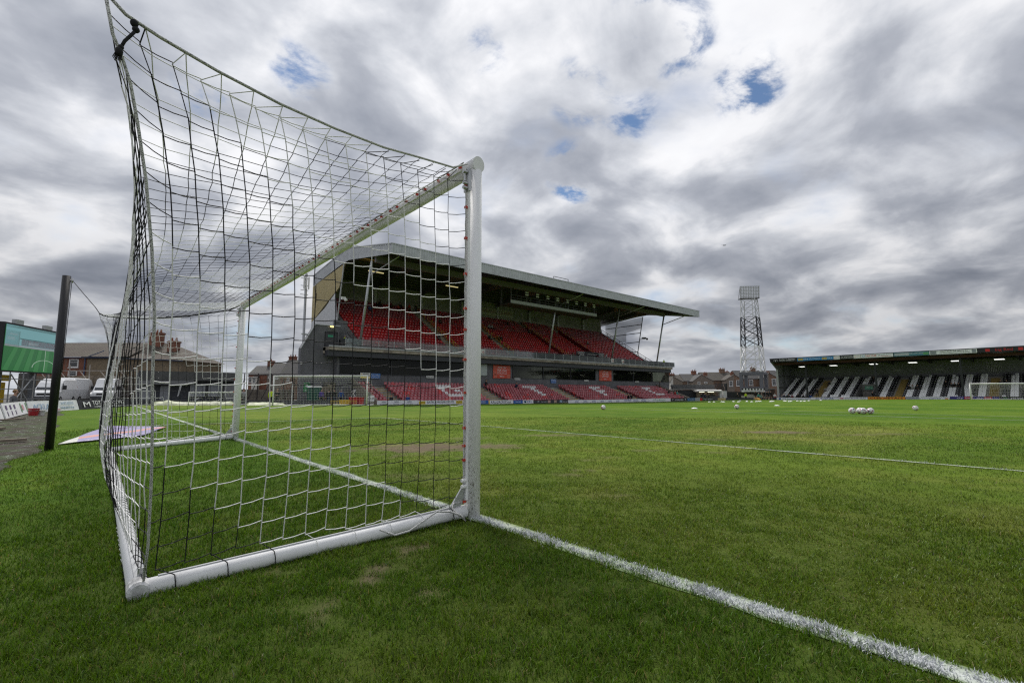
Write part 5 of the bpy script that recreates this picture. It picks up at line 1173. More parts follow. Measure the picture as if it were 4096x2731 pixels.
def terrace_house(c0, c1, ridge_l, ridge_r, eave, wing, wins, chims, label, roofm, wingroof=True, render=RND, right=None):
    """c0..c1: extent along the row; a rear wing with its gable towards the pitch"""
    T = local(HO, AR); s0, s1 = c0 * kx, c1 * kx; base = T @ Vector(((s0 + s1) / 2, 0, -1)); t = thing('terraced_house', base, label, 'house', 'terraced houses beyond the far corner')
    b = MB(T); zr = zc_((ridge_l + ridge_r) / 2); b.box(s0, s1, 3.2, 11, -1, zc_(eave)); b.build('wall', BRK, t)
    b = MB(T); gable_roof(b, s0, s1, 3.2, 11, zc_(eave), zr, 'x'); b.build('roof', roofm, t)
    if wing:
        w0, wm, w1, zpk, ze = wing; a0, a1, am = w0 * kx, w1 * kx, wm * kx; pk, e = zc_(zpk), zc_(ze)
        b = MB(T); b.prism([(a0, -1), (am, -1), (am, pk), (a0, e)], 'y', 0, 6); b.build('wing_wall', render, t)
        b = MB(T); b.prism([(am, -1), (a1, -1), (a1, e), (am, pk)], 'y', 0, 6); b.build('wing_wall', right or BRK, t)
        b = MB(T); dz = .10; b.prism([(a0 - .2, e - .12), (am, pk), (am, pk + dz), (a0 - .2, e - .12 + dz)], 'y', -.12, 7.0); b.prism([(am, pk), (a1 + .2, e - .12), (a1 + .2, e - .12 + dz), (am, pk + dz)], 'y', -.12, 7.0); b.build('wing_roof', roofm, t)
    for x, y, w, h in wins: window(t, T, x * kx, zc_(y), w * kx, h * kx, -.005 if wing and wing[0] < x < wing[2] else 3.19)
    for x, y0, y1, w, dy in chims: chimney(t, T, x * kx, dy, zc_(y1), zc_(y0), w * kx, .8, 2, BRK if w > 95 else REDB)
    return t
ht = terrace_house(215, 520, 365, 355, 490, (200, 245, 420, 405, 500), [(440, 530, 60, 40)], [(280, 300, 400, 95, 7), (375, 335, 380, 70, 7)], 'terraced house with white gable edge right beside the main stand', TILE, render=RENDW, right=RND); aerial(ht, local(HO, AR), 265 * kx, 7, zc_(298), .7)
ht = terrace_house(520, 900, 352, 335, 480, (620, 780, 1000, 368, 490), [(727, 525, 50, 45), (855, 518, 60, 30), (597, 512, 40, 50)], [(795, 278, 380, 90, 7), (883, 335, 390, 60, 1.2)], 'terraced house with two red chimneys and a low brown rear wing', SLATE, right=RND); aerial(ht, local(HO, AR), 830 * kx, 7, zc_(290), .8)
ht = terrace_house(900, 1560, 325, 295, 470, (1230, 1392, 1560, 368, 465), [(1327, 535, 68, 105), (1468, 528, 80, 110)], [(1352, 240, 330, 100, 7), (1388, 330, 385, 50, 1.2), (1480, 288, 320, 60, 8)], 'terraced house with half rendered half brick gable left of the pylon frame', TILE); aerial(ht, local(HO, AR), 1410 * kx, 7, zc_(270), 1.0)
ht = terrace_house(1560, 2400, 292, 262, 440, (1950, 2052, 2205, 340, 430), [(1800, 515, 80, 110), (1988, 522, 65, 100), (2137, 510, 80, 130), (1608, 530, 20, 120)], [(1970, 212, 310, 100, 7), (2060, 318, 350, 70, 1.2)], 'terraced house with brick gable behind the pylon and the end stand', SLATE)
# ------------------------------------------------------------------ far corner: low wall, kiosks, hoardings
CO = (90.82, 55.04, 0); T = local(CO, AR); kc = .01162
def zk(cy): return 2.56 + (560 - cy) * kc
t = thing('corner_terrace', T @ Vector((7, 0, -1)), 'low dark concrete terrace with barbed wire at the far corner', 'terrace')
b = MB(T); b.box(190 * kc, 1040 * kc, 0, 5, -1, zk(660)); b.build('shed', M('dark_shed', (.045, .047, .05), .8), t)
for k in range(11): a = (200 + 75 * k) * kc; b = MB(T); b.box(a, a + 73 * kc, -.1, .06, zk(625), zk(558)); b.build('wall_panel', M('dark_concrete', (.13, .13, .135), .9, var=.25, dirt=.4), t)
b = MB(T); b.box(190 * kc, 1040 * kc, -.5, 0, zk(650), zk(628)); b.build('canopy_edge', M('concrete_edge', (.22, .215, .21), .9), t)
b = MB(T)
for k in range(70):
    a = (225 + 11.3 * k) * kc; b.tube([(a, 0, zk(545) + .12 * math.sin(k * 2.1)), (a + .13, .05, zk(530) + .12 * math.sin(k * 1.3)), (a + .2, 0, zk(548) + .1 * math.sin(k))], .02, 4)
b.build('barbed_wire', M('rusty_wire', (.16, .12, .08), .8), t)
b = MB(T)
for k in range(7): a = (1045 + 28 * k) * kc; b.bar((a, -.4, zk(650)), (a, .3, zk(535)), .10); b.bar((a, -.4, zk(650)), (a + .3, .6, zk(600)), .06)
b.bar((1040 * kc, .3, zk(538)), (1250 * kc, .3, zk(538)), .09); b.box(1225 * kc, 1250 * kc, -.4, .3, zk(680), zk(535)); b.build('stair_frame', BLACK, t)
KO = (89.12, 54.02, 0); TK = local(KO, AR); kk = .0114
def zq(cy): return 1.38 + (660 - cy) * kk
t = thing('food_kiosk', TK @ Vector((960 * kk, 0, -.7)), 'open fronted food kiosk with white canopy and lit inside', 'kiosk')
KIN = M('kiosk_cream', (.42, .36, .25), .8)
b = MB(TK); b.box(735 * kk, 1110 * kk, 1.6, 1.7, -.8, zq(690)); b.box(735 * kk, 1110 * kk, 0, 1.7, zq(690), zq(682)); b.box(730 * kk, 737 * kk, 0, 1.7, -.8, zq(690)); b.build('inner_wall', KIN, t)
b = MB(TK); b.box(735 * kk, 1112 * kk, -.05, .4, -.8, zq(770)); b.build('counter', M('counter_grey', (.10, .10, .10), .6), t)
b = MB(TK); b.prism([(-.9, zq(688)), (-.9, zq(665)), (.2, zq(650)), (1.8, zq(650)), (1.8, zq(688))], 'x', 683 * kk, 1140 * kk); b.build('canopy', M('canopy_white', (.62, .61, .58), .6), t)
b = MB(TK); b.box(1115 * kk, 1155 * kk, -.1, .9, -.8, zq(655)); b.box(1185 * kk, 1250 * kk, -.1, .7, -.8, zq(675)); b.build('door_panel', M('fridge_white', (.58, .58, .56), .5), t)
for a in (740, 920): b = MB(TK); b.box(a * kk, (a + 115) * kk, .6, .7, zq(697), zq(690)); b.build('tube_lamp', M('kiosk_lamp', (1, 1, .9), .5, emit=(1, .93, .75), estr=1.3), t)
for a, w, h in ((820, 45, 60), (945, 25, 70), (1000, 40, 40), (1050, 30, 22)): b = MB(TK); b.box(a * kk, (a + w) * kk, 1.2, 1.5, zq(770), zq(770 - h)); b.build('shelf_unit', DGREY, t)
t = thing('black_hoarding', TK @ Vector((1390 * kk, 0, -.7)), 'plain black hoarding between the two kiosks', 'hoarding'); b = MB(TK); b.box(1252 * kk, 1535 * kk, .8, .9, -.8, zq(690)); b.build('panel', BLACK, t)
t = thing('tavern_kiosk', TK @ Vector((1750 * kk, 0, -.7)), 'white tavern kiosk with black and white chequered top and lettering', 'kiosk')
b = MB(TK); b.box(1535 * kk, 1960 * kk, 1.4, 1.5, -.8, zq(690)); b.box(1535 * kk, 1965 * kk, 0, 1.5, zq(693), zq(688)); b.build('inner_wall', M('tavern_in', (.12, .11, .10), .8), t)
b = MB(TK); b.box(1530 * kk, 1967 * kk, -.2, -.1, zq(695), zq(662)); fs = b.build('fascia', WHITE, t); 
text(fs, "MARINERS TAVERN", TK @ Vector((1740 * kk, -.23, zq(686))), 330 * kk, .16, TB, ang=AR)
for k in range(15): b = MB(TK); b.box((1533 + 29 * k) * kk, (1562 + 29 * k) * kk, -.16, -.1, zq(658), zq(630)); b.build('check_panel', WHITE if k % 2 else BLACK, fs)
b = MB(TK); b.box(1535 * kk, 1960 * kk, -.1, .3, -.8, zq(765)); b.build('counter', M('counter_pale', (.40, .38, .34), .6), t)
b = MB(TK); b.box(1640 * kk, 1760 * kk, .1, .4, zq(765), zq(738)); b.build('goods', M('goods', (.35, .32, .28), .7, var=.6, scale=9), t)
t = thing('grey_shed', TK @ Vector((2090 * kk, 2, -.7)), 'dark brick shed with a flat roof left of the end stand', 'shed'); b = MB(TK); b.box(1985 * kk, 2230 * kk, 1.5, 4, -.8, zq(640)); b.build('wall', M_brick('shed_brick', (.12, .085, .06), (.15, .10, .07), (.09, .08, .07)), t); b = MB(TK); b.box(1975 * kk, 2240 * kk, 1.3, 4.2, zq(640), zq(632)); b.build('roof', LGREY, t); b = MB(TK); b.box(2035 * kk, 2140 * kk, 1.40, 1.49, -.8, zq(655)); b.build('door', MGREY, t)
t = thing('low_hoarding', TK @ Vector((1600 * kk, -2, -.7)), 'long low black hoarding before the kiosks', 'hoarding'); b = MB(TK); b.box(1150 * kk, 1660 * kk, -2.1, -2, -.85, zq(800)); b.build('panel', AD, t); b = MB(TK); b.box(1780 * kk, 2205 * kk, -2.1, -2, -.85, zq(796)); b.build('panel', AD, t)
t = thing('leaning_sign', TK @ Vector((1715 * kk, -2.4, -.7)), 'yellow and red advertising sheet leaning against the low black hoarding', 'sign'); b = MB(TK); b.add([(1655 * kk, -2.15, zq(800)), (1755 * kk, -2.15, zq(800)), (1775 * kk, -2.6, zq(838)), (1680 * kk, -2.6, zq(838))], [(0, 3, 2, 1)]); b.add([(1655 * kk, -2.11, zq(800)), (1755 * kk, -2.11, zq(800)), (1775 * kk, -2.56, zq(838)), (1680 * kk, -2.56, zq(838))], [(0, 1, 2, 3)]); b.build('sheet', M('yellow_red', (.48, .26, .06), .5, var=.8, scale=2.0), t)
t = thing('yellow_barrier', TK @ Vector((1075 * kk, -2.2, -.8)), 'pale yellow slatted gate in the board line before the food kiosk', 'gate')
for k in range(16): b = MB(TK); a = (1003 + 9.2 * k) * kk; b.box(a, a + .07, -2.05, -2.0, -.9, zq(805)); b.build('slat', C('pale_yellow', (.52, .44, .20)), t)
b = MB(TK); b.box(1000 * kk, 1150 * kk, -2.1, -2.05, zq(815), zq(808)); b.build('rail', C('pale_yellow', (.52, .44, .20)), t)
# ================================================================== near corner: screen, vans, house, boards, sheds
# big screen
TS = local((-6.7, 40.8, 0), math.atan2(5.3, 2.4)); t = thing('video_screen', (-5.5, 43.4, 0), 'large outdoor video screen showing a green pitch, on scaffold and grey pillars', 'screen')
b = MB(TS); b.box(-.1, 5.9, 0, .35, 2.25, 5.38); b.build('housing', BLACK, t)
def em(name, col, s=.36): return M(name, (.01, .01, .01), .3, var=0, emit=col, estr=s)
b = MB(TS); b.box(.02, 5.8, -.02, -.004, 2.33, 5.26); scn = b.build('display', em('scr_green', (.03, .16, .05)), t)
for k in range(6): b = MB(TS); b.quad((.02 + .97 * k, -.03, 2.33), (.5 + .97 * k, -.03, 2.33), (.9 + .8 * k + .38, -.03, 3.85), (.9 + .8 * k, -.03, 3.85)); b.build('picture_stripe', em('scr_lite', (.05, .22, .07)), scn)
for (x0, x1, z0, z1, nm, c_) in ((.02, 5.8, 4.0, 5.26, 'scr_cyan', (.20, .42, .45)), (1.5, 5.8, 4.02, 4.42, 'scr_red', (.13, .05, .07)), (.02, 1.3, 3.9, 4.9, 'scr_dull', (.12, .20, .20)), (1.3, 5.8, 4.42, 4.48, 'scr_dark', (.04, .10, .10)), (.02, 5.8, 3.88, 4.0, 'scr_white', (.30, .34, .36)), (.02, 5.8, 5.1, 5.26, 'scr_dim', (.09, .16, .16)), (2.2, 3.2, 4.1, 4.28, 'scr_white', (.30, .34, .36)), (.2, .9, 4.3, 4.5, 'scr_white', (.3, .34, .36)), (.4, 1.1, 4.62, 4.74, 'scr_white', (.3, .34, .36))):
    b = MB(TS); b.box(x0, x1, -.045, -.035, z0, z1); b.build('picture_area', em(nm, c_), scn)
b = MB(TS); ring = [(4.0 + 1.25 * math.cos(a), -.05, 2.62 + .55 * math.sin(a)) for a in np.linspace(0, math.pi, 18)]; b.tube(ring, .018, 4); b.box(3.98, 4.02, -.055, -.05, 2.4, 3.86); b.build('picture_line', em('scr_line', (.42, .55, .45)), scn)
for x in (1.0, 4.0): b = MB(TS); b.box(x, x + .7, .05, .3, 5.38, 5.68); b.build('vent_box', LGREY, t)
for x in (.1, 3.4): b = MB(TS); b.box(x, x + .75, .4, 1.0, -.2, 2.25); b.build('pillar', M('pillar_grey', (.12, .125, .14), .8), t)
b = MB(TS)
for z in (.5, 1.15, 1.8): b.bar((-.2, .05, z), (6.2, .05, z), .05)
for x in (.95, 2.2, 3.3, 4.6): b.bar((x, .05, -.1), (x, .05, 2.25), .05)
b.bar((.95, .0, 2.1), (2.9, .0, .2), .05); b.bar((3.2, .0, 2.1), (1.4, .0, .3), .05); b.build('scaffold', GALV, t)
b = MB(TS); b.box(1.6, 2.6, 1.2, 2.2, .2, 1.6); b.box(1.2, 2.9, 1.1, 2.3, 1.7, 2.1); b.build('yellow_lift', YEL, t)
t = thing('dark_shutter', (-8.4, 42, 0), 'dark louvred shutter wall under the left end of the screen', 'wall'); TD = local((-8.9, 39.0, 0), math.atan2(5.3, 2.4))
b = MB(TD); b.box(-3, 1.6, .5, .6, -.2, 2.4); b.build('backing', BLACK, t)
for k in range(8): b = MB(TD); b.box(-3, 1.6, .42, .5, .05 + .28 * k, .11 + .28 * k); b.build('slat', DGREY, t)
# pitch-side boards round the near corner
def adl(p0, p1, h, col, label, items, z=None):
    a = math.atan2(p1[1] - p0[1], p1[0] - p0[0]); L = math.hypot(p1[0] - p0[0], p1[1] - p0[1]); z0 = G(*p0) + .02 if z is None else z; T = local((p0[0], p0[1], 0), a)
    t = thing('advertising_board', ((p0[0] + p1[0]) / 2, (p0[1] + p1[1]) / 2, z0), label, 'board', 'advertising boards'); b = MB(T); b.prism([(0, z0), (.16, z0 + h), (.20, z0 + h), (.04, z0)], 'x', 0, L); b.build('panel', col, t)
    b = MB(T); b.bar((0, .2, z0 + h), (L, .2, z0 + h), .06, .04); b.build('top_rail', BLACK, t)
    for k in range(int(L / 1.6) + 1): b = MB(T); b.bar((k * 1.6 + .1, .2, z0 + h - .03), (k * 1.6 + .1, .75, z0), .05); b.build('stay', WOOD, t)
    for it in items:
        if it[0] == 't': _, st, s, w, hh, mt, dz = it; o_ = text(t, st, T @ Vector((s, .08 + .16 * dz / h * .5 - .03, z0 + h / 2 + dz)), w, hh, mt, ang=a); o_.rotation_euler.x = math.pi / 2 - math.atan2(.16, h)
        else:
            _, s0, s1, f0, f1, mt = it; b = MB(T); b.add([(s0, .16 * f0 - .012, z0 + h * f0), (s1, .16 * f0 - .012, z0 + h * f0), (s1, .16 * f1 - .012, z0 + h * f1), (s0, .16 * f1 - .012, z0 + h * f1)], [(0, 1, 2, 3)]); b.build('print_patch', mt, t)
VIO = C('print_violet', (.12, .08, .18)); GRW = C('print_green', (.20, .36, .20)); PNK = C('print_pink', (.55, .30, .33)); PBL = C('pale_blue_ink', (.30, .42, .55))
adl((-4.30, 14.0), (-4.22, 20.2), .50, AW_, 'white board at the left edge of the picture beside the muddy track', [('p', .8 + 1.0 * k, 1.2 + 1.0 * k, .25, .75, VIO) for k in range(5)])
adl((-4.22, 20.25), (-4.18, 26.6), .50, AW_, 'white board with purple prints and a faint flower beside the muddy track', [('p', .5 + 1.0 * k, .85 + 1.0 * k, .55, .85, VIO) for k in range(3)] + [('p', .6 + 1.0 * k, .75 + 1.0 * k, .12, .45, VIO) for k in range(3)] + [('p', 4.6, 5.2, .35, .75, PNK), ('p', 4.2, 4.5, .2, .9, GRW), ('p', 5.9, 6.2, .1, .9, GRW)])
adl((-4.15, 26.75), (-2.66, 30.8), .50, AW_, 'white board with large faint letters and a pink arc behind the black pole', [('t', 'ACKLAM', 1.1, 1.6, .26, PBL, -.02), ('p', 1.9, 2.5, .1, .22, PNK), ('t', '01472 357515', 3.2, 1.2, .14, PBL, .1), ('t', 'info@acklams.co.uk', 3.2, 1.3, .08, PBL, -.1)])
adl((-2.63, 30.85), (-.2, 38.0), .48, ABK, 'black board with white arches and lettering near the white vans', [('t', 'TOTAL CLADDING', 3.9, 4.6, .24, TW, .06), ('t', 'COMMERCIAL CLADDING SPECIALISTS', 4.0, 4.4, .09, TW, -.14), ('t', 'M', .9, .8, .3, TW, 0)])
t = thing('low_wall', (7, 43, -.2), 'long low dark grey wall round the pitch beyond the goal', 'wall'); t['kind'] = 'thing'
for k in range(8): b = MB(); x0 = -.1 + 1.86 * k; z = G(x0 + .9, 43); b.box(x0, x0 + 1.84, 43, 43.12, z - .1, z + .40); b.build('panel', M('slate_board', (.05, .053, .06), .6), t)
b = MB(); b.bar((-.2, 38.05, .25), (-.1, 43.1, .2), .08, .45); b.build('return_panel', M('slate_board', (.05, .053, .06), .6), t)
# litter on the muddy track
for nm, x, y, col, lab, s in (('bucket', -3.82, 23.4, C('bucket_red', (.36, .02, .03), .4), 'dark red bucket standing before the white boards', 1.0), ('paint_tub', -3.62, 23.6, C('tub_white', (.6, .6, .58), .4), 'small white tub beside the red bucket', .72)):
    z = G(x, y); b = MB(); b.tube([(x, y, z), (x, y, z + .27 * s)], [.13 * s, .17 * s], 14); b.tube([(x, y, z + .25 * s), (x, y, z + .28 * s)], .178 * s, 14)
    t = thing(nm, (x, y, z), lab, 'bucket'); b.build('body', col, t, False); b = MB(); b.tube([(x - .17 * s, y, z + .26 * s), (x - .1 * s, y - .15 * s, z + .2 * s), (x + .1 * s, y - .15 * s, z + .2 * s), (x + .17 * s, y, z + .26 * s)], .008, 5); b.build('handle', LGREY, t)
for (x, y, L, a, lab) in ((-3.55, 11.6, 1.0, .35, 'weathered plank lying in the middle of the muddy track'), (-3.98, 15.6, .7, 1.2, 'pale plank lying close to the white boards'), (-4.0, 19.4, .8, 1.0, 'short plank lying under the boards near the bucket')):
    z = G(x, y); t = thing('plank', (x, y, z), lab, 'plank'); b = MB(); b.cbox((x, y, z + .03), (L, .14, .05), a); b.build('board', WOOD, t)
# striped sheet lying on the grass
def sheet_mat():
    mt = bpy.data.materials.new('lilac_sheet'); mt.use_nodes = True; bb_ = NB(mt.node_tree); pr = mt.node_tree.nodes['Principled BSDF']; P = bb_.n('ShaderNodeNewGeometry').outputs['Position']; s = bb_.n('ShaderNodeSeparateXYZ'); bb_.put(s.inputs[0], P)
    y = bb_.math('ADD', s.outputs[1], bb_.math('MULTIPLY', s.outputs[0], -.9)); c = bb_.mix(bb_.step(bb_.noise(P, 2.0, 4, .6), .4, .65), (.26, .22, .42), (.36, .32, .52))
    st = bb_.math('MULTIPLY', bb_.step(y, 12.5, 12.55), bb_.step(y, 12.95, 13.0, 1, 0)); c = bb_.mix(st, c, (.66, .28, .20))
    wh = bb_.step(s.outputs[0], -2.24, -2.22, 1, 0); c = bb_.mix(wh, c, (.66, .65, .60)); bb_.put(pr.inputs['Base Color'], c); pr.inputs['Roughness'].default_value = .4; return mt
co = [(-2.48, 9.6), (-1.2, 10.0), (-.60, 12.4), (-1.72, 14.7)]; us = np.linspace(0, 1, 26); V = []; 
for v_ in us:
    for u_ in us:
        x = (1 - v_) * ((1 - u_) * co[0][0] + u_ * co[1][0]) + v_ * ((1 - u_) * co[3][0] + u_ * co[2][0]); y = (1 - v_) * ((1 - u_) * co[0][1] + u_ * co[1][1]) + v_ * ((1 - u_) * co[3][1] + u_ * co[2][1])
        V.append((x + .04 * float(vnoise(v_ * 3, 0 * v_, 1, 71, 2) - .5), y, G(x, y) + .022 + .022 * float(vnoise(u_ * 4, v_ * 5, 1.3, 70, 3))))
i = (np.arange(25)[:, None] * 26 + np.arange(25)[None]).ravel(); f = np.stack([i, i + 1, i + 27, i + 26], -1).ravel()
o = bpy.data.objects.new('ground_sheet', mesh_np('ground_sheet', V, f, [4] * len(i), [sheet_mat()], None, True)); sm = o.modifiers.new('s', 'SOLIDIFY'); sm.thickness = .012; link(o); props(o, 'lilac plastic sheet with an orange stripe lying flat on the grass behind the goal', 'sheet')
# rolled pitch covers
def tarp(x0, x1, y, h, lab):
    n, mseg = 40, 10; V = []
    for a in range(n + 1):
        x = x0 + (x1 - x0) * a / n; hh = h * (.55 + .8 * float(vnoise(x, 0, .9, 81, 3))) * min(1, (a + .6) / 3, (n - a + .6) / 3)
        for k in range(mseg + 1):
            s = k / mseg; V.append((x + .1 * float(vnoise(x * 2, s * 3, 1, 82, 2) - .5), y - .55 + 1.1 * s, G(x, y) + .01 + hh * math.sin(math.pi * s) * (.8 + .4 * float(vnoise(x * 3, s * 4, 1, 83, 2)))))
    i = (np.arange(n)[:, None] * (mseg + 1) + np.arange(mseg)[None]).ravel(); f = np.stack([i, i + mseg + 1, i + mseg + 2, i + 1], -1).ravel()
    o = bpy.data.objects.new('pitch_cover', mesh_np('pitch_cover', V, f, [4] * len(i), [M('tarp_pale_green', (.26, .30, .15), .5, var=.45, scale=2.5)], None, True)); link(o); props(o, lab, 'tarpaulin', 'rolled pitch covers')
tarp(1.0, 6.6, 41.6, .32, 'long pale green pitch cover heaped before the low wall, left of the far post'); tarp(7.3, 10.4, 41.6, .22, 'short pale green pitch cover heaped beside the training goal')
# ------------------------------------------------------------------ vans
VANW = M('van_white', (.74, .75, .76), .25, var=.03, spec=.6); TYRE = M('tyre', (.02, .02, .02), .8); VGL = M('van_glass', (.02, .025, .03), .05, spec=.8)
def van(loc, ang, label, L=5.4, Wd=1.98, H=2.42):
    T = local(loc, ang); t = thing('white_van', loc, label, 'van', 'white vans behind the boards'); hw = Wd / 2
    # nose at -y; loft of (y, z_bottom, z_shoulder, z_top, half width top)
    st = [(-2.7, .45, .95, 1.02, .86), (-2.55, .40, 1.05, 1.14, .92), (-1.95, .38, 1.15, 1.30, .93), (-1.35, .38, 1.3, 2.0, .86), (-.95, .38, 1.35, H - .1, .84), (-.5, .38, 1.4, H, .86), (2.55, .38, 1.4, H, .86), (2.7, .42, 1.4, H - .08, .84)]
    V = []; F = []
    for y, zb, zs, zt, wt_ in st: V += [(-hw * .97, y, zb), (-hw, y, zs), (-wt_ - .02, y, zt - .10), (-wt_ + .12, y, zt), (wt_ - .12, y, zt), (wt_ + .02, y, zt - .10), (hw, y, zs), (hw * .97, y, zb)]
    for a in range(len(st) - 1):
        for k in range(8): F.append((a * 8 + k, a * 8 + (k + 1) % 8, (a + 1) * 8 + (k + 1) % 8, (a + 1) * 8 + k))
    F += [tuple(range(7, -1, -1)), tuple((len(st) - 1) * 8 + k for k in range(8))]
    b = MB(T); b.add(V, F); b.build('body', VANW, t)
    b = MB(T); b.add([(-.84, -1.97, 1.33), (.84, -1.97, 1.33), (.76, -1.15, 2.12), (-.76, -1.15, 2.12)], [(0, 1, 2, 3)]); b.build('windscreen', VGL, t)
    for s_ in (-1, 1):
        b = MB(T); b.add([(s_ * (hw - .005), -1.55, 1.35), (s_ * (hw - .005), -.45, 1.35), (s_ * .895, -.55, 1.98), (s_ * .895, -1.15, 1.98)], [(0, 1, 2, 3) if s_ > 0 else (3, 2, 1, 0)]); b.build('side_window', VGL, t)
        b = MB(T); b.add([(s_ * .55, -2.72, .78), (s_ * .88, -2.66, .80), (s_ * .88, -2.50, 1.08), (s_ * .55, -2.60, 1.02)], [(0, 1, 2, 3) if s_ > 0 else (3, 2, 1, 0)]); b.build('headlight', M('headlight', (.6, .62, .64), .15), t)
        b = MB(T); b.box(s_ * 1.02 - .02, s_ * 1.22 + .02, -1.45, -1.3, 1.35, 1.75) if s_ > 0 else b.box(-1.24, -1.0, -1.45, -1.3, 1.35, 1.75); b.build('mirror', BLACK, t)
        b = MB(T); b.box(s_ * .93 - .04, s_ * .93 + .04, 2.66, 2.73, 1.0, 1.7); b.build('tail_light', RED, t)
        for y in (-1.75, 1.65):
            b = MB(T); b.tube([(s_ * (hw - .2), y, .34), (s_ * (hw + .01), y, .34)], .34, 16); w_ = b.build('wheel', TYRE, t); b = MB(T); b.tube([(s_ * (hw - .02), y, .34), (s_ * (hw + .02), y, .34)], .19, 12); b.build('rim', GALV, w_)
    b = MB(T); b.box(-.5, .5, -2.74, -2.68, .82, 1.0); b.build('grille', BLACK, t); b = MB(T); b.box(-.97, .97, -2.78, -2.6, .42, .68); b.build('bumper', DGREY, t); b = MB(T); b.box(-.8, .8, 2.705, 2.72, 1.42, 2.1); b.build('rear_window', VGL, t)
van((-5.25, 63.6, -.1), R(-14), 'white van facing the pitch, with its windscreen left of the black pole'); van((-3.75, 69.0, -.1), R(158), 'white van seen from behind with a red tail light right of the black pole', H=2.62); van((-1.15, 66.0, -.1), R(-10), 'white van facing the pitch behind the net near the wooden fence', H=2.6)
# ------------------------------------------------------------------ wooden fence with scaffold braces, old house
TF = local((-8.8, 75.4, 0), AR); t = thing('plank_fence', (-3, 72, 0), 'tall weathered plank fence with scaffold braces behind the vans', 'fence')
for k in range(44): b = MB(TF); b.box(.32 * k, .32 * k + .30, 0, .05 + .02 * (k % 2), -.5, 2.85 + .05 * random.random()); b.build('plank', WOOD, t)
b = MB(TF)
for k in range(6): x = 1.2 + 2.3 * k; b.bar((x, -.3, -.3), (x, -.3, 4.1), .09); b.bar((x, -.35, 3.3), (x + 1.6, -1.6, -.2), .07); b.bar((x, -.35, 2.2), (x - 1.0, -.4, 3.4), .06)
for z in (1.3, 3.45): b.bar((0, -.33, z), (14, -.33, z), .08)
b.build('scaffold', M('old_scaffold', (.32, .29, .26), .6, .2, .2), t)
TH = local((-5.6, 76.9, 0), AR); t = thing('old_house', (0, 73, 0), 'large old house with brown tiled roof and red chimneys behind the white vans', 'house')
DREND = M('olive_render', (.21, .165, .11), .9, var=.2, dirt=.4)
b = MB(TH); b.box(-4, 3.1, 0, 8, -1, 5.3); b.build('brick_wall', REDB, t); b = MB(TH); b.box(3.1, 14.6, 0, 8, -1, 5.05); b.build('rendered_wall', DREND, t)
b = MB(TH); ze, zr = 5.3, 7.45; b.add([(-4.2, -.3, ze), (8.3, -.3, ze), (8.3, 4, zr), (-4.2, 4, zr), (-4.2, 8.3, ze), (8.3, 8.3, ze)], [(0, 1, 2, 3), (3, 2, 5, 4), (1, 5, 2)]); b.build('roof', M_tile('house_tile', (.072, .054, .040), (.095, .072, .053)), t)
b = MB(TH); b.add([(6.9, -.3, 5.15), (15.0, -.3, 4.85), (15.0, 8.3, 4.85), (6.9, 8.3, 5.15), (8.2, 4, 7.75), (11.2, 4, 7.0)], [(0, 1, 5, 4), (1, 2, 5), (2, 3, 4, 5), (3, 0, 4)]); b.build('hip_roof', M_tile('house_tile', (.072, .054, .040), (.095, .072, .053)), t)
chimney(t, TH, 8.85, 3.4, 6.3, 8.7, 1.4, .8, 3); chimney(t, TH, 11.75, 2.5, 5.6, 7.5, 1.1, .8, 2)
window(t, TH, 1.55, 4.52, 1.15, 1.0, -.005, 0); window(t, TH, 1.5, 3.3, 1.1, .7, -.005, 0); b = MB(TH); b.tube([(2.95, -.12, 5.2), (2.95, -.12, 2.0)], .07, 6); b.bar((2.95, -.12, 5.2), (5.4, -.4, 6.0), .08); b.build('drain_pipe', C('pipe_blue', (.06, .09, .17)), t)
b = MB(TH); b.bar((-4.2, -.36, 5.2), (6.9, -.36, 5.2), .12); b.bar((6.9, -.36, 5.1), (15, -.36, 4.78), .12); b.build('gutter', C('gutter_navy', (.03, .045, .09)), t)
# ------------------------------------------------------------------ grey clubhouse behind the low wall
t = thing('grey_clubhouse', (3.5, 50, -.3), 'low dark grey clubhouse with pale doors and boarded windows behind the goal', 'building')
b = MB(); b.box(.7, 8.0, 50.3, 55, -.5, 2.8); b.build('wall', M('clubhouse_grey', (.055, .058, .066), .85, var=.15), t); b = MB(); b.box(.6, 8.1, 49.5, 50.28, 2.02, 2.82); b.build('parapet', M_brick('grey_parapet', (.10, .10, .105), (.13, .13, .13), (.08, .08, .08)), t); b = MB(); b.box(.6, 4.6, 49.5, 50.28, 1.66, 2.0); b.build('fascia', MGREY, t)
for x in (.9, 2.2): b = MB(); b.box(x, x + .62, 50.22, 50.28, -.4, 1.52); d_ = b.build('door', M('door_pale', (.26, .27, .29), .6), t); b = MB(); b.box(x + .5, x + .55, 50.18, 50.215, .5, .62); b.build('handle', STEEL, d_)
for x0, x1 in ((4.5, 5.55), (5.95, 6.95)):
    b = MB(); b.box(x0, x1, 50.2, 50.27, .62, 1.62); w_ = b.build('window', M('boarded_pane', (.24, .25, .28), .5), t); b = MB()
    for (a, c_, z0, z1) in ((x0 - .06, x0, .56, 1.68), (x1, x1 + .06, .56, 1.68), (x0, x1, .56, .62), (x0, x1, 1.62, 1.68)): b.box(a, c_, 50.17, 50.26, z0, z1)
    b.build('frame', LGREY, w_)
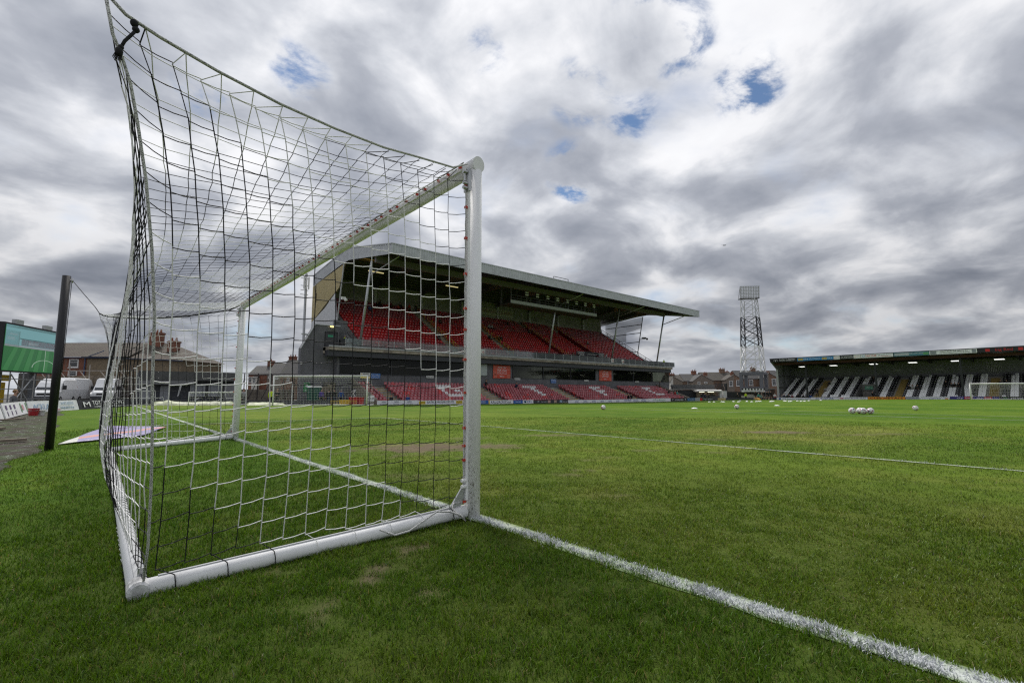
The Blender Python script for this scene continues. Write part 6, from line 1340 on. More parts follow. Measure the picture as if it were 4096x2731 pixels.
b = MB(); b.box(7.1, 8.0, 49.6, 50.2, -.4, 1.66); b.build('porch', MGREY, t); b = MB(); b.add([(3.55, 49.4, 1.6), (3.72, 49.4, 1.75), (3.55, 49.45, .7), (3.4, 49.4, .55)], [(0, 3, 2, 1)]); b.build('hanging_flag', C('flag_white', (.5, .5, .5)), t); b = MB(); b.box(4.05, 4.2, 50.15, 50.29, 1.55, 1.75); b.build('wall_lamp', M('wl', (.6, .6, .5), .5), t)
for x, lab in ((4.7, 'under the left boarded window'), (6.6, 'under the right boarded window')):
    t = thing('garden_chair', (x, 48.8, -.3), 'white garden chair ' + lab, 'chair', 'garden chairs'); b = MB(); b.box(x - .3, x + .35, 48.6, 49.1, .02, .07); b.build('seat', WHITE, t); b = MB(); b.bar((x - .4, 49.1, .05), (x + .3, 49.15, .42), .06, .03); b.bar((x - .4, 48.9, .05), (x + .3, 48.95, .42), .06, .03); b.build('backrest', WHITE, t)
    for dx in (-.25, .3):
        for dy in (48.65, 49.05): b = MB(); b.bar((x + dx, dy, .03), (x + dx, dy, -.4), .035); b.build('leg', WHITE, t)
# timber fence with steel posts and netting frame
t = thing('timber_fence', (12.3, 54, 0), 'timber fence with dark raking steel frames left of the stair tower', 'fence')
for k in range(38): b = MB(); b.box(8.4 + .165 * k, 8.4 + .165 * k + .155, 54, 54.03 + .015 * (k % 2), -.4, 1.24 + .04 * random.random()); b.build('plank', M('fence_plank', (.19, .165, .135), .9, var=.3, scale=2), t)
for x in (9.6, 10.9, 12.2, 13.5, 14.6): b = MB(); b.bar((x, 53.8, -.4), (x, 53.8, 3.0), .08); b.bar((x, 53.75, 2.3), (x - .95, 53.6, .2), .06); b.build('steel_frame', M('rust_dark', (.035, .03, .03), .7), t)
b = MB(); b.bar((8.4, 53.8, 2.95), (15.2, 53.8, 2.98), .05); b.bar((8.4, 53.8, 2.3), (15.2, 53.8, 2.35), .05); b.build('top_rail', M('rust_dark', (.035, .03, .03), .7), t)
# houses beyond
TM = local((23.07, 121.19, 0), AR); km = .01845
def zm(y): return .84 + (1573.5 - (1200 + .319 * y)) * 110 / 1902.
def mid_house(c0, c1, ridge, eave, wins, chims, label, wallm, dpt=7.0, dy=0):
    t = thing('brick_house', TM @ Vector((((c0 + c1) / 2 - 1170) * km, dy, -1)), label, 'house', 'brick houses beyond the timber fence'); a0, a1 = (c0 - 1170) * km, (c1 - 1170) * km
    b = MB(TM); b.box(a0, a1, dy, dy + dpt, -1, zm(eave)); b.build('wall', wallm, t); b = MB(TM); gable_roof(b, a0, a1, dy, dy + dpt, zm(eave), zm(ridge), 'x'); b.build('roof', SLATE, t)
    for x, y, w, h in wins: window(t, TM, (x - 1170) * km, zm(y), w * km, h * km, dy - .005)
    for x, y0, w, pots in chims: chimney(t, TM, (x - 1170) * km, dy + dpt * .5, zm(ridge) - .6, zm(y0), w * km, .9, pots)
    return t
mid_house(1150, 1300, 890, 950, [(1185, 1000, 25, 55)], [(1197, 860, 50, 2)], 'brick house with a squat chimney just right of the far goal post', REDB, dy=3)
mid_house(1240, 1500, 822, 935, [(1265, 1000, 34, 70), (1325, 1000, 40, 80)], [(1420, 750, 75, 1), (1440, 795, 85, 2)], 'brick house with a tall stepped red chimney behind the timber fence', REDB)
mid_house(1500, 1690, 790, 935, [(1410 + 130, 965, 40, 40), (1600, 965, 30, 40), (1625, 970, 28, 45)], [(1725, 700, 90, 3)], 'brick house with three chimney pots behind the training goal', RND, dy=-1)
ht = mid_house(1690, 1960, 755, 945, [(1790, 1000, 30, 40)], [(1873, 665, 55, 2)], 'brick house close against the dark stair tower', BRK, dy=-2); aerial(ht, TM, (1860 - 1170) * km, 1.5, zm(655), .9)
t = thing('white_cottage', TM @ Vector((170 * km, -3.0, -1)), 'narrow cream rendered house front between brick houses', 'house'); b = MB(TM); b.box(140 * km, 210 * km, -1.0, 0, -1, zm(980)); b.build('wall', RENDW, t); b = MB(TM); b.prism([(-1.1, zm(980)), (.1, zm(955)), (.1, zm(950)), (-1.1, zm(975))], 'x', 138 * km, 212 * km); b.build('roof', SLATE, t); window(t, TM, 172 * km, zm(1010), 26 * km, 60 * km, -1.01)
# bare trees
def bare_tree(loc, h, label, seed):
    rr = random.Random(seed); t = thing('bare_tree', loc, label, 'tree', 'bare trees on the skyline'); bark = M('bark', (.10, .085, .07), .9); tb = MB(); cb_ = MB(); L = Vector(loc)
    def grow(b, p, d, ln, r, lev):
        q = p + d * ln * .5 + Vector((rr.uniform(-1, 1), rr.uniform(-1, 1), 0)) * ln * .06; e = p + d * ln; b.tube([p, q, e], [r, r * .85, r * .68], 5 if lev < 2 else 3, False)
        if lev >= 5: return
        for k in range(3 if lev < 4 else 4):
            a = rr.uniform(0, 6.28); sp = rr.uniform(.35, .75); u = Vector((math.cos(a), math.sin(a), 0)); nd = (d + u * sp + Vector((0, 0, .12))).normalized(); grow(cb_ if lev >= 0 else tb, p + d * ln * rr.uniform(.65, 1.0), nd, ln * rr.uniform(.60, .80), r * .60, lev + 1)
    tb.tube([L, L + Vector((0, 0, h * .28))], [h * .028, h * .02], 7); grow(cb_, L + Vector((0, 0, h * .26)), Vector((.03, 0, 1)), h * .24, h * .019, 0)
    tb.build('trunk', bark, t); cb_.build('crown', bark, t)
bare_tree((22.4, 148, -1), 9.9, 'tallest bare tree on the skyline behind the clubhouse', 3); bare_tree((19.0, 151, -1), 8.0, 'low bare tree at the left of the skyline trees', 5); bare_tree((24.9, 146, -1), 8.2, 'bare tree at the right, nearest the far goal post', 8)
for x, y, h, lab in ((17.9, 118, 8.6, 'thin street lamp rising over the clubhouse'), (24, 130, 9.6, 'thin street lamp among the bare trees')):
    t = thing('street_lamp', (x, y, -1), lab, 'lamp'); b = MB(); b.tube([(x, y, -1), (x, y, h - .3), (x + .3, y, h), (x + 1.5, y - .8, h + .1)], .08, 6); b.build('post', GALV, t); b = MB(); b.cbox((x + 1.9, y - 1.05, h + .08), (.8, .3, .14), R(-33)); b.build('lantern', LGREY, t)
t = thing('wall_lamp', (15.2, 51.9, 6.9), 'grey bracket lamp sticking out from the stair tower', 'lamp'); b = MB(); b.tube([(15.45, 51.98, 6.5), (15.2, 51.4, 7.1), (14.8, 50.9, 7.2)], .05, 6); b.build('bracket', GALV, t); b = MB(); b.cbox((14.5, 50.6, 7.2), (.75, .26, .12), R(35)); b.build('lantern', LGREY, t)
# things round the tunnel
t = thing('portable_toilet', (15.1, 48.6, -.45), 'green portable toilet with white roof beside the stair tower', 'toilet'); b = MB(); b.box(14.75, 15.85, 48.6, 49.7, -.5, 1.45); b.build('cabin', C('cabin_green', (.02, .10, .07), .5), t); b = MB(); b.prism([(14.7, 1.45), (15.9, 1.45), (15.75, 1.62), (14.85, 1.62)], 'y', 48.55, 49.75); b.build('roof', WHITE, t); b = MB(); b.box(15.9, 16.9, 49.2, 49.25, -.5, 1.55); b.build('screen_board', WOOD, t)
t = thing('crowd_barrier', (15.7, 44.2, -.2), 'yellow steel crowd barrier before the stair tower', 'barrier')
b = MB(); b.bar((13.7, 44.1, .14), (17.8, 44.1, .08), .045); b.bar((13.7, 44.1, -.28), (17.8, 44.1, -.34), .045); b.build('rail', YEL, t)
for k in range(29): b = MB(); x = 13.7 + .146 * k; b.bar((x, 44.1, .14), (x, 44.1, -.38), .03); b.build('upright', YEL, t)
t = thing('yellow_crate', (16.9, 44.6, -.3), 'yellow plastic bin behind the crowd barrier', 'bin'); b = MB(); b.prism([(16.4, -.35), (17.1, -.35), (17.2, .18), (16.3, .18)], 'y', 44.4, 44.9); b.build('body', C('bin_yellow', (.62, .42, .02), .4), t)
for x0, x1, z1, lab in ((17.35, 18.1, .42, 'red equipment bin at the left behind the training goal'), (18.15, 18.75, .38, 'red equipment bin at the right behind the training goal')):
    t = thing('red_bin', ((x0 + x1) / 2, 44.7, -.4), lab, 'bin', 'red bins'); b = MB(); b.prism([(x0 + .06, -.4), (x1 - .06, -.4), (x1, z1), (x0, z1)], 'y', 44.5, 45.0); b.build('body', C('bin_red', (.45, .02, .02), .4), t); b = MB(); b.box(x0 - .03, x1 + .03, 44.46, 45.04, z1, z1 + .05); b.build('lid', C('bin_red', (.45, .02, .02), .4), t)
t = thing('exit_board', (19.45, 44.3, -.4), 'white board reading to exit beside the first seats', 'sign'); b = MB(); b.box(19.15, 19.75, 44.25, 44.28, .02, .60); b.build('panel', WHITE, t); text(t, 'To exit', (19.45, 44.23, .32), .5, .22, TB)
t = thing('emblem_banner', (18.0, 46, -.4), 'dark banner with a white arrow emblem behind the training goal', 'banner'); b = MB(); b.box(17.3, 18.5, 45.9, 45.94, .2, 1.35); b.build('panel', DGREY, t); b = MB()
b.bar((17.95, 45.87, .45), (18.4, 45.87, 1.2), .06); b.bar((18.4, 45.87, 1.2), (17.95, 45.87, 1.0), .06); b.bar((17.95, 45.87, 1.0), (18.4, 45.87, .5), .06); b.bar((18.4, 45.87, .5), (17.95, 45.87, .45), .05); b.build('emblem', WHITE, t)
t = thing('camera_head', (22.6, 49.9, 13.4), 'white security camera on a pole at the near end of the upper tier', 'camera'); b = MB(); b.tube([(20.25, 57.0, 8.4), (20.25, 55.15, 17.0)], .09, 6); b.build('pole', GALV, t); b = MB(); b.cbox((20.5, 55.6, 12.7), (.5, .35, .35)); b.ball((20.75, 55.4, 12.5), .22, 8, 6); b.build('housing', WHITE, t)
t = thing('camera_head', (84.5, 55, 12.9), 'dark security camera on the wind screen frame at the far end', 'camera'); b = MB(); b.bar((85, 55.9, 12.2), (86.3, 55.2, 12.4), .12); b.build('arm', STEELD, t); b = MB(); b.ball((86.5, 55.1, 12.35), .24, 8, 6); b.cbox((85.8, 55.4, 12.55), (.9, .4, .25), R(-30)); b.build('housing', DGREY, t)
t = thing('roof_hatch_rail', (47, 44, 16.6), 'small safety rail standing on the main stand roof', 'rail'); b = MB(); 
for x in (45.6, 48.6): b.bar((x, 43.2, 16.6), (x, 43.2, 17.25), .06)
b.bar((45.6, 43.2, 17.22), (48.6, 43.2, 17.22), .06); b.build('rail', STEELD, t)
# ------------------------------------------------------------------ balls and marker cones
def ball_mat():
    mt = bpy.data.materials.new('ball_cover'); mt.use_nodes = True; bb_ = NB(mt.node_tree); pr = mt.node_tree.nodes['Principled BSDF']; tc = bb_.n('ShaderNodeTexCoord').outputs['Object']
    n1 = bb_.noise(tc, 9, 2, .5, .8); n2 = bb_.noise(bb_.vmath('ADD', tc, (5, 3, 1)), 8, 2, .5, .8)
    c = bb_.mix(bb_.step(n1, .57, .60), (.72, .72, .72), (.28, .015, .06)); c = bb_.mix(bb_.step(n2, .62, .65), c, (.03, .04, .16)); bb_.put(pr.inputs['Base Color'], c); pr.inputs['Roughness'].default_value = .35; return mt
bm = bmesh.new(); bmesh.ops.create_icosphere(bm, subdivisions=3, radius=.112); bme = bpy.data.meshes.new('football'); bm.to_mesh(bme); bm.free(); bme.materials.append(ball_mat()); bme.polygons.foreach_set('use_smooth', [True] * len(bme.polygons))
for x, y, lab in ((17.77, 12.91, 'single football lying nearest the main stand boards'), (23.03, 8.43, 'single football lying under the pylon'), (20.70, 2.86, 'leftmost football of the cluster of four'), (20.95, 2.66, 'football half hidden at the back of the cluster of four'), (20.72, 2.50, 'front football in the middle of the cluster of four'), (20.95, 2.32, 'rightmost football of the cluster of four'), (26.8, 1.88, 'single football lying right of the cluster')):
    o = bpy.data.objects.new('football', bme); o.location = (x, y, G(x, y) + .118); o.rotation_euler = (random.random() * 6, random.random() * 6, random.random() * 6); s = 1.12 if x < 22 else 1.05; o.scale = (s, s, s); link(o); props(o, lab, 'ball', 'footballs on the pitch')
cme = MB(); cme.tube([(0, 0, 0), (0, 0, .05), (0, 0, .09)], [.17, .12, .05], 12); cme = cme.mesh('marker_cone', mats=(C('cone_white', (.75, .75, .75), .4),))
for x, y in [(64.25, 30.66), (64.7, 30.2), (67.47, 30.4), (63.71, 28.32), (74.6, 31.92), (69.97, 29.74), (64.71, 26.74), (83.7, 34.83), (78.66, 31.53), (70.82, 28.2), (65.56, 25.33), (68.77, 26), (75.75, 28.51), (72.16, 26.81), (79.14, 27.89), (67.28, 23.56), (72.97, 25.33), (80.7, 26.59), (75.45, 24.52), (68.43, 21.63), (72.1, 22.66), (77.62, 23.67), (71.23, 21.09), (72.46, 21.04), (80.93, 23.18), (86.93, 23.32), (22.0, 10.2), (31.5, 9.6)]:
    o = bpy.data.objects.new('marker_cone', cme); o.location = (x, y, G(x, y) + .02); o.scale = (1.15, 1.15, 1.2) if x > 40 else (1, 1, .6); link(o); props(o, 'small flat white marker cone on the far grass' if x > 40 else ('white marker cone alone before the main stand boards' if x < 25 else 'white marker cone alone below the roof corner'), 'cone', 'white marker cones on the grass')
# bird
bt = thing('bird', (56.5, 23.8, 19.3), 'small dark bird gliding between the roof and the pylon', 'bird'); b = MB(); c_ = Vector((56.5, 23.8, 19.3)); rv = Vector((RTX, RTY, 0))
b.add([tuple(c_ + rv * a + Vector((0, 0, z)) + Vector((RTY * -d, RTX * d, 0))) for a, z, d in ((-.62, -.02, 0), (-.3, .10, .08), (-.06, .02, .06), (.06, .02, .06), (.3, .16, .08), (.6, .12, 0), (.28, .10, -.08), (0, -.02, -.2), (-.28, .05, -.08))], [(0, 1, 8), (1, 2, 7, 8), (2, 3, 7), (3, 4, 6, 7), (4, 5, 6)]); b.tube([c_ + rv * -.02 + Vector((0, 0, -.02)), c_ + Vector((.0, -.1, 0)), c_ + Vector((0, .25, .01))], [.03, .06, .02], 6); b.build('body', DGREY, bt)
# ================================================================== people
def skeleton(pose):
    """joints of a 1.76 m figure facing -Y: name -> (pos, radius); edges; finger chains"""
    sit = pose == 'sit'; J = {}
    zp = .52 if sit else .95; ly = .04 if sit else 0
    J['pel'] = ((0, 0, zp), .135); J['spi'] = ((0, .02, zp + .20), .125); J['che'] = ((0, ly * .2, zp + .40), .15); J['nec'] = ((0, -ly, zp + .555), .055); J['chin'] = ((0, -ly - .02, zp + .63), .068); J['hed'] = ((0, -ly - .015, zp + .715), .092); J['top'] = ((0, -ly - .0, zp + .785), .07); J['nose'] = ((0, -ly - .125, zp + .69), .014)
    E = [('pel', 'spi'), ('spi', 'che'), ('che', 'nec'), ('nec', 'chin'), ('chin', 'hed'), ('hed', 'top'), ('hed', 'nose')]; FG = []
    for s, S in ((-1, 'L'), (1, 'R')):
        st = 0 if pose != 'walk' else s * .16
        if sit: leg = [((s * .10, -.02, zp - .02), .085), ((s * .13, -.42, zp - .01), .062), ((s * .12, -.40, .10), .043), ((s * .13, -.53, .045), .038)]
        else: leg = [((s * .10, 0, .88), .085), ((s * .11, -.02 - st * .5 - .02, .50), .06), ((s * .11, .02 - st * 1.3, .10), .042), ((s * .125, -.12 - st * 1.3, .045), .038)]
        for k, (nm, (p_, r_)) in enumerate(zip(('hip', 'kne', 'ank', 'toe'), leg)): J[nm + S] = (p_, r_)
        E += [('pel', 'hip' + S), ('hip' + S, 'kne' + S), ('kne' + S, 'ank' + S), ('ank' + S, 'toe' + S)]
        zs = zp + .46
        if sit: arm = [((s * .18, .0, zs), .06), ((s * .25, -.02, zs - .28), .045), ((s * .14, -.26, zs - .36), .03), ((s * .12, -.33, zs - .37), .030)]
        elif pose == 'fold': arm = [((s * .18, .0, zs), .06), ((s * .26, -.03, zs - .28), .045), ((s * .02, -.21, zs - .26), .030), ((s * -.05, -.215, zs - .25), .028)]
        elif pose == 'walk': arm = [((s * .18, .0, zs), .06), ((s * .25, .06 + st * .6, zs - .28), .045), ((s * .24, -.08 + st * 1.2, zs - .50), .03), ((s * .235, -.12 + st * 1.3, zs - .56), .030)]
        else: arm = [((s * .18, .0, zs), .06), ((s * .25, .03, zs - .29), .045), ((s * .245, -.05, zs - .54), .03), ((s * .24, -.07, zs - .62), .030)]
        for nm, (p_, r_) in zip(('sho', 'elb', 'wri', 'pal'), arm): J[nm + S] = (p_, r_)
        E += [('che', 'sho' + S), ('sho' + S, 'elb' + S), ('elb' + S, 'wri' + S), ('wri' + S, 'pal' + S)]
        d = (Vector(arm[3][0]) - Vector(arm[2][0])).normalized(); side = Vector((0, 1, 0)).cross(d) if abs(d.z) < .8 else Vector((0, 1, 0)); side = (side - d * side.dot(d)).normalized(); pn = d.cross(side)
        for k, ln in enumerate((.075, .085, .08, .06)):
            r0 = Vector(arm[3][0]) + side * (-.03 + .02 * k); FG.append([r0, r0 + d * (ln * .55) + pn * .006, r0 + d * ln * .95 + pn * .022])
        r0 = Vector(arm[2][0]) + d * .03 + side * -.025; FG.append([r0, r0 + d * .03 + side * -.028, r0 + d * .06 + side * -.035])
    return J, E, FG
def person_mesh(pose):
    J, E, FG = skeleton(pose); names = list(J); idx = {n: i for i, n in enumerate(names)}; V = [J[n][0] for n in names]; rad = [J[n][1] for n in names]; ED = [(idx[a], idx[b]) for a, b in E]; roots = [0]
    for ch in FG:
        o = len(V); V += [tuple(p) for p in ch]; rad += [.0095, .009, .0075]; ED += [(o, o + 1), (o + 1, o + 2)]; roots.append(o)
    me = bpy.data.meshes.new('sk'); me.from_pydata(V, ED, []); ob = bpy.data.objects.new('sk', me); COL.objects.link(ob)
    ob.modifiers.new('skin', 'SKIN'); ss = ob.modifiers.new('sub', 'SUBSURF'); ss.levels = 1; ss.render_levels = 1
    sv = me.skin_vertices[0].data
    for k, r in enumerate(rad): sv[k].radius = (r, r * (.80 if names[k] in ('pel', 'spi', 'che') else 1)) if k < len(names) else (r, r); sv[k].use_root = k in roots
    bpy.context.view_layer.update(); out = bpy.data.meshes.new_from_object(ob.evaluated_get(bpy.context.evaluated_depsgraph_get())); bpy.data.objects.remove(ob)
    seg = [(Vector(J[a][0]), Vector(J[b][0]), a, b) for a, b in E]
    def region(c):
        best, br = 9, None
        for a, b, na, nb in seg:
            t = max(0, min(1, (c - a).dot(b - a) / (b - a).length_squared)); d = (c - a.lerp(b, t)).length - .5 * J[na][1]
            if d < best: best, br = d, (na, nb, t)
        na, nb, t = br
        if nb in ('chin', 'hed', 'top', 'nose') or (nb == 'nec' and t > .75): return 0
        if nb[:3] == 'toe' or (nb[:3] == 'ank' and t > .88): return 3
        if nb[:3] == 'ank' or (nb[:3] == 'kne' and t > .85): return 4
        if nb[:3] in ('hip', 'kne') or (na == 'pel' and nb == 'spi' and t < .15): return 2
        if nb[:3] == 'pal' or (nb[:3] == 'wri' and t > .92): return 0
        return 1
    for k in range(6): out.materials.append(None)
    for p_ in out.polygons:
        fing = min((Vector(q) - p_.center).length for ch in FG for q in ch) < .022
        p_.material_index = 0 if fing else region(p_.center); p_.use_smooth = True
    # eyes and mouth
    hy, hz = J['hed'][0][1], J['hed'][0][2]; b = MB()
    for s in (-1, 1): b.box(s * .033 - .013, s * .033 + .013, hy - .092, hy - .080, hz - .004, hz + .008)
    b.box(-.024, .024, hy - .094, hy - .080, hz - .062, hz - .054)
    em_ = b.mesh('e'); bm = bmesh.new(); bm.from_mesh(out); n0 = len(bm.faces); bm.from_mesh(em_); bm.faces.ensure_lookup_table()
    for k in range(n0, len(bm.faces)): bm.faces[k].material_index = 5
    bm.to_mesh(out); bm.free(); bpy.data.meshes.remove(em_); return out, J['hed'][0]
PM = {p_: person_mesh(p_) for p_ in ('stand', 'sit', 'walk', 'fold')}
def hair_mesh(long):
    b = MB(); b.ball((0, .018, .03), .104, 12, 8, (.94, 1.0, .95)); keep = []
    me = b.mesh('hair', smooth=True); bm = bmesh.new(); bm.from_mesh(me); bmesh.ops.delete(bm, geom=[f for f in bm.faces if f.calc_center_median().y < -.015 and f.calc_center_median().z < .055 or f.calc_center_median().z < (-.05 if not long else -.2)], context='FACES'); bm.to_mesh(me); bm.free()
    return me
HM = hair_mesh(False); SKIN = C('skin', (.48, .28, .20), .6, var=.05); EYE = C('eye_dark', (.03, .02, .02), .4)
PALETTE = {'black': (.012, .012, .014), 'navy': (.015, .02, .05), 'grey': (.14, .14, .15), 'red': (.36, .03, .03), 'blue': (.03, .08, .25), 'teal': (.06, .30, .26), 'hivis': (.52, .72, .02), 'purple': (.10, .06, .30), 'white': (.65, .65, .65), 'brown': (.10, .07, .05), 'denim': (.04, .06, .11), 'maroon': (.14, .02, .04), 'pale': (.45, .48, .55), 'dark': (.03, .03, .033)}
def pmat(c):
    if c == 'stripes':
        if 'cloth_stripes' in MATS: return MATS['cloth_stripes']
        mt = bpy.data.materials.new('cloth_stripes'); mt.use_nodes = True; bb_ = NB(mt.node_tree); s = bb_.n('ShaderNodeSeparateXYZ'); bb_.put(s.inputs[0], bb_.n('ShaderNodeTexCoord').outputs['Object']); f = bb_.step(bb_.math('SINE', bb_.math('MULTIPLY', s.outputs[0], 62.0)), -.15, .15); bb_.put(mt.node_tree.nodes['Principled BSDF'].inputs['Base Color'], bb_.mix(f, (.02, .02, .02), (.65, .65, .65))); MATS['cloth_stripes'] = mt; return mt
    return C('cloth_' + c, PALETTE[c], .85, var=.2, scale=5)
HAIRC = [C('hair_brown', (.06, .035, .02), .7), C('hair_dark', (.015, .012, .01), .7), C('hair_grey', (.28, .27, .26), .7), C('hair_fair', (.25, .15, .07), .7)]
def person(x, y, z, rot, pose, topc, botc, label, shorts=False, s=1.0, group='people about the ground', hair=None):
    t = thing('person', (x, y, z), label, 'person', group); t.rotation_euler = (0, 0, rot); t.scale = (s, s, s); me, hd = PM[pose]
    o = bpy.data.objects.new('body', me); COL.objects.link(o); o.parent = t; OFF[o.name] = Vector((0, 0, 0))
    for k, mt in enumerate((SKIN, pmat(topc), pmat(botc), C('shoes', (.03, .03, .03), .6) if not shorts else C('boots', (.6, .6, .6), .5), SKIN if shorts else pmat(botc), EYE)): o.material_slots[k].link = 'OBJECT'; o.material_slots[k].material = mt
    h = bpy.data.objects.new('hair', HM); COL.objects.link(h); h.parent = t; h.location = hd
    if not HM.materials: HM.materials.append(None)
    h.material_slots[0].link = 'OBJECT'; h.material_slots[0].material = HAIRC[hair if hair is not None else random.randrange(3)]; OFF[h.name] = Vector((0, 0, 0)); return t
PI = math.pi
# by the tunnel and fence (ground level behind the low wall)
person(8.25, 47.2, -.48, .3, 'stand', 'stripes', 'black', 'person in black and white striped shirt beside the far goal post', hair=2)
person(10.75, 47.8, -.46, 2.4, 'stand', 'hivis', 'black', 'person in yellow high visibility jacket, back turned, by the timber fence', hair=1)
person(11.35, 47.9, -.50, -.5, 'fold', 'black', 'black', 'person in black jacket with a pale badge by the timber fence', hair=3)
person(15.75, 48.3, -.48, .1, 'stand', 'purple', 'black', 'person in purple bib beside the green toilet', hair=1)
person(16.65, 48.7, -.50, 2.9, 'stand', 'dark', 'denim', 'person in dark coat, back turned, second from the purple bib'); person(17.3, 48.8, -.45, 3.3, 'stand', 'black', 'denim', 'person in black coat between two others by the tunnel wall'); person(17.95, 48.6, -.52, 2.6, 'stand', 'blue', 'dark', 'person in blue coat by the tunnel wall')
person(19.7, 52.6, 6.02, .8, 'stand', 'hivis', 'black', 'steward in yellow jacket on the balcony at the near end', s=.95)
person(86.6, 51.3, 6.02, -.4, 'stand', 'hivis', 'black', 'steward in yellow jacket on the balcony at the far end', s=.97)
# lower tier
def low(row): return LY0 + row * LDY - .02, LZ0 + row * LDZ
for x, row, tp, bt_, lab in ((38.9, 7, 'black', 'dark', 'person in black sitting at the end of the back row by the second block'), (43.9, 6, 'navy', 'denim', 'person in navy sitting beside the white letter in the second block'), (21.9, 0, 'dark', 'dark', 'person in dark coat sitting at the foot of the first aisle'), (23.9, 0, 'blue', 'denim', 'person in blue sitting in the front row of the first block'), (80.9, 3, 'dark', 'dark', 'person in dark coat, first of three in the last block'), (81.8, 2, 'red', 'dark', 'person in red, middle of three in the last block'), (82.6, 2, 'teal', 'denim', 'person in teal, last of three in the last block')):
    y_, z_ = low(row); person(x, y_, z_, random.uniform(-.3, .3), 'sit', tp, bt_, lab)
y_, z_ = low(7); person(82.75, y_, z_, .5, 'stand', 'black', 'black', 'person in black standing at the back of the last block'); person(63.9, 44.2, -1.0, 1.2, 'stand', 'black', 'black', 'left of two people in black standing before the third block'); person(64.7, 44.2, -1.05, -1.0, 'stand', 'black', 'dark', 'right of two people in black standing before the third block')
# upper tier
def upp(row): return Y0 + row * DY - .02, Z0 + row * DZ
for x, row, tp, lab in ((47.6, 11, 'stripes', 'left of a pair in striped shirts high in the upper tier'), (48.2, 11, 'stripes', 'right of a pair in striped shirts high in the upper tier'), (53.7, 14, 'black', 'person in black sitting alone near the pass holders banner'), (56.9, 11, 'dark', 'person in dark coat sitting left of the third aisle'), (46.5, 6, 'black', 'left of two in black by the second aisle'), (47.0, 6, 'black', 'right of two in black by the second aisle'), (51.7, 0, 'grey', 'person in grey sitting in the front row behind the glass'), (70.4, 8, 'stripes', 'person in striped shirt sitting beyond the maroon wall'), (34.2, 4, 'dark', 'person in dark coat sitting left of the first aisle'), (44.6, 6, 'black', 'person in black sitting just left of the second aisle'), (37.8, 11, 'dark', 'person in dark coat high up right of the first aisle'), (33.5, 9, 'black', 'person in black high up left of the first aisle'), (26.9, 13, 'blue', 'person in blue at the left of the upper group'), (28.8, 15, 'black', 'person in black, first of the back row group'), (29.5, 16, 'navy', 'person in navy in the back row group'), (30.4, 15, 'red', 'person in red, first of two reds in the back row group'), (31.3, 16, 'maroon', 'person in maroon in the back row group'), (32.2, 15, 'red', 'person in red, second of two reds in the back row group'), (32.9, 16, 'dark', 'person in dark coat at the end of the back row group')):
    y_, z_ = upp(row); person(x, y_, z_, random.uniform(-.3, .3), 'sit', tp, 'dark', lab)
for x, row, tp, r_, lab in ((57.9, 0, 'black', .6, 'first of three people standing behind the glass left of the black banner'), (59.2, 0, 'brown', -.4, 'second of three people standing behind the glass left of the black banner'), (60.5, 0, 'black', -1.2, 'third of three people standing behind the glass at the black banner'), (69.2, 1, 'stripes', 0, 'person in striped shirt standing at the right end of the black banner'), (34.1, 15, 'red', .3, 'person in red standing in the back rows'), (35.3, 15, 'black', -.3, 'person in black standing at the top of the first aisle')):
    y_, z_ = upp(row); person(x, y_, z_, r_, 'stand', tp, 'dark', lab, s=.97)
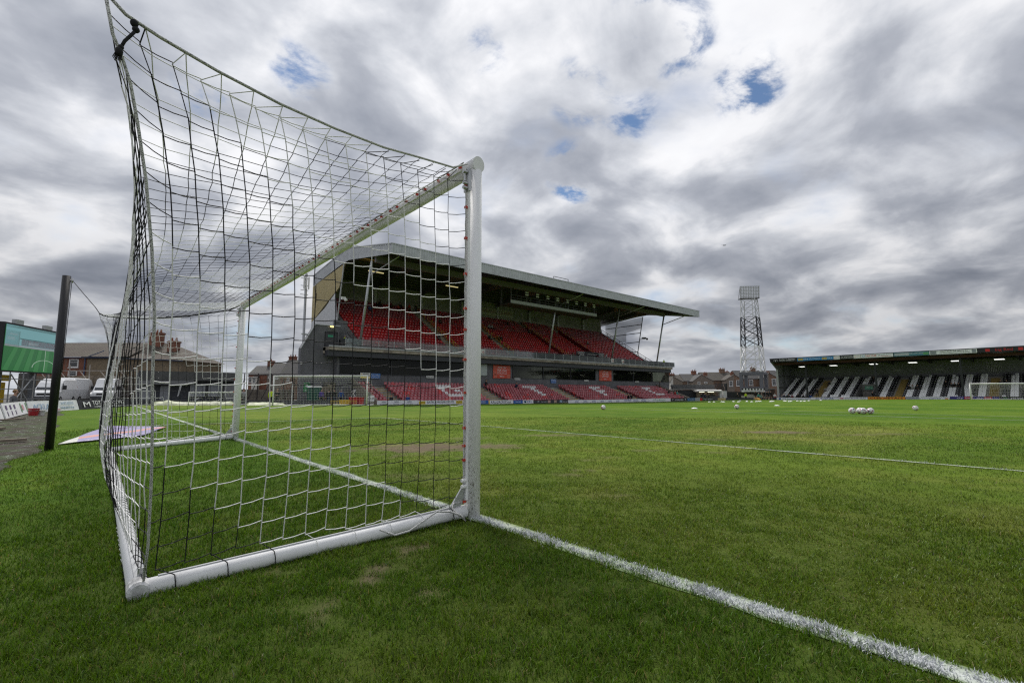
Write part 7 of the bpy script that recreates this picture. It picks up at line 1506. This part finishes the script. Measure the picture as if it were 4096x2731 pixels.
# far corner
ROWN = AR
for x, y, z, pose, tp, bt_, r_, sh, lab in ((94.0, 47.25, -.95, 'stand', 'black', 'denim', PI - .6, 0, 'person in black coat at the left of the food kiosk counter'), (94.7, 46.9, -1.0, 'stand', 'navy', 'dark', PI - .9, 0, 'person in navy coat in the middle of the food kiosk counter'), (95.3, 46.4, -1.05, 'stand', 'dark', 'dark', PI - .5, 0, 'person in dark coat at the right of the food kiosk counter'),
        (99.67, 42.32, -.95, 'fold', 'black', 'black', -.4, 0, 'person in black before the plain black hoarding'), (101.0, 41.17, -.9, 'stand', 'hivis', 'dark', -.6, 0, 'person in yellow jacket before the tavern kiosk'), (102.2, 39.7, -.62, 'stand', 'black', 'black', -.2, 1, 'player in black kit standing alone before the tavern kiosk'), (103.0, 39.4, -.98, 'stand', 'teal', 'dark', -.7, 0, 'person in teal top before the tavern kiosk'), (103.5, 39.1, -1.15, 'stand', 'teal', 'dark', .3, 0, 'shorter person in teal beside the players'),
        (103.5, 38.5, -.60, 'walk', 'black', 'black', -1.0, 1, 'first of four players in black kit by the end stand'), (103.95, 38.1, -.60, 'walk', 'black', 'black', -.6, 1, 'second of four players in black kit by the end stand'), (104.25, 37.9, -.60, 'walk', 'dark', 'black', -1.3, 1, 'third of four players in black kit by the end stand'), (104.6, 37.6, -.62, 'walk', 'black', 'black', -.8, 1, 'last of four players in black kit by the end stand'), (105.7, 37.2, -1.0, 'stand', 'white', 'red', -.9, 0, 'person in white top and red beside the end stand corner')):
    person(x, y, z, r_, pose, tp, bt_, lab, bool(sh))
# end stand
for k, (y, z, tp) in enumerate(((36.0, .43, 'grey'), (35.6, .57, 'navy'), (34.7, .53, 'dark'), (34.1, .44, 'maroon'), (33.0, .66, 'black'), (32.05, .53, 'dark'), (31.4, .80, 'grey'), (30.7, .53, 'blue'))):
    person(106.3, y, z - 1.72, -PI / 2 + random.uniform(-.5, .5), 'stand', tp, 'dark', 'person in %s behind the blue lettered board, %s from the corner' % (tp, ('first', 'second', 'third', 'fourth', 'fifth', 'sixth', 'seventh', 'eighth')[k]))
for row, y, tp, lab in ((3, 28.9, 'stripes', 'person in striped shirt right of the first yellow aisle'), (7, 29.0, 'dark', 'person in dark coat higher up by the first yellow aisle'), (4, 15.3, 'stripes', 'person in striped shirt, middle of three right of the second yellow aisle'), (4, 15.8, 'black', 'person in black, left of three right of the second yellow aisle'), (4, 14.6, 'dark', 'person in dark coat, right of three beyond the second yellow aisle'), (6, 10.9, 'black', 'person in black left of the group before the third yellow aisle'), (5, 10.1, 'dark', 'second person of the group before the third yellow aisle'), (5, 9.7, 'black', 'third person of the group before the third yellow aisle'), (5, 9.2, 'black', 'last person of the group before the third yellow aisle'), (9, 21.7, 'dark', 'person in dark coat sitting above the tunnel'), (6, 4.1, 'black', 'person in black above the far goal crossbar'), (6, 3.4, 'dark', 'person in dark coat above the far goal crossbar')):
    person(OX + row * ODX - .02, y, OZ0 + row * ODZ, -PI / 2, 'sit', tp, 'dark', lab)
person(108.0, 30.0, OZ0 + ODZ, -PI / 2 + .6, 'walk', 'black', 'dark', 'person in black walking down the first yellow aisle'); person(106.6, 20.6, -.75, -PI / 2 + 1.0, 'walk', 'black', 'black', 'person in black beside the tunnel mouth')
# photographer sitting behind the corner boards
person(-5.05, 30.5, -.28, 1.2, 'sit', 'grey', 'blue', 'person with reddish hair in grey top sitting behind the white boards by the screen', s=.98, hair=3)
fit_texts()
